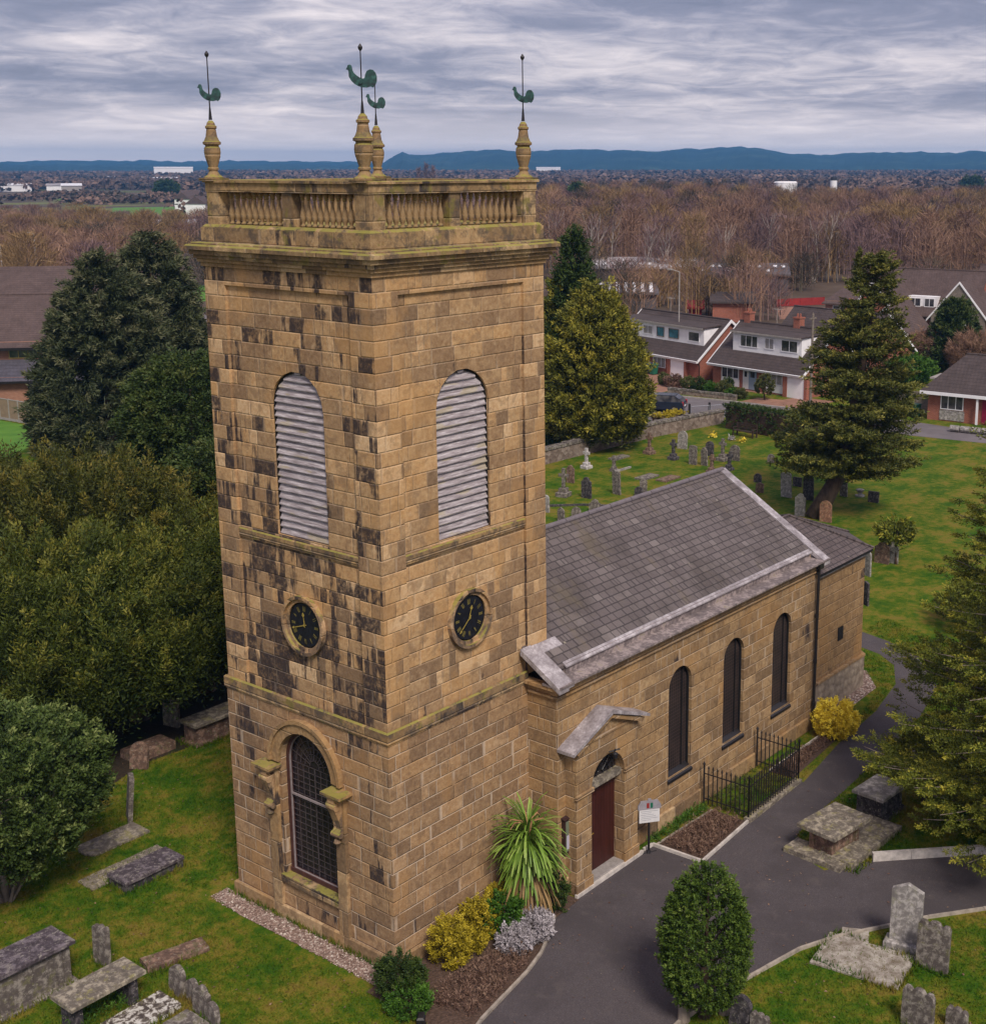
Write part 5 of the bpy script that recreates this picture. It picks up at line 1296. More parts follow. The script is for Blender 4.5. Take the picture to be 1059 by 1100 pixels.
# cordyline
cp = thing('cordyline', 'tall cordyline palm with drooping strap leaves against the tower', 'palm', (4.0, -.95, 0))
rg = np.random.default_rng(71)
def straps(n, zc, L, mt, name, elev, seed, droop, w_=.055, zr_=.5):
    rg = np.random.default_rng(seed); segs = 6; out = []; rn = []
    for i in range(n):
        a = rg.uniform(0, 2*np.pi); e = rg.uniform(*elev); l = L*rg.uniform(.75, 1.15); z = zc+rg.uniform(-zr_, zr_)
        d0 = np.array([math.cos(a)*math.cos(e), math.sin(a)*math.cos(e), math.sin(e)]); s_ = np.array([-math.sin(a), math.cos(a), 0])
        p = np.array([0, 0, z])+d0*.08; d_ = d0.copy(); rr = rg.random(); prev = None
        for k in range(segs+1):
            w2 = w_*.5*math.sin(math.pi*min(1, .15+.85*(1-k/segs)))
            pair = (p-s_*w2, p+s_*w2)
            if prev is not None: out.append([prev[0], prev[1], pair[1], pair[0]]); rn.append(rr*.6+.3*k/segs)
            prev = pair; p = p+d_*l/segs; d_ = d_+np.array([0, 0, -droop*rg.uniform(.7, 1.2)]); d_ /= np.linalg.norm(d_)
    cloudmesh(name, np.array(out), M[mt], cp, np.array(rn))
straps(340, 1.95, 1.15, 'f_cordy', 'leaf_crown', (R(-10), R(85)), 72, .34)
straps(170, 1.70, 1.05, 'f_cordy', 'leaf_skirt', (R(-45), R(30)), 73, .38)
straps(420, 1.25, 1.15, 'f_dead', 'dry_leaves', (R(-65), R(0)), 74, .34, zr_=.3)
m_ = MB(); m_.path([(0, 0, 0), (.03, 0, 1.0), (0, 0, 1.5), (0, 0, 2.05)], [.13, .10, .10, .07], 8); m_.build('stem', M['bark'], cp)
m_ = MB(); rr_ = random.Random(9)
for i in range(5):
    a = rr_.uniform(0, 6.28); m_.path([(0, 0, 2.1), (math.cos(a)*.12, math.sin(a)*.12, 2.75), (math.cos(a)*.42, math.sin(a)*.42, 2.82), (math.cos(a)*.55, math.sin(a)*.55, 2.68)], [.03, .025, .02, .01], 5)
m_.build('flower_stalk', M['stalk'] if 'stalk' in M else plain('dry_flower_stalk', (.45, .24, .12), .25, 8, .8), cp)

# longer grass left by the mower round stones, and winter litter on lawn and drive
rg = np.random.default_rng(91); q = []
for (x0, x1, y0, y1) in [(-7.4, -5.0, 5.85, 7.0), (-6.5, -4.5, 3.8, 4.7), (-2.05, -.1, 8.5, 9.5), (-4.4, -4.1, 5.9, 6.4), (-4.0, -3.8, 3.3, 3.85), (-3.95, -3.75, 2.75, 3.2), (-4.1, -3.9, 2.1, 2.7), (-4.2, -4.0, 1.65, 2.1), (-3.8, -2.2, 4.6, 5.2), (-5.8, -4.2, 2.95, 3.8), (.4, .7, 12.1, 12.7), (4.9, 7.4, 14.9, 16),
      (8.5, 8.95, -10.3, -9.2), (8.15, 8.45, -11.1, -10.2), (5.75, 6.0, -11.8, -10.9), (3.2, 3.45, -8.3, -7.7), (3.2, 3.45, -8.9, -8.3), (6.8, 8.3, -10.3, -8.0), (14.3, 15.9, -6.5, -5.3), (11.3, 14.3, -7.0, -5.9), (16.1, 17.9, -9.8, -8.8), (-.14, -.13, -1, 6.3)]:
    per_ = 2*(x1-x0+y1-y0); n = int(per_*70)
    s_ = rg.random(n)*per_
    for v in s_:
        a, b = x1-x0, y1-y0
        if v < a: p = (x0+v, y0)
        elif v < a+b: p = (x1, y0+v-a)
        elif v < 2*a+b: p = (x1-(v-a-b), y1)
        else: p = (x0, y1-(v-2*a-b))
        q.append((p[0]+rg.normal(0, .05), p[1]+rg.normal(0, .05)))
q = np.array(q); N = len(q); ang = rg.uniform(0, 6.28, N); w_ = rg.uniform(.010, .024, N)
V = np.zeros((N, 3, 3)); V[:, 0] = np.c_[q[:, 0]-np.cos(ang)*w_, q[:, 1]-np.sin(ang)*w_, np.zeros(N)]; V[:, 1] = np.c_[q[:, 0]+np.cos(ang)*w_, q[:, 1]+np.sin(ang)*w_, np.zeros(N)]
V[:, 2] = np.c_[q+rg.normal(0, .06, (N, 2)), rg.uniform(.08, .26, N)]
tag(cloudmesh('long_grass', V, M['grass']), kind='stuff')
N = 2600; q = np.c_[rg.uniform(-9, 20, N), rg.uniform(-14, 16, N)]; q = q[~inside(q, [(-.2, -.2), (-.2, 6.4), (6, 7.3), (19.6, 7.3), (19.6, 5.1), (25.6, 3), (24, -.8), (5, -1.2)])]; N = len(q)
a = rg.uniform(0, 6.28, N); r_ = rg.uniform(.018, .05, N); V = np.zeros((N, 4, 3))
for k in range(4): V[:, k] = np.c_[q[:, 0]+np.cos(a+k*1.57)*r_*(1 if k % 2 else .5), q[:, 1]+np.sin(a+k*1.57)*r_*(1 if k % 2 else .5), rg.uniform(.022, .05, N)]
tag(cloudmesh('fallen_leaves', V, M['f_heath'], attr=rg.random(N)), kind='stuff')
# ================================================================ things round the church
rl = thing('iron_railing', 'black iron spiked railings enclosing a plot against the nave wall', 'railings', (13.6, -2.0, 0))
def rail_run(p0, p1, name):
    p0, p1 = Vector(p0)-Vector((13.6, -2.0)), Vector(p1)-Vector((13.6, -2.0)); L = (p1-p0).length; n = int(L/.155)
    b = MB()
    for z in (.28, 1.12): b.tube((*p0, z), (*p1, z), .020, n=4)
    b.build('rail', M['iron'], rl)
    b = MB()
    for i in range(n+1):
        q = p0.lerp(p1, i/n); big = i in (0, n)
        r_ = .030 if big else .019; hh = 1.42 if big else 1.32
        b.tube((*q, .1), (*q, hh), r_, n=6)
        b.tube((*q, hh), (*q, hh+.10), r_*1.9, .003, n=6)
    b.build('bars', M['iron'], rl)
rail_run((12.10, -1.30), (12.12, -2.93), 'a'); rail_run((12.12, -2.93), (15.42, -2.83), 'b'); rail_run((15.42, -2.83), (15.42, -1.25), 'c')
# sign on post beside the step
sp = thing('post_sign', 'small white notice on a black post by the church step', 'sign', (8.66, -1.62, 0), R(-38))
m = MB(); m.tube((0, 0, 0), (0, 0, 1.45), .035); m.tube((0, 0, 0), (0, 0, .1), .08, .04); m.tube((-.25, -.05, .012), (.25, .05, .012), .02); m.build('post', M['iron'], sp)
m = MB(); m.box(-.31, -.045, 1.0, .31, -.005, 1.42); m.build('board', M['white'], sp)
m = MB(); m.prism([(-.35, 1.42), (.35, 1.42), (.35, 1.54), (.26, 1.68), (-.26, 1.68), (-.35, 1.54)], -.055, .005, 'y'); m.box(-.05, -.05, 1.68, .05, 0, 1.74)
hd = m.build('header_board', plain('sign_grey', (.30, .28, .31), .15, 8, .6), sp)
m = MB(); m.box(-.09, -.060, 1.46, -.01, -.056, 1.62); m.build('emblem_red', M['red'], hd)
m = MB(); m.box(.02, -.060, 1.46, .10, -.056, 1.62); m.build('emblem_green', M['greenp'], hd)
m = MB()
for r_ in range(6): m.box(-.26+.02*(r_ % 2), -.0475, 1.35-.055*r_, .26-.07*((r_*3) % 4), -.0455, 1.362-.055*r_)
m.build('print_lines', plain('grey_print', (.30, .30, .33), .1, 3), sp)
# wall noticeboard
nb = thing('noticeboard', 'dark framed noticeboard on the nave wall between cordyline and doorcase', 'noticeboard', (5.30, -1.08, 1.25))
m = MB(); m.box(-.02, -.10, 0, .52, 0, 1.05); m.build('case', plain('noticeboard_frame', (.045, .022, .022), .2, 8, .5), nb)
m = MB(); m.prism([(-.14, 1.05), (.0, 1.05), (.0, 1.10), (-.14, 1.06)], -.05, .55, 'x'); m.build('hood', MATS['noticeboard_frame'], nb)
m = MB(); m.box(.04, -.106, .08, .46, -.101, .97); m.build('backing_sheet', plain('backing_green', (.17, .20, .14), .1, 3), nb)
m = MB(); m.box(.07, -.111, .14, .24, -.107, .55); m.box(.27, -.111, .12, .44, -.107, .50); m.build('notice_paper', plain('notice_paper', (.52, .50, .62), .08, 4), nb)
# floodlight at the bottom edge
fl_ = thing('floodlight', 'small black floodlight at the tip of the bed, bottom edge', 'light', (-1.15, -2.05, 0), R(40))
m = MB(); m.tube((0, 0, 0), (0, 0, .14), .02); m.box(-.1, -.1, 0, .1, .1, .03); m.build('bracket', M['iron'], fl_)
m = MB(); m.box(-.16, -.09, .13, .16, .10, .30, bev=.04); m.build('lamp_body', M['iron'], fl_)

# ================================================================ churchyard wall, hedges, gate, bench
def stone_wall(name, pts, h_, w_, label):
    m_ = MB(); cp_ = MB()
    for i in range(len(pts)-1):
        a, b = Vector(pts[i]), Vector(pts[i+1]); L = (b-a).length; dv = (b-a)/L; pr = Vector((-dv.y, dv.x))*w_/2; n_ = max(1, int(L/.45))
        def seg(mm, s0, s1, p_, z0, z1): mm.add([(*(s0-p_), z0), (*(s1-p_), z0), (*(s1+p_), z0), (*(s0+p_), z0), (*(s0-p_), z1), (*(s1-p_), z1), (*(s1+p_), z1), (*(s0+p_), z1)], [(0, 3, 2, 1), (4, 5, 6, 7), (0, 1, 5, 4), (1, 2, 6, 5), (2, 3, 7, 6), (3, 0, 4, 7)])
        seg(m_, a, b, pr, 0, h_)
        for k in range(n_): seg(cp_, a+dv*(L*k/n_+.01), a+dv*(L*(k+1)/n_-.01), pr*1.25, h_, h_+.16+random.uniform(-.03, .05))
    r_ = thing(name, label, 'wall', (pts[0][0], pts[0][1], 0))
    for mm, nm in ((m_, 'wall_body'), (cp_, 'coping_stones')):
        o = mm.build(nm, M['rubblewall'] if nm == 'wall_body' else M['g_grey'], r_); o.location = (-pts[0][0], -pts[0][1], 0)
M['rubblewall'] = mat('rubble_wall', lambda g: (lambda o: (g.mix(.45, g.ramp(g.sep(g.vor(o, 3.4, 'Color'))[0], [(0, (.10, .06, .045)), (.5, (.20, .14, .11)), (1, (.34, .27, .23))]), g.ramp(g.noise(o, 7, 5, .7), [(.3, (.07, .05, .04)), (.7, (.36, .30, .25))])), g.bump(g.vor(o, 3.4), .6, .05)))(g.obj()))
stone_wall('stone_wall', [(36.5, 36.5), (43.5, 34.3), (47.5, 34.25), (52.4, 34.1), (58.8, 33.8), (66.6, 32.6)], .95, .5, 'long rubble stone wall with coping between churchyard and lane')
def hedge(name, pts, h_, w_, mt, label, seed, group=None, top=None, n=None):
    a, b = np.array(pts[0], float), np.array(pts[1], float); L = np.linalg.norm(b-a); dv = (b-a)/L; pr = np.array([-dv[1], dv[0]])
    rg = np.random.default_rng(seed); n = n or int((L*w_+2*(L+w_)*h_)*16)
    f = rg.random(n); s = rg.random(n)*L; q = rg.uniform(-w_/2, w_/2, n); z = rg.uniform(.1, h_, n)
    q = np.where(f < .55, np.sign(q)*w_/2, q); z = np.where(f >= .55, h_-.08, z)
    P_ = np.c_[a[None]+dv*s[:, None]+pr*q[:, None], z]
    A = np.c_[pr[None]*(np.sign(q)*(f < .55))[:, None], (f >= .55)*1.0+.3]
    r_ = thing(name, label, 'hedge', (a[0], a[1], 0), 0, group)
    P_[:, :2] -= a
    V, rn = leaves(P_, A, np.full(n, .16), np.full(n, .22), 14, .16, .07, seed+1)
    sel = None
    if top:
        zc = V[:, :, 2].mean(1); mi = (zc > h_-.22).astype(int); cloudmesh('foliage', V, [M[mt], M[top]], r_, rn, mi=mi)
    else: cloudmesh('foliage', V, M[mt], r_, rn)
    m_ = MB(); T_ = Matrix.Rotation(math.atan2(dv[1], dv[0]), 4, 'Z'); m_.T = T_
    m_.box(.12, -w_/2+.15, 0, L-.12, w_/2-.15, h_-.2); m_.build('inner_twigs', M['soil'], r_)
    return r_
hedge('clipped_hedge', [(60.4, 34.6), (63.4, 34.2)], 1.3, 1.2, 'f_deep', 'clipped green hedge with a yellow-green top by the lane', 81, 'clipped hedges by the lane', 'f_yellow')
hedge('clipped_hedge', [(65.4, 31.2), (64.2, 23.0)], 1.9, 1.3, 'f_deep', 'long dark hedge behind the churchyard bench', 82, 'clipped hedges by the lane')
tree('round_bush', 'small dark round bush beside the golden cypress trunk', 'bush', 58.8, 35.3, 1.9, egg(.95), 150, 40, .16, .07, 'f_deep', 83, H0=.1, amp=.05, clr=.2, cln=.3, trunk=.05)
# lane, verge and drives
m = MB(); m.sheet([(35, 42.5), (48, 39.5), (58, 38.6), (64, 37.0), (68.5, 34.5), (69.5, 31.5), (70.5, 22), (72, 10), (75, 10), (76.3, 22), (75.6, 31.5), (75.2, 37), (74.3, 46), (73.8, 60), (73, 75), (68, 75), (68.6, 60), (68.6, 46), (67.5, 42.2), (58, 43.3), (48, 45), (36, 48)], .010)
struct(m, 'road', M['asphalt_far'])
m = MB(); m.sheet([(37, 37.2), (47.5, 35.0), (58.8, 34.6), (66.8, 33.6), (67.6, 34.3), (63.2, 36.0), (58, 37.4), (47.8, 38.4), (35, 41.2)], .010); struct(m, 'gravel_verge', plain('verge_gravel', (.19, .155, .13), .3, 1.2, .95))
m = MB(); m.sheet([(75.7, 31.0), (80.6, 30.0), (80.8, 33.6), (78.6, 34.0), (78.2, 36.2), (75.8, 36.5)], .016); m.sheet([(75.4, 44.5), (82.5, 44.0), (84.5, 52), (77.0, 53.5), (75.0, 49)], .016); m.sheet([(80.2, 36.2), (82.2, 36.0), (82.6, 41.5), (80.9, 41.8)], .016)
struct(m, 'driveway_paving', M['pave'])
m = MB(); m.sheet([(76.0, 36.8), (79.9, 36.0), (80.7, 43.6), (75.7, 44.2)], .016); struct(m, 'front_lawn', M['grass_far'] if 'grass_far' in M else M['grass'])
kerb('road_kerb', [(75.5, 22), (75.2, 31.4), (75.0, 37), (74.1, 46), (73.6, 60)], .2, .12, M['conc'], 'pale kerb along the far side of the lane before the houses', 'kerbs along the lane')
stone_wall('garden_wall', [(75.9, 37.0), (75.7, 44.0)], .35, .25, 'low garden wall in front of the white chalet houses')
bn = thing('park_bench', 'dark wooden bench with its back to the hedge in the churchyard', 'bench', (63.0, 28.3, 0), R(-95))
m = MB()
for k in range(4): m.box(-.95, -.25+k*.13, .42, .95, -.15+k*.13, .45)
m.build('seat', M['woodd'] if 'woodd' in M else plain('dark_bench_wood', (.05, .032, .026), .3, 6, .7), bn)
m = MB()
for k in range(3): m.box(-.95, .29+k*.03, .55+k*.15, .95, .32+k*.03, .65+k*.15)
m.build('backrest', MATS['dark_bench_wood'], bn)
for sx in (-.9, .9):
    m = MB(); m.box(sx-.04, -.26, 0, sx+.04, -.18, .62); m.build('leg', MATS['dark_bench_wood'], bn)
    m = MB(); m.box(sx-.04, .24, 0, sx+.04, .34, .95); m.build('leg', MATS['dark_bench_wood'], bn)
    m = MB(); m.box(sx-.045, -.3, .62, sx+.045, .3, .66); m.build('armrest', MATS['dark_bench_wood'], bn)
gt = thing('metal_gate', 'grey double metal gate with black posts at the lane', 'gate', (66.9, 33.9, 0), R(-35))
for sx in (-1, 1):
    m = MB(); m.tube((sx*.05, 0, .15), (sx*.05, 0, 1.25), .03); m.tube((sx*1.6, 0, .15), (sx*1.6, 0, 1.25), .03)
    for z in (.2, 1.2): m.tube((sx*.05, 0, z), (sx*1.6, 0, z), .03)
    for k in range(9): m.tube((sx*(.2+.17*k), 0, .2), (sx*(.2+.17*k), 0, 1.2), .014, n=4)
    m.build('gate_leaf', plain('galvanised_steel', (.30, .30, .34), .2, 6, .5, .4, .3), gt)
for x_ in (-1.75, 0.0, 1.75):
    m = MB(); m.box(x_-.07, -.07+.12*(x_ == 0), 0, x_+.07, .07+.12*(x_ == 0), 1.45, bev=.04); m.build('gate_post', M['iron'], gt)
# car with side profile
def car(x, y, rz, paint, label, L=3.9, W_=1.68, H=1.42, estate=False, group='parked cars'):
    c = thing('parked_car', label, 'car', (x, y, 0), rz, group)
    a = L/2
    body = [(-a, .32), (-a, .62), (-a+.06, .82), (-a+.75, .90), (a-.05, .92), (a, .80), (a, .34), (a-.1, .25), (-a+.1, .25)]
    m_ = MB(); m_.prism(body, -W_/2, W_/2, 'y'); bd = m_.build('body', M[paint], c)
    md = bd.modifiers.new('bev', 'BEVEL'); md.width = .06; md.segments = 2; md.limit_method = 'ANGLE'
    gl = [(-a+.72, .88), (-a+1.35, H-.04), (-a+1.6, H), (a-.75, H-.02), (a-.35, 1.18), (a-.10, .90)]
    m_ = MB(); n_ = len(gl); vs = [(u, -W_/2+.06+max(0, v-.9)*.22, v) for u, v in gl]+[(u, W_/2-.06-max(0, v-.9)*.22, v) for u, v in gl]
    m_.add(vs, [(i, (i+1) % n_, n_+(i+1) % n_, n_+i) for i in range(n_)]+[tuple(range(n_)), tuple(range(n_, 2*n_))]); m_.build('cabin_glass', M['pane'], c)
    m_ = MB(); m_.box(-a+1.5, -W_/2+.18, H-.01, a-.7, W_/2-.18, H+.025, bev=.02); m_.build('roof', M[paint], c)
    for u in (-a+1.95, a-1.15):
        for s_ in (-1, 1):
            m_ = MB(); yy = s_*(W_/2-.07); m_.add([(u-.04, yy, .9), (u+.04, yy, .9), (u+.04, yy-s_*.10, H-.02), (u-.04, yy-s_*.10, H-.02)], [(0, 1, 2, 3)]); m_.build('pillar', M[paint], c)
    for u in (-a+.75, a-.75):
        for s_ in (-1, 1):
            m_ = MB(); m_.tube((u, s_*(W_/2-.16), .31), (u, s_*(W_/2+.01), .31), .31, n=16); w_ = m_.build('wheel', M['tyre'], c)
            m_ = MB(); m_.tube((u, s_*(W_/2+.005), .31), (u, s_*(W_/2+.02), .31), .19, n=12); m_.build('rim', M['rim'], w_)
    for s_ in (-1, 1):
        m_ = MB(); m_.box(a-.12, s_*.72-.09, .65, a+.012, s_*.72+.09, .95); m_.build('tail_light', M['lightred'], c)
        m_ = MB(); m_.box(-a-.012, s_*.62-.14, .62, -a+.1, s_*.62+.14, .76); m_.build('headlight', M['upvc'], c)
    m_ = MB(); m_.box(a, -.26, .52, a+.012, .26, .63); m_.build('number_plate', M['rendw'], c)
    m_ = MB(); m_.box(-a-.01, -.5, .34, -a+.0, .5, .5); m_.build('grille', M['iron'], c)
    return c
car(68.0, 39.3, R(-68), 'carpaint', 'small dark blue hatchback parked in the lane beyond the wall')
def pole(x, y, h_, label, cat='pole', name='telegraph_pole', r_=.11, mt='woodgrey', arm=True, group=None):
    c = thing(name, label, cat, (x, y, 0), 0, group); m_ = MB(); m_.tube((0, 0, 0), (0, 0, h_), r_, r_*.7); m_.build('pole', M[mt], c)
    m_ = MB()
    if arm == 'lamp': m_.tube((0, 0, h_), (-.5, .6, h_+.25), r_*.5); m_.box(-.75, .5, h_+.18, -.4, .95, h_+.30); m_.build('lamp_head', M['conc'], c)
    elif arm: m_.box(-.5, -.05, h_-.4, .5, .05, h_-.3); m_.tube((0, 0, h_), (0, 0, h_+.12), .05); m_.build('cross_arm', M[mt], c)
    return c
pole(72.3, 27.9, 8.4, 'wooden telegraph pole in front of the right-hand chalet house', r_=.13)
pole(86.0, 49.9, 9.8, 'slim pale lamp post rising behind the left-hand chalet house', 'street lamp', 'street_lamp', .08, 'conc', 'lamp')
pole(101.4, 192.4, 8.5, 'street lamp beyond the school roof, nearer of the two', 'street lamp', 'street_lamp', .12, 'conc', 'lamp', 'street lamps by the left-hand road')
pole(97.5, 196.5, 6.6, 'street lamp beyond the school roof, shorter one', 'street lamp', 'street_lamp', .12, 'conc', 'lamp', 'street lamps by the left-hand road')

# ================================================================ houses
def win(h, x0, x1, z0, z1, y, mt='pane', bars=1, fr='upvc', side='front'):
    f = (lambda u, v, d_: (u, y-d_, v)) if side == 'front' else (lambda u, v, d_: (y+d_, u, v))
    m_ = MB(); o_ = [(x0, z0), (x1, z0), (x1, z1), (x0, z1)]; t = .07
    i_ = [(x0+t, z0+t), (x1-t, z0+t), (x1-t, z1-t), (x0+t, z1-t)]
    m_.wall(o_, [i_], lambda u, v, d_: f(u, v, .05-d_), .04)
    for (a, b, c_, d_) in ((x0, z0, x1, z0), (x1, z0, x1, z1), (x1, z1, x0, z1), (x0, z1, x0, z0)): m_.add([f(a, b, 0), f(c_, d_, 0), f(c_, d_, .05), f(a, b, .05)], [(0, 1, 2, 3)])
    for k in range(1, bars+1):
        u = x0+(x1-x0)*k/(bars+1); m_.add([f(u-.035, z0, .048), f(u+.035, z0, .048), f(u+.035, z1, .048), f(u-.035, z1, .048)], [(0, 1, 2, 3)])
    w_ = m_.build('window', M[fr], h)
    m_ = MB(); m_.add([f(a, b, .015) for a, b in i_], [(0, 1, 2, 3)]); m_.build('pane', M[mt], w_)
    return w_
def panelbox(h, name, x0, x1, z0, z1, y0, y1, mt):
    m_ = MB(); m_.box(x0, y0, z0, x1, y1, z1); return m_.build(name, M[mt], h)
def roof(h, x0, x1, yf, yr, yb, ze, zr_, mt='tile', th=.16, name='roof', hip=(0, 0)):
    m_ = MB()
    a, b = hip
    vs = [(x0, yf, ze), (x1, yf, ze), (x1-b, yr, zr_), (x0+a, yr, zr_), (x0, yb, ze), (x1, yb, ze)]
    vs += [(x, y, z-th) for x, y, z in vs]
    m_.add(vs, [(0, 1, 2, 3), (3, 2, 5, 4), (0, 3, 4), (1, 5, 2), (6, 9, 8, 7), (9, 10, 11, 8), (0, 6, 7, 1), (4, 5, 11, 10), (0, 4, 10, 6), (1, 7, 11, 5)] if (a or b) else
          [(0, 1, 2, 3), (3, 2, 5, 4), (6, 9, 8, 7), (9, 10, 11, 8), (0, 6, 7, 1), (4, 5, 11, 10), (0, 3, 9, 6), (3, 4, 10, 9), (1, 7, 8, 2), (2, 8, 11, 5)])
    r_ = m_.build(name, M[mt], h)
    m_ = MB(); n_ = int((x1-x0-a-b)/.45)
    for i in range(n_): m_.tube((x0+a+.45*i, yr, zr_+.02), (x0+a+.45*i+.43, yr, zr_+.02), .10, n=6)
    if n_: m_.build('ridge_tiles', M[mt], r_)
    return r_
def gables(h, x0, x1, y0, y1, yr, ze, zr_, mt, th=.2):
    for x in (x0, x1-th):
        m_ = MB(); k = (zr_-ze)/(yr-y0+.5); m_.prism([(y0, 0), (y1, 0), (y1, ze-.1+.45*k), (yr, zr_-.16), (y0, ze-.1+.45*k)], x, x+th, 'x'); m_.build('gable_wall', M[mt], h)
def barge(h, x, y0, yr, y1, ze, zr_, mt='upvc'):
    m_ = MB()
    for (a, b) in ((y0, yr), (y1, yr)): m_.prism([(a, ze+.02), (b, zr_+.04), (b, zr_-.24), (a, ze-.22)], x-.03, x+.05, 'x')
    m_.build('bargeboard', M[mt], h)
def chimney(r_, x, y, z0, z1, mt='brick', w_=.7):
    m_ = MB(); m_.box(x-w_/2, y-.35, z0, x+w_/2, y+.35, z1); m_.box(x-w_/2-.06, y-.41, z1, x+w_/2+.06, y+.41, z1+.12)
    for dx_ in (-.15, .15): m_.tube((x+dx_, y, z1+.12), (x+dx_, y, z1+.45), .1, .08, 8)
    m_.build('chimney', M[mt], r_)
HG = 'brick and white chalet houses across the lane'
def chalet(x, y, rz, label, X0, X1, ze, zr_, yr, D, dorm, dw, ground_, chx):
    h = thing('chalet_house', label, 'house', (x, y, 0), rz, HG)
    m_ = MB(); m_.box(X0+.2, 0, 0, X1-.2, .2, ze+.35); m_.build('front_wall', M['brick'], h); m_ = MB(); m_.box(X0+.2, D-.2, 0, X1-.2, D, ze+.3); m_.build('back_wall', M['brick'], h)
    gables(h, X0, X1, 0, D, yr, ze, zr_, 'brick')
    r_ = roof(h, X0-.25, X1+.25, -.5, yr, D+.5, ze, zr_)
    barge(h, X1+.26, -.5, yr, D+.5, ze, zr_); barge(h, X0-.28, -.5, yr, D+.5, ze, zr_)
    m_ = MB(); m_.box(X0-.25, -.60, ze-.24, X1+.25, -.505, ze-.04); m_.tube((X0-.25, -.66, ze-.06), (X1+.25, -.66, ze-.06), .06, n=6); m_.build('fascia', M['upvc'], h)
    d0, d1, zb, zt, yd = dorm
    m_ = MB(); m_.box(d0, yd, zb, d1, yr+.2, zt); dm = m_.build('dormer', M['rendw'], h)
    m_ = MB(); m_.add([(d0-.15, yd-.3, zt), (d1+.15, yd-.3, zt), (d1+.15, yr+.3, zt+.25), (d0-.15, yr+.3, zt+.25), (d0-.15, yd-.3, zt+.13), (d1+.15, yd-.3, zt+.13), (d1+.15, yr+.3, zt+.38), (d0-.15, yr+.3, zt+.38)], [(0, 3, 2, 1), (4, 5, 6, 7), (0, 1, 5, 4), (1, 2, 6, 5), (2, 3, 7, 6), (3, 0, 4, 7)])
    m_.build('dormer_roof', M['tile'], dm)
    m_ = MB(); m_.box(d0-.05, yd-.38, zt-.04, d1+.15, yd-.31, zt+.10); m_.build('dormer_fascia', M['conc'], dm)
    for (a, b, c_, d_, mt, bars) in dw: win(h, a, b, c_, d_, yd-.01, mt, bars, 'upvc' if mt != 'pane_blue' else 'woodgrey')
    for g_ in ground_:
        if g_[0] == 'win': win(h, g_[1], g_[2], g_[3], g_[4], -.01, g_[5], g_[6])
        elif g_[0] == 'panel': panelbox(h, 'render_panel', g_[1], g_[2], g_[3], g_[4], -.03, -.002, 'rendw')
        elif g_[0] == 'door':
            dd_ = panelbox(h, 'front_door', g_[1], g_[2], .1, 2.0, -.06, -.002, g_[3]); m2 = MB(); m2.box(g_[1]+.2, -.07, 1.2, g_[2]-.2, -.062, 1.7); m2.build('door_glass', M['pane'], dd_)
        elif g_[0] == 'garage': panelbox(h, 'garage_door', g_[1], g_[2], .02, 1.85, -.35, -.25, 'upvc'); panelbox(h, 'garage_pier', g_[1]-.45, g_[1], 0, 1.95, -.4, -.002, 'brick'); panelbox(h, 'garage_pier', g_[2], g_[2]+.3, 0, 1.95, -.4, -.002, 'brick')
    for cx_ in chx: chimney(r_, cx_, yr+.2, zr_-.5, zr_+.75)
    m_ = MB(); ax_ = X0+4.2; m_.tube((ax_, yr, zr_), (ax_, yr, zr_+1.5), .025, n=5); m_.tube((ax_-.5, yr, zr_+1.4), (ax_+.5, yr, zr_+1.4), .015, n=4)
    for k in range(5): m_.tube((ax_-.4+.2*k, yr-.25, zr_+1.4), (ax_-.4+.2*k, yr+.25, zr_+1.4), .012, n=4)
    m_.build('aerial', M['conc'], h)
    m_ = MB(); m_.tube((X1+.1, -.55, ze-.1), (X1+.1, -.1, ze-.5), .04, n=6); m_.tube((X1+.1, -.1, ze-.5), (X1+.1, -.1, .1), .04, n=6); m_.build('downpipe', M['iron'], h)
    return h
chalet(81.94, 43.2, R(-100.1), 'right-hand white-dormered chalet house with a pale blue door', -.1, 10.6, 2.12, 5.62, 3.9, 8.0, (1.4, 9.4, 3.15, 5.02, 1.0),
       [(2.3, 4.4, 3.72, 4.82, 'pane', 2), (5.2, 6.3, 3.75, 4.78, 'curtain', 1), (7.1, 9.0, 3.72, 4.8, 'pane', 1)],
       [('win', 1.0, 3.1, .85, 1.9, 'pane', 2), ('panel', .95, 3.15, .15, .83), ('door', 3.6, 4.3, 'white'), ('door', 4.3, 5.2, 'bluegrey'), ('win', 6.3, 8.2, .85, 1.85, 'curtain', 2), ('panel', 6.25, 8.3, .15, .83), ('garage', 9.0, 10.9)], (.6, 6.5))
chalet(84.82, 52.47, R(-105.1), 'left-hand white-dormered chalet house with blue-tinted upper windows', -5.5, 7.3, 1.95, 5.5, 3.7, 7.8, (-5.2, 6.8, 2.95, 4.76, .95),
       [(-2.2, -.7, 3.5, 4.4, 'curtain', 1), (-.1, 1.0, 3.45, 4.4, 'pane_blue', 0), (1.7, 3.2, 3.45, 4.4, 'pane_blue', 0), (4.6, 6.2, 3.45, 4.4, 'pane', 0)],
       [('win', .5, 2.4, .6, 1.6, 'curtain', 2), ('garage', 3.5, 5.5)], (9.2,) if False else ())
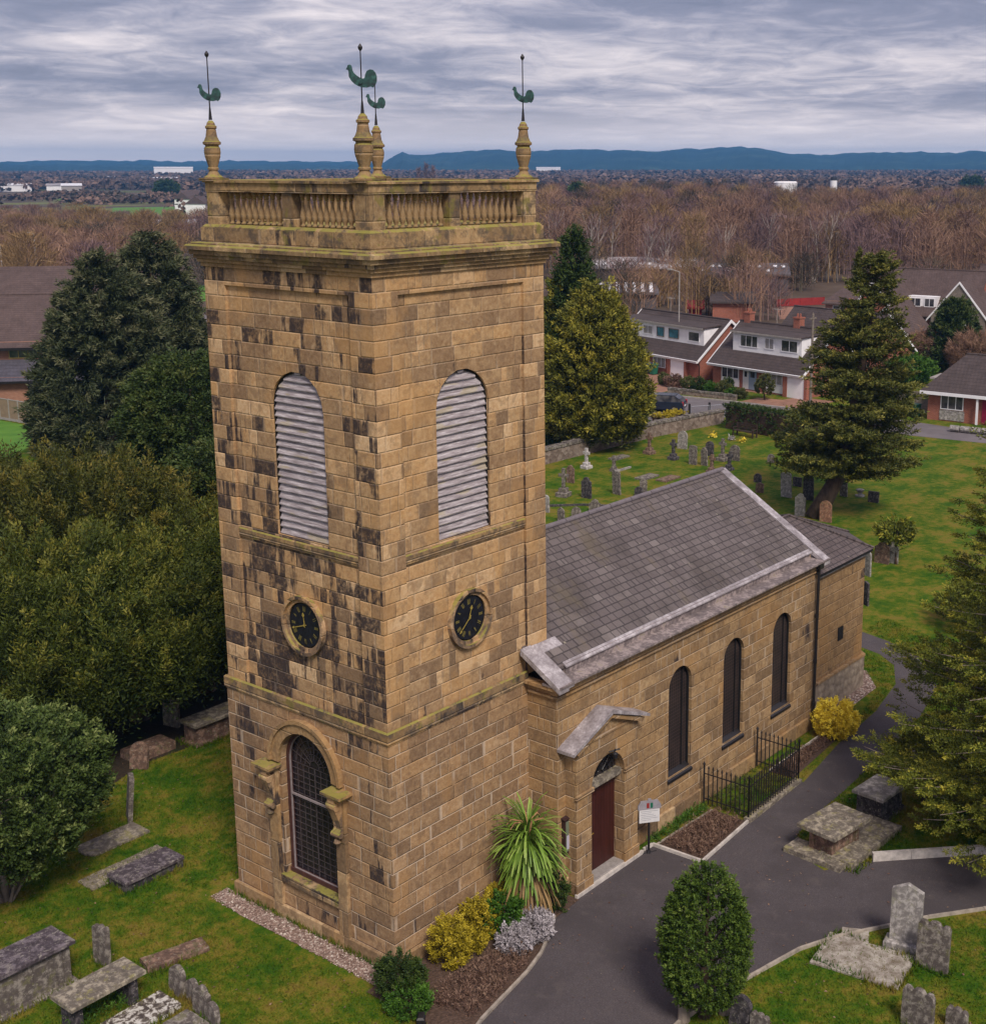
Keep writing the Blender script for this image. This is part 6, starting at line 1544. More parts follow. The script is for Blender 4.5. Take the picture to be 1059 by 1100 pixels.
# houses beyond the big yew
h = thing('gabled_house', 'large chalet house with a wide white-edged gable at the right', 'house', (122.5, 44.5, 0), R(-84), 'houses beyond the churchyard on the right')
m = MB(); m.box(-2, 0, 0, 12.5, .2, 3.2); m.build('front_wall', M['brick_pale'], h)
roof(h, -2.3, 9.5, -.5, 4.6, 9.7, 3.0, 7.9, 'tile_red'); gables(h, -2, 9, 0, 9, 4.6, 3.0, 7.9, 'brick')
m = MB(); m.prism([(4.9, 0), (11.1, 0), (11.1, 3.1), (8.0, 6.9), (4.9, 3.1)], -1.6, -1.4, 'y'); m.build('cross_gable_wall', M['woodgrey'], h)
m = MB()
for (a, b) in ((4.4, 8.0), (11.6, 8.0)): m.prism([(a, 2.75), (b, 7.15), (b, 6.9), (a, 2.5)], -1.75, -1.6, 'y')
m.build('bargeboard', M['upvc'], h)
m = MB(); m.add([(4.4, -1.75, 2.7), (8, -1.75, 7.1), (8, 4.6, 7.1), (4.4, 4.6, 2.7), (11.6, -1.75, 2.7), (11.6, 4.6, 2.7)], [(0, 1, 2, 3), (1, 4, 5, 2)]); m.build('cross_roof', M['tile_red'], h)
panelbox(h, 'dormer', .8, 4.9, 3.6, 5.1, .5, 4, 'rendw'); win(h, 1.6, 3.0, 3.9, 4.9, .49, 'pane', 1); win(h, 3.4, 4.6, 3.9, 4.9, .49, 'pane', 1); win(h, -1.0, 1.4, 1.0, 2.3, -.01, 'pane', 2); win(h, 6.4, 9.6, 1.0, 2.4, -1.62, 'curtain', 2)
panelbox(h, 'side_wall', 4.9, 11.1, 0, 3.0, -1.39, -.01, 'brick_pale')
h = thing('small_gabled_house', 'orange brick house with two stepped white-edged gables and a white garage door', 'house', (112.6, 40.6, 0), R(-86), 'houses beyond the churchyard on the right')
m = MB(); m.prism([(-2.6, 0), (2.0, 0), (2.0, 2.2), (-.3, 4.6), (-2.6, 2.2)], 0, .2, 'y'); m.box(-2.6, .2, 0, -2.4, 7, 2.1); m.box(1.8, .2, 0, 2.0, 7, 2.1); m.build('gable_wall', M['brick'], h)
m = MB()
for (a, b) in ((-3.0, -.3), (2.4, -.3)): m.prism([(a, 1.9), (b, 4.8), (b, 4.55), (a, 1.65)], -.2, -.05, 'y')
m.build('bargeboard', M['upvc'], h)
m = MB(); m.add([(-3, -.2, 1.88), (-.3, -.2, 4.78), (-.3, 7.4, 4.78), (-3, 7.4, 1.88), (2.4, -.2, 1.88), (2.4, 7.4, 1.88)], [(0, 1, 2, 3), (1, 4, 5, 2)]); m.build('roof', M['tile_red'], h)
m = MB(); m.prism([(-6.4, 0), (-.4, 0), (-.4, 3.4), (-3.4, 7.0), (-6.4, 3.4)], 4, 4.2, 'y'); m.build('rear_gable_wall', M['brick'], h)
m = MB()
for (a, b) in ((-6.8, -3.4), (0, -3.4)): m.prism([(a, 2.9), (b, 7.25), (b, 6.95), (a, 2.6)], 3.8, 3.98, 'y')
m.build('rear_bargeboard', M['upvc'], h)
m = MB(); m.add([(-6.8, 3.8, 2.88), (-3.4, 3.8, 7.2), (-3.4, 12, 7.2), (-6.8, 12, 2.88), (0, 3.8, 2.88), (0, 12, 2.88)], [(0, 1, 2, 3), (1, 4, 5, 2)]); m.build('rear_roof', M['tile_red'], h)
win(h, -1.4, .8, 2.35, 3.1, -.01, 'pane', 1); panelbox(h, 'garage_block', -1.5, 2.3, 0, 1.9, -4.4, -.5, 'brick_pale'); panelbox(h, 'flat_roof', -1.8, 2.6, 1.9, 2.1, -4.7, -.3, 'conc'); panelbox(h, 'garage_door', .4, 1.9, .05, 1.8, -4.46, -4.41, 'upvc')
h = thing('edge_house', 'tile-roofed house with a dormer at the right picture edge', 'house', (141, 42.5, 0), R(-84), 'houses beyond the churchyard on the right')
m = MB(); m.box(.2, 0, 0, 11.8, .2, 3.0); m.build('front_wall', M['brick_pale'], h); gables(h, 0, 12, 0, 8, 4, 3, 7.4, 'brick'); r_ = roof(h, -.3, 12.3, -.5, 4, 8.5, 3, 7.4, 'tile_red'); chimney(r_, 2.2, 4, 7.0, 8.4)
panelbox(h, 'dormer', 2.0, 5.5, 3.8, 5.3, .6, 3.5, 'rendw'); win(h, 2.5, 5.0, 4.1, 5.1, .59, 'pane', 2); win(h, 1.5, 4.2, .9, 2.2, -.01)
for (x, y, L, lb) in ((134, 59.5, 8, 'brown hipped roof house behind the right-hand chalet'),):
    h = thing('hipped_house', lb, 'house', (x, y, 0), R(-80), 'hipped roof houses behind the chalets')
    m = MB(); m.box(0, 0, 0, L, 8, 2.7); m.build('walls', M['brick_pale'], h); r_ = roof(h, -.4, L+.4, -.4, 4, 8.4, 2.4, 5.2, 'tile_red', hip=(3.0, 3.0)); win(h, 1, 3, .9, 2.1, -.01); win(h, 5, 7, .9, 2.1, -.01)
h = thing('rear_chalet', 'second row chalet roof with brick chimneys just behind the right-hand chalet', 'house', (92.5, 43.5, 0), R(-100), HG)
m = MB(); m.box(.2, 0, 0, 10.8, .2, 2.5); m.build('front_wall', M['brick'], h); gables(h, 0, 11, 0, 8, 4, 2.3, 6.1, 'brick'); r_ = roof(h, -.3, 11.3, -.5, 4, 8.5, 2.3, 6.1); barge(h, 11.32, -.5, 4, 8.5, 2.3, 6.1); chimney(r_, 6.6, 4, 5.6, 6.9); win(h, 2, 4, .9, 2, -.01)
# bungalow on the right
h = thing('bungalow', 'red brick bungalow with a grey hipped roof and a magenta door at the right edge', 'house', (77.88, 20.51, 0), R(-86.5))
m = MB(); m.box(.1, 0, 0, 13, .2, 2.5); m.box(.1, .2, 0, .3, 8, 2.5); m.box(.3, 7.8, 0, 13, 8, 2.5); m.build('walls', M['brick'], h)
roof(h, -.4, 13.4, -.5, 3.8, 8.5, 2.4, 4.95, 'tile', hip=(2.2, 2.5))
m = MB(); m.box(-.4, -.62, 2.12, 13.4, -.5, 2.36); m.build('fascia', M['upvc'], h)
win(h, 1.15, 3.0, .95, 2.2, -.01, 'pane', 2); panelbox(h, 'stone_panel', 1.1, 3.1, .1, .9, -.05, -.002, 'g_pale')
panelbox(h, 'porch_post', 4.15, 4.30, .05, 2.15, -.5, -.35, 'upvc'); panelbox(h, 'front_door', 4.5, 5.4, .1, 2.1, -.06, -.002, 'magenta'); win(h, 5.5, 6.6, .3, 2.1, -.01, 'pane', 1)
h = thing('lean_to_shed', 'low open shed with a pale flat roof beside the bungalow', 'shed', (84.5, 22.8, 0), R(-86))
panelbox(h, 'back_wall', -.1, 3.0, 0, 2.0, 2.0, 2.1, 'woodgrey'); panelbox(h, 'flat_roof', -.3, 3.3, 2.2, 2.35, -.3, 2.4, 'conc')
for sx in (0, 2.9): panelbox(h, 'post', sx, sx+.1, 0, 2.2, 0, .1, 'woodgrey')
def panelfence(name, p0, p1, h_, mt, pm, label, step=1.8, group=None):
    a, b = Vector(p0), Vector(p1); L = (b-a).length; f_ = thing(name, label, 'fence', (*p0, 0), math.atan2((b-a).y, (b-a).x), group); n_ = max(1, round(L/step))
    m_ = MB()
    for k in range(n_): m_.box(L*k/n_+.06, -.02, .22, L*(k+1)/n_-.06, .02, h_-.05)
    m_.build('panels', M[mt], f_)
    for k in range(n_+1):
        m_ = MB(); m_.box(L*k/n_-.06, -.06, 0, L*k/n_+.06, .06, h_+.04); m_.build('fence_post', M[pm], f_)
    m_ = MB(); m_.box(0, -.035, .02, L, .035, .22); m_.box(0, -.04, h_-.05, L, .04, h_); m_.build('rails', M[pm], f_)
panelfence('panel_fence', (32.3, 86.5), (33.35, 71.5), 1.75, 'tan', 'conc', 'tan panel fence with pale concrete posts at the left edge', 1.25)
panelfence('panel_fence', (80.0, 24.0), (80.6, 20.8), 1.7, 'woodgrey', 'woodgrey', 'grey wooden fence between big conifer and bungalow', 1.6)
for (x, y, mt, lb) in ((78.9, 21.6, 'greenp', 'green wheelie bin beside the bungalow'), (84.0, 51.0, 'greenp', 'dark green wheelie bin by the left chalet garage'), (84.3, 52.0, 'bluep', 'dark blue wheelie bin by the left chalet, next to the green one'), (85.2, 22.0, 'bluep', 'blue bin under the open shed roof')):
    c = thing('wheelie_bin', lb, 'bin', (x-.6, y, 0), R(-100), 'wheelie bins'); m = MB(); m.add([(-.24, -.3, .08), (.24, -.3, .08), (.24, .25, .08), (-.24, .25, .08), (-.29, -.36, .98), (.29, -.36, .98), (.29, .34, .98), (-.29, .34, .98)], [(0, 3, 2, 1), (4, 5, 6, 7), (0, 1, 5, 4), (1, 2, 6, 5), (2, 3, 7, 6), (3, 0, 4, 7)]); m.build('tub', M[mt], c)
    m = MB(); m.box(-.3, -.4, .99, .3, .38, 1.06, bev=.03); m.build('lid', M[mt], c); m = MB(); m.tube((-.28, .3, .1), (-.2, .3, .1), .1); m.tube((.2, .3, .1), (.28, .3, .1), .1); m.build('wheels', M['tyre'], c)
o = MB(); [o.tube((74.2+.1*k, 16.9-.8*k, .28), (74.25+.1*k, 16.2-.8*k, .28), .24, n=10) for k in range(4)]
tag(o.build('stone_edging', M['g_pale']), 'row of pale rounded stones at the bungalow lawn edge', 'stones')
# garden shrubs in front of the chalets
gs = [(78.3, 43.6, 1.1, .6, 'f_olive', 'olive shrub at the left end of the chalet garden'), (78.0, 42.2, 1.2, .7, 'f_deep', 'dark shrub, second from the left in the chalet garden'), (77.9, 40.8, .9, .6, 'f_green', 'bright green low shrub mid garden'), (77.7, 39.4, 1.2, .7, 'f_olive', 'taller olive shrub mid garden before the chalet'),
      (77.2, 38.1, .8, .6, 'f_green', 'bright green patch shrub right of mid garden'), (79.6, 40.2, 1.2, .55, 'f_deep', 'dark round shrub under the chalet front window'), (76.9, 37.2, .8, .5, 'f_olive', 'small olive shrub at the right end of the garden'), (78.6, 45.4, 1.1, .8, 'f_heath', 'brown twiggy shrub by the left chalet garage'), (79.2, 46.8, 1.0, .6, 'f_olive', 'olive shrub left of the brown twiggy one')]
for i, (x, y, h_, r_, mt, lb) in enumerate(gs): tree('garden_shrub', lb, 'shrub', x, y, h_, egg(r_), 90, 36, .14, .06, mt, 200+i, H0=.05, clr=.2, cln=.3, trunk=.03, group='shrubs in the chalet gardens')
tree('topiary_ball', 'round clipped topiary on a stem before the right-hand chalet', 'bush', 77.6, 35.2, 2.2, egg(.85), 150, 40, .13, .06, 'f_olive', 211, H0=.5, amp=.03, clr=.15, cln=.2, trunk=.08)
tree('conifer', 'bushy dark green conifer between the far houses', 'tree', 104.0, 29.3, 7.0, cone(2.9, .5), 500, 50, .35, .12, 'f_holly', 212, H0=.3, amp=.2, trunk=.2, clr=.5)
tree('evergreen_bush', 'round very dark evergreen left of the garage', 'bush', 103.3, 36.3, 3.6, egg(2.1), 260, 50, .28, .12, 'f_deep', 213, H0=.2, trunk=.1, clr=.4)
tree('evergreen_bush', 'bright green hedge-like bush right of the big conifer', 'bush', 92.5, 28.6, 2.6, egg(2.2), 260, 50, .25, .10, 'f_green', 214, H0=.2, trunk=.1, clr=.4)
tree('bare_shrub', 'brown leafless shrub right of the dark conifer', 'shrub', 101.0, 26.0, 4.2, egg(2.6), 260, 40, .6, .04, 't_brown', 215, H0=.2, trunk=.1, clr=.6)
tree('bare_shrub', 'brown leafless shrub left of the dark conifer', 'shrub', 103.5, 32.0, 3.6, egg(2.2), 220, 40, .6, .04, 't_brown', 216, H0=.2, trunk=.1, clr=.6)
# ---- building at the left edge
h = thing('hall_building', 'long brick hall with big clay-tiled roof and slate lean-to at the left edge', 'building', (37.5, 85.0, 0), R(-42))
X0, X1 = -16, 9
panelbox(h, 'upper_wall', X0, X1, 2.6, 4.9, 3.0, 3.2, 'brick_pale'); panelbox(h, 'lower_wall', X0, X1, 0, 2.2, .2, .4, 'brick_pale')
m = MB(); m.prism([(.2, 0), (16, 0), (16, 4), (9.5, 8.2), (3.2, 4.6), (.2, 2.3)], X1-.2, X1, 'x'); m.build('gable_wall', M['brick_pale'], h)
m = MB(); m.add([(X0, -.35, 1.95), (X1+.3, -.35, 1.95), (X1+.3, 3.0, 3.35), (X0, 3.0, 3.35), (X0, -.35, 1.85), (X1+.3, -.35, 1.85)], [(0, 1, 2, 3), (0, 4, 5, 1)]); m.build('lean_to_roof', M['tile_slate'], h)
roof(h, X0, X1+.3, 2.3, 9.2, 16, 4.45, 8.4, 'tile_red', name='main_roof')
m = MB(); m.add([(X0, 9.4, 8.2), (X1+.3, 9.4, 8.2), (X1+.3, 14, 10.6), (X0, 14, 10.6), (X1+.3, 20, 7)], [(0, 1, 2, 3), (1, 4, 2)]); m.build('upper_roof', M['tile_red'], h)
m = MB(); m.box(X0, 2.2, 4.22, X1+.3, 2.3, 4.45); m.box(X0, -.45, 1.75, X1+.3, -.36, 1.93); m.build('gutter', M['black'], h)
for x_ in (-1.0, 5.0, 1.9): win(h, x_, x_+2.4, 3.45, 4.35, 2.99, 'pane', 2, 'gold')
m = MB(); m.box(1.0, .12, .1, 8.2, .19, 2.0); m.build('patio_glazing', M['pane'], h)
m = MB()
for k in range(8): m.box(1.0+k*1.0, .08, .1, 1.06+k*1.0, .12, 2.0)
m.build('glazing_frame', M['iron'], h)
m = MB(); m.sheet([(20, 60), (33.0, 71.0), (32.0, 87), (18, 95), (5, 80)], .01); struct(m, 'field', M['brightgrass'] if 'brightgrass' in M else mat('bright_lawn', lambda g: g.ramp(g.noise(g.obj(), .6, 5), [(.3, (.06, .17, .015)), (.7, (.12, .26, .03))])))
car(85, 128, R(30), 'rim', 'silver car parked on the road left of the tower', group='parked cars')
car(81.5, 124.5, R(20), 'carpaint', 'dark car behind the silver one left of the tower', group='parked cars')
# ================================================================ winter woods, sheds, plain, hills
def twigtree(rg, n, H, Rr, w_, L, z0=.25):
    """radiating twigs filling a bare crown; returns (n,4,3)"""
    u = rg.random(n)**.5; a = rg.uniform(0, 2*np.pi, n); t = rg.random(n)
    zc = H*(z0+(1-z0)*t); rr = Rr*np.sqrt(np.clip(1-((t-.42)/.62)**2, 0.02, 1))*u
    p = np.c_[np.cos(a)*rr, np.sin(a)*rr, zc]
    d_ = unit(np.c_[np.cos(a)*(.25+.5*u), np.sin(a)*(.25+.5*u), .9*np.ones(n)]+rg.normal(0, .42, (n, 3)))
    s_ = unit(np.cross(d_, rg.normal(0, 1, (n, 3)))); l = L*rg.uniform(.5, 1.3, n)[:, None]; ww = w_*rg.uniform(.6, 1.4, n)[:, None]
    V = np.zeros((n, 4, 3)); V[:, 0] = p-d_*l*.5-s_*ww*.5; V[:, 1] = p-d_*l*.5+s_*ww*.5; V[:, 2] = p+d_*l*.5+s_*ww*.15; V[:, 3] = p+d_*l*.5-s_*ww*.15
    return V
def wood(name, spots, seed, mats, tw, n, L):
    rg = np.random.default_rng(seed); Vs, rs, mi = [], [], []
    for (x, y, H, Rr, k) in spots:
        V = twigtree(rg, n, H, Rr, tw, L); V += np.array([x, y, 0]); Vs.append(V)
        rs.append(np.clip(rg.random()*.55+rg.random(n)*.45, 0, 1)); mi.append(np.full(n, k))
        m_ = max(1, int(n*.02)); base = np.array([[-.12, 0, 0], [.12, 0, 0], [.05, 0, H*.8], [-.05, 0, H*.8]])
        T_ = np.stack([base+np.array([x+rg.normal(0, Rr*.35), y+rg.normal(0, Rr*.35), 0]) for _ in range(m_)]); Vs.append(T_); rs.append(rg.uniform(.7, 1, m_)); mi.append(np.full(m_, k))
    return tag(cloudmesh(name, np.concatenate(Vs), [M[a] for a in mats], None, np.concatenate(rs), mi=np.concatenate(mi)), kind='stuff')
TM = ['t_brown', 't_gold', 't_mauve', 't_dark']
rg = np.random.default_rng(301)
spots = []
# right-hand wood, from the sheds back to the plain
for d_ in list(np.arange(238, 420, 10.5))+list(np.arange(420, 640, 16)):
    px = 560+rg.uniform(0, 10)
    while px < 1110:
        lim = 640 if px < 830 else 520
        if d_ < lim and not (d_ < 252 and 640 < px < 850 and False):
            x, y = to_world(d_+rg.uniform(-5, 5), pxdeg(px)); H = rg.uniform(10, 14.2)*(1.0 if px < 820 else .93)*(1 if d_ > 300 else .92)
            k = rg.choice(4, p=[.46, .22, .24, .08] if d_ < 450 else [.35, .1, .25, .3]); spots.append((x, y, H, rg.uniform(3.2, 5.2), k))
        px += rg.uniform(4.6, 8.0)/d_*1456*(1.0 if d_ < 420 else 1.15)
wood('winter_wood', spots, 302, TM, .11, 620, 1.9)
# left-hand wood between the hall and the town
spots = []
for d_ in list(np.arange(246, 420, 13))+list(np.arange(420, 520, 20)):
    px = -50
    while px < 228:
        x, y = to_world(d_+rg.uniform(-6, 6), pxdeg(px))
        infield = (515 < d_ < 720 and px > 112) or (d_ < 300 and px > 150) or (395 < d_ < 445 and (10 < px < 66 or px > 160))
        if not infield: spots.append((x, y, rg.uniform(6, 9.5)*((.55 if px > 108 else .8) if d_ > 380 else .85), rg.uniform(3.5, 6), rg.choice(4, p=[.42, .34, .16, .08] if d_ < 620 else [.25, .05, .45, .25])))
        px += rg.uniform(6, 11)/d_*1456
wood('winter_wood', spots, 304, TM, .12, 640, 1.6)
spots = []      # the same wood carries on behind the tower
for d_ in np.arange(250, 560, 22):
    px = 232
    while px < 560:
        x, y = to_world(d_+rg.uniform(-7, 7), pxdeg(px)); spots.append((x, y, rg.uniform(7, 11), rg.uniform(3.5, 5.5), rg.choice(4, p=[.42, .24, .24, .10]))); px += rg.uniform(7, 12)/d_*1456
wood('winter_wood', spots, 305, TM, .14, 260, 2.0)
# behind the tower edges: scrub seen between houses and shed
spots = []
for i in range(64):
    px = rg.uniform(600, 1080) if i % 3 == 0 else rg.uniform(600, 900); d_ = rg.uniform(168, 236)
    if 835 < px < 900 and d_ < 215: continue
    x, y = to_world(d_, pxdeg(px)); spots.append((x, y, rg.uniform(5, 8), rg.uniform(2.5, 3.6), rg.choice(4)))
wood('winter_scrub', spots, 306, TM, .07, 300, 2.0)
# tree masses dotted over the far plain
def blobs(name, rows, seed, cam_px=(-60, 1120)):
    rg = np.random.default_rng(seed); Vs, rs = [], []
    for (d0, d1, n, s0, H) in rows:
        for i in range(n):
            d_ = rg.uniform(d0, d1); px = rg.uniform(*cam_px)
            L = rg.uniform(1, 6)*s0; ang = rg.uniform(-.5, .5)+YAW+math.pi/2
            x, y = to_world(d_, pxdeg(px)); m_ = int(44*max(1, L/s0*.7)); q = rg.uniform(-.5, .5, m_)
            c = np.c_[x+np.cos(ang)*q*L+rg.normal(0, s0*.25, m_), y+np.sin(ang)*q*L+rg.normal(0, s0*.25, m_), H*rg.uniform(.15, .9, m_)*rg.uniform(.7, 1.15)]
            D = unit(rg.normal(0, 1, (m_, 3))*np.array([1, 1, .22])); E2 = unit(np.cross(D, rg.normal(0, 1, (m_, 3)))); r_ = s0*.15
            V = np.stack([c-D*r_, c-E2*r_*.8, c+D*r_, c+E2*r_*.8], 1); Vs.append(V); rs.append(np.clip(rg.random()*.7+rg.random(m_)*.3, 0, 1))
    return tag(cloudmesh(name, np.concatenate(Vs), M['t_far'], None, np.concatenate(rs)), kind='stuff')
blobs('far_woodland', [(560, 1000, 420, 9, 8), (1000, 1800, 650, 16, 9), (1800, 3000, 700, 26, 11)], 310, (230, 1120))
blobs('far_woodland', [(740, 1000, 34, 9, 4), (1150, 1800, 150, 15, 7), (1800, 3000, 220, 26, 9)], 311, (-60, 235))
# pale-stemmed birches that can be told apart at the wood's edge
def birch(px, d_, H, label, seed, mt='t_mauve', stems=2):
    x, y = to_world(d_, pxdeg(px)); b_ = thing('birch_tree', label, 'tree', (x, y, 0), 0, 'pale birches along the edge of the wood')
    rg2 = np.random.default_rng(seed); m_ = MB()
    for s in range(stems):
        a = rg2.uniform(0, 6.28); p = [Vector((math.cos(a)*.2, math.sin(a)*.2, 0))]
        for k in range(1, 6): p.append(p[-1]+Vector((rg2.normal(.0, .28)+math.cos(a)*.2, rg2.normal(0, .28)+math.sin(a)*.2, H*.19)))
        m_.path(p, [.17, .15, .13, .10, .07, .03], 6)
        for k in range(6):
            q = p[rg2.integers(2, 5)]; a2 = rg2.uniform(0, 6.28); m_.path([q, q+Vector((math.cos(a2)*1.0, math.sin(a2)*1.0, 1.4)), q+Vector((math.cos(a2)*1.6, math.sin(a2)*1.6, 3.0))], [.06, .045, .02], 4)
    m_.build('trunk', M['bark_pale'], b_)
    V = twigtree(rg2, 420, H, 2.6, .06, 1.9, .35); cloudmesh('crown', V, M[mt], b_, rg2.random(len(V)))
for i, (px, d_, H, lb, st) in enumerate([(596, 236, 12, 'pale birch close beside the tower cornice', 2), (636, 232, 11.5, 'pale twin-stemmed birch right of the dark cypress', 3), (655, 236, 11, 'slender birch beside the twin-stemmed one', 1), (700, 228, 9.5, 'bare birch over the left shed', 2), (724, 226, 9, 'bare birch left of the lamp post over the shed', 2), (770, 228, 9.5, 'bare birch over the middle shed', 2),
     (828, 238, 11.5, 'tall pale birch at the right end of the sheds', 2), (878, 233, 10.5, 'pale birch left of the big conifer tip', 2), (893, 236, 12.2, 'brightest forked birch just above the big conifer', 3), (905, 237, 12, 'pale birch right of the forked one', 2), (1012, 300, 11.8, 'pale stem left of the group at the right', 1), (1030, 300, 12, 'pale birch stem in the group at the right', 2), (1046, 300, 12, 'rightmost pale birch stem of the group', 2), (1000, 303, 11.5, 'thin pale stem at the left of the right-hand group', 1)]):
    birch(px, d_, H, lb, 400+i, stems=st)
for i, (px, d_, H, Rr, lb) in enumerate([(222, 232, 8.5, 4.6, 'dark leafless round tree touching the left side of the tower'), (20, 240, 9, 5, 'bare brown tree above the hall roof at the left'), (95, 330, 10.5, 6, 'golden-brown bare tree above the hall, left of the cypresses'), (150, 330, 9.5, 5, 'brown bare tree behind the cypress pair')]):
    x, y = to_world(d_, pxdeg(px)); b_ = thing('bare_tree', lb, 'tree', (x, y, 0), 0, 'bare trees left of the tower')
    rg2 = np.random.default_rng(500+i); V = twigtree(rg2, 1500, H, Rr, .09, 2.0, .15); cloudmesh('crown', V, M['t_dark' if i == 0 else 't_gold'], b_, rg2.random(len(V)))
    m_ = MB(); m_.tube((0, 0, 0), (0, 0, H*.6), .25, .1); m_.build('trunk', M['bark'], b_)
for i, (x, y, H, lb) in enumerate([(1845, 1828, 62, 'tall thin poplar group breaking the horizon behind the tower')]):
    b_ = thing('poplar_tree', lb, 'tree', (x*.34, y*.34, 0)); rg2 = np.random.default_rng(77); V = np.concatenate([twigtree(rg2, 420, h2, r2, .28, 3.5, .1)+np.array([dx2, -dx2, 0]) for dx2, h2, r2 in ((-3.5, 18.5, 2.4), (0, 21.5, 2.6), (3.2, 19.5, 2.3))]); cloudmesh('crown', V, M['t_mauve'], b_, rg2.random(len(V)))
    m_ = MB(); m_.tube((0, 0, 0), (0, 0, 16), .35, .12); m_.build('trunk', M['bark'], b_)
for i, (px, d_, H, lb) in enumerate([(178, 900, 11, 'dark evergreen clump in the fields left of the tower'), (1045, 900, 13, 'dark evergreen clump near the horizon at the right'), (620, 470, 13, 'dark pine standing in the bare wood right of the tower')]):
    x, y = to_world(d_, pxdeg(px)); tree('evergreen_tree', lb, 'tree', x, y, H, dome(7 if i < 2 else 3.5, .45), 220, 24, 1.6, .6, 'f_deep', 600+i, H0=.3, amp=.25, freq=.4, trunk=.3, clr=1.5, cln=2, group='far dark evergreens')
# sheds and works beyond the houses
SG = 'low industrial buildings beyond the houses'
def shed(px0, px1, d_, h_, dep, mt, label, name='industrial_shed', stripes=0, lights=0, wall='sheddark', group=SG, pitch=.8, cat='shed'):
    x0, y0 = to_world(d_, pxdeg(px0)); x1, y1 = to_world(d_, pxdeg(px1)); L = math.hypot(x1-x0, y1-y0)
    s_ = thing(name, label, cat, (x0, y0, 0), math.atan2(y1-y0, x1-x0), group)
    m_ = MB(); m_.box(0, 0, 0, L, dep, h_); m_.build('walls', M[wall], s_)
    m_ = MB(); m_.add([(-.4, -.5, h_), (L+.4, -.5, h_), (L+.4, dep/2, h_+pitch), (-.4, dep/2, h_+pitch), (L+.4, dep+.5, h_), (-.4, dep+.5, h_), (-.4, -.5, h_-.25), (L+.4, -.5, h_-.25)], [(0, 1, 2, 3), (3, 2, 4, 5), (0, 6, 7, 1)]); r_ = m_.build('roof', M[mt], s_)
    def onroof(a, b, y_0, y_1, up=.05):
        z = lambda y_: h_+pitch*(y_+.5)/(dep/2+.5)+up; return [(a, y_0, z(y_0)), (b, y_0, z(y_0)), (b, y_1, z(y_1)), (a, y_1, z(y_1))]
    if stripes:
        m_ = MB()
        for k in range(stripes): a = L*(k+.25)/stripes; m_.add(onroof(a, a+L/stripes*.42, 0, dep/2*.92), [(0, 1, 2, 3)])
        m_.build('roof_sheets', M['upvc'], r_)
    if lights:
        m_ = MB(); q = random.Random(int(px0))
        for k in range(lights):
            a = L*(k+.3)/lights; y_ = q.choice([.15, .55])*dep/2; m_.add(onroof(a, a+L/lights*.45, y_, y_+dep*.11, .12), [(0, 1, 2, 3)])
        m_.build('rooflights', M['upvc'], r_)
    return s_
shed(634, 752, 222, 3.3, 26, 'shedroof', 'pale-roofed long shed behind the bare birches', stripes=0, lights=12)
shed(622, 706, 184, 2.6, 17, 'sheddark', 'dark shed roof with slanting white sheets above the left chalet', stripes=9)
shed(752, 850, 208, 3.4, 24, 'sheddark', 'dark flat shed dotted with white rooflights', lights=11)
shed(768, 812, 172, 2.7, 10, 'tile', 'small tile-roofed hut with pale green trim behind the chalets', cat='hut', wall='brick')
shed(742, 756, 178, 1.3, 3, 'red', 'low red structure behind the chalet ridge', cat='hut', wall='red')
x0, y0 = to_world(192, pxdeg(838)); x1, y1 = to_world(196, pxdeg(890)); panelfence('red_fence', (x0, y0), (x1, y1), 1.1, 'red', 'red', 'bright red fence beside the pale ramp behind the houses', 2.2)
m = MB(); m.sheet([to_world(176, pxdeg(842)), to_world(176, pxdeg(875)), to_world(192, pxdeg(892)), to_world(192, pxdeg(838))], .02); struct(m, 'yard', M['pave'])
TG = 'distant works and warehouses'
for (a, b, d_, h_, dep, mt, wl, lb) in [(110, 154, 1880, 5, 60, 'upvc', 'rendw', 'long low white warehouse far left'), (165, 207, 2000, 17, 60, 'rendw', 'rendw', 'large pale block building far left near the tower'), (-6, 32, 1150, 5, 40, 'upvc', 'rendw', 'white shed roof at the far left edge'), (48, 72, 1120, 5, 50, 'shedroof', 'rendw', 'grey-white shed roof far left, right of the edge one'), (64, 86, 1040, 6, 50, 'upvc', 'conc', 'bright shed roof with a dark door far left'),
      (150, 190, 1600, 6, 40, 'upvc', 'conc', 'thin white roof right of the far warehouse'), (8, 66, 405, 3, 16, 'shedroof', 'conc', 'pale flat roof among the brown trees at the left'), (160, 226, 415, 3, 12, 'shedroof', 'conc', 'pale flat roof close to the left side of the tower'), (492, 560, 2900, 9, 90, 'upvc', 'rendw', 'long white building on the horizon right of the near finial'), (576, 602, 2700, 16, 60, 'rendw', 'rendw', 'white works building by the right-hand finial'),
      (255, 300, 2900, 8, 60, 'upvc', 'rendw', 'white roof on the horizon left of the near finial'), (858, 878, 1000, 4, 30, 'shedroof', 'conc', 'small pale roof beyond the wood at the right')]:
    shed(a, b, d_, h_, dep, mt, lb, 'far_building', group=TG, wall=wl, cat='building', pitch=1.2)
for (px, d_, h_, r_, mt, lb) in [(896, 600, 13.5, 1.5, 'upvc', 'white round tower with a dark cap above the wood'), (844, 640, 12, 5.5, 'rendw', 'squat white tank just above the wood')]:
    x, y = to_world(d_, pxdeg(px)); c = thing('storage_tower', lb, 'tower', (x, y, 0)); m = MB(); m.tube((0, 0, 0), (0, 0, h_), r_, n=14); m.build('shaft', M[mt], c); m = MB(); m.tube((0, 0, h_), (0, 0, h_+(1.5 if r_ < 2 else .6)), r_*1.02, r_*.9, 14); m.build('cap', M['iron' if r_ < 2 else 'rendw'], c)
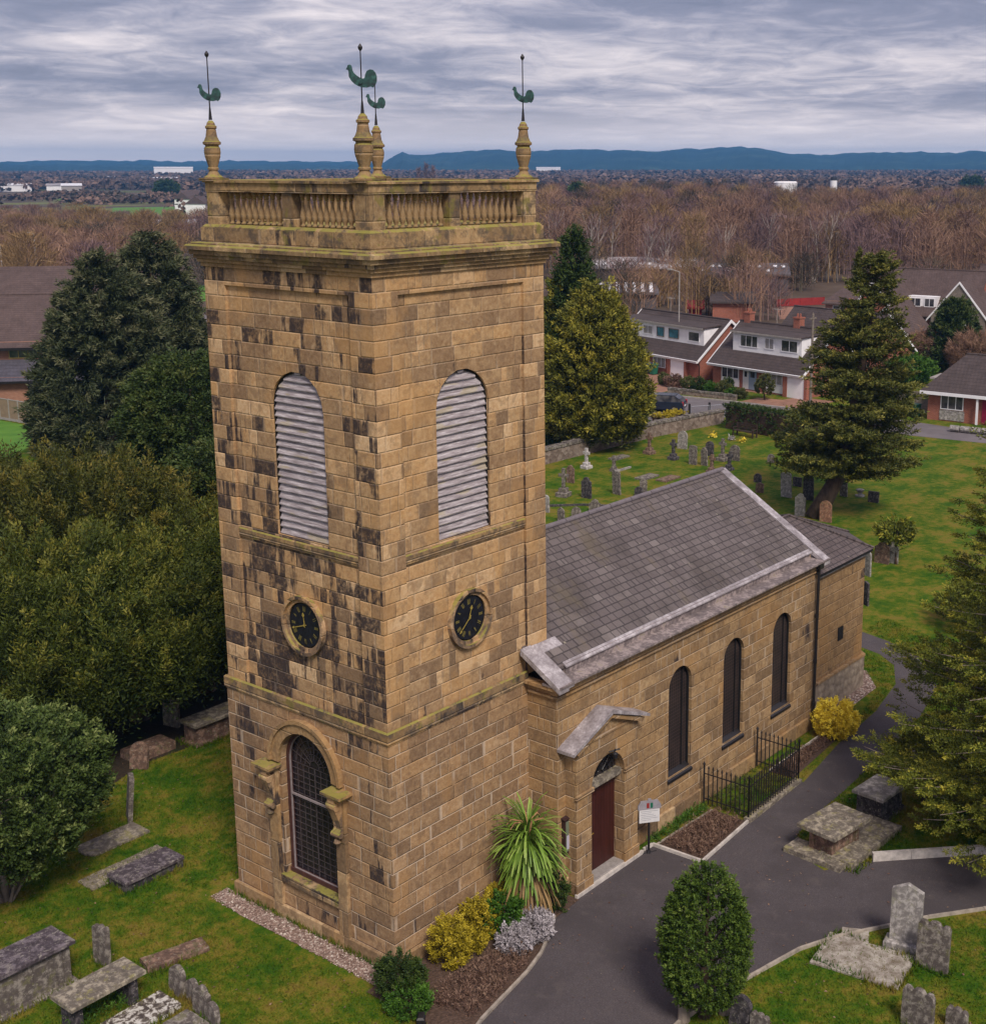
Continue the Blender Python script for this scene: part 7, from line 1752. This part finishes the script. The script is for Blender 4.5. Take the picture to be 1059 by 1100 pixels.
for (pts, lb) in [([(112, 535), (215, 535), (215, 700), (118, 690)], 'a'), ([(176, 208), (226, 206), (226, 236), (186, 232)], 'b'), ([(60, 830), (180, 820), (190, 900), (60, 910)], 'c'), ([(860, 830), (1090, 780), (1090, 900), (860, 900)], 'd'), ([(960, 1500), (1100, 1500), (1100, 1700), (950, 1700)], 'e'), ([(870, 2300), (960, 2300), (960, 2700), (870, 2700)], 'f')]:
    m = MB(); m.sheet([to_world(d_, pxdeg(px)) for px, d_ in pts], .03); struct(m, 'field', MATS['bright_lawn'] if lb in 'abc' else mat('pale_stubble_field', lambda g: g.ramp(g.noise(g.obj(), .02, 4), [(.3, (.14, .15, .05)), (.7, (.22, .19, .09))])))
m = MB(); m.sheet([to_world(224, pxdeg(-40)), to_world(224, pxdeg(60)), to_world(236, pxdeg(60)), to_world(236, pxdeg(-40))], .03); m.sheet([(74, 110), (80, 108), (96, 145), (92, 148)], .03); struct(m, 'road', M['asphalt_far'])
# far houses dotted on the plain
hp = []
rg = np.random.default_rng(88)
r0 = thing('far_house', 'small far house with a red roof left of the tower', 'house', (*to_world(640, pxdeg(200)), 0), .4, 'far houses on the plain')
m = MB(); m.box(-5, -4, 0, 5, 4, 5); m.build('walls', M['rendw'], r0); m = MB(); m.prism([(-4.4, 5), (4.4, 5), (0, 8)], -5.3, 5.3, 'x'); m.build('roof', M['tile_red'], r0)
names = ['white far house by the green field left of the tower', 'red-roofed far house at the field edge', 'far house beyond the left wood', 'pale far house among trees at far left', 'far cottage right of the wood', 'white speck of a house beyond the right wood', 'far house below the long ridge', 'far farmhouse near the right edge', 'far roof by the dark evergreen clump', 'far barn beneath the hills at the right']
for i, (px, d_) in enumerate([(212, 560), (203, 700), (130, 1400), (30, 1500), (900, 1050), (925, 1500), (985, 1350), (1010, 1000), (1060, 1900), (1003, 2300)]):
    c = r0.copy(); COL.objects.link(c); c.location = (*to_world(d_, pxdeg(px)), 0); c.rotation_euler = (0, 0, rg.uniform(0, 3)); c['label'] = names[i]
    for ch in r0.children:
        q = ch.copy(); COL.objects.link(q); q.parent = c
# hills: real ridges 7-10 km off
def ridge(name, d_, pts, depth, seed):
    rg = np.random.default_rng(seed); n = 260; pxs = np.linspace(-420, 1500, n); hs = np.interp(pxs, [p[0] for p in pts], [p[1] for p in pts])
    hs = hs*(1+.03*np.convolve(rg.normal(0, 1, n), np.ones(3)/3, 'same'))
    m_ = MB(); vs, fs = [], []; prof_ = [(0, 0), (.25, .42), (.45, .72), (.62, .93), (.75, 1.0), (.88, .85), (1.1, 0)]
    for i in range(n):
        for (t, hh) in prof_:
            x, y = to_world(d_+depth*(t+.05*math.sin(i*.35+seed)), pxdeg(float(pxs[i]))); vs.append((x, y, max(0, hs[i]*hh)+(rg.uniform(-3, 3) if 0 < t < 1 else -1)))
    k = len(prof_)
    for i in range(n-1):
        for j in range(k-1): fs.append((i*k+j, (i+1)*k+j, (i+1)*k+j+1, i*k+j+1))
    m_.add(vs, fs); o = m_.build(name, M['hill'], smooth=False); return tag(o, kind='structure')
ridge('hills', 3000, [(-420, 22), (240, 24), (410, 24), (424, 54), (432, 64), (446, 52), (470, 62), (520, 68), (575, 66), (600, 74), (640, 73), (700, 66), (730, 77), (770, 79), (820, 76), (835, 62), (860, 56), (900, 57), (960, 62), (1059, 65), (1500, 68)], 2100, 3)
ridge('far_hills', 4700, [(-420, 30), (0, 32), (60, 38), (120, 36), (160, 41), (185, 35), (260, 38), (330, 35), (420, 32), (500, 30), (1500, 30)], 600, 5)
# the air itself
m = MB(); m.box(-5950, -5950, -1.2, 5950, 5950, 98)
hz = m.build('haze', [bpy.data.materials.new('haze_air')]); tag(hz, kind='stuff')
mm_ = hz.data.materials[0]; mm_.use_nodes = True; nt = mm_.node_tree; nt.nodes.remove(nt.nodes['Principled BSDF'])
pv = nt.nodes.new('ShaderNodeVolumePrincipled'); pv.inputs['Color'].default_value = (.17, .50, 1.0, 1); pv.inputs['Density'].default_value = HAZE; pv.inputs['Anisotropy'].default_value = 0.1
nt.links.new(pv.outputs[0], nt.nodes['Material Output'].inputs['Volume'])
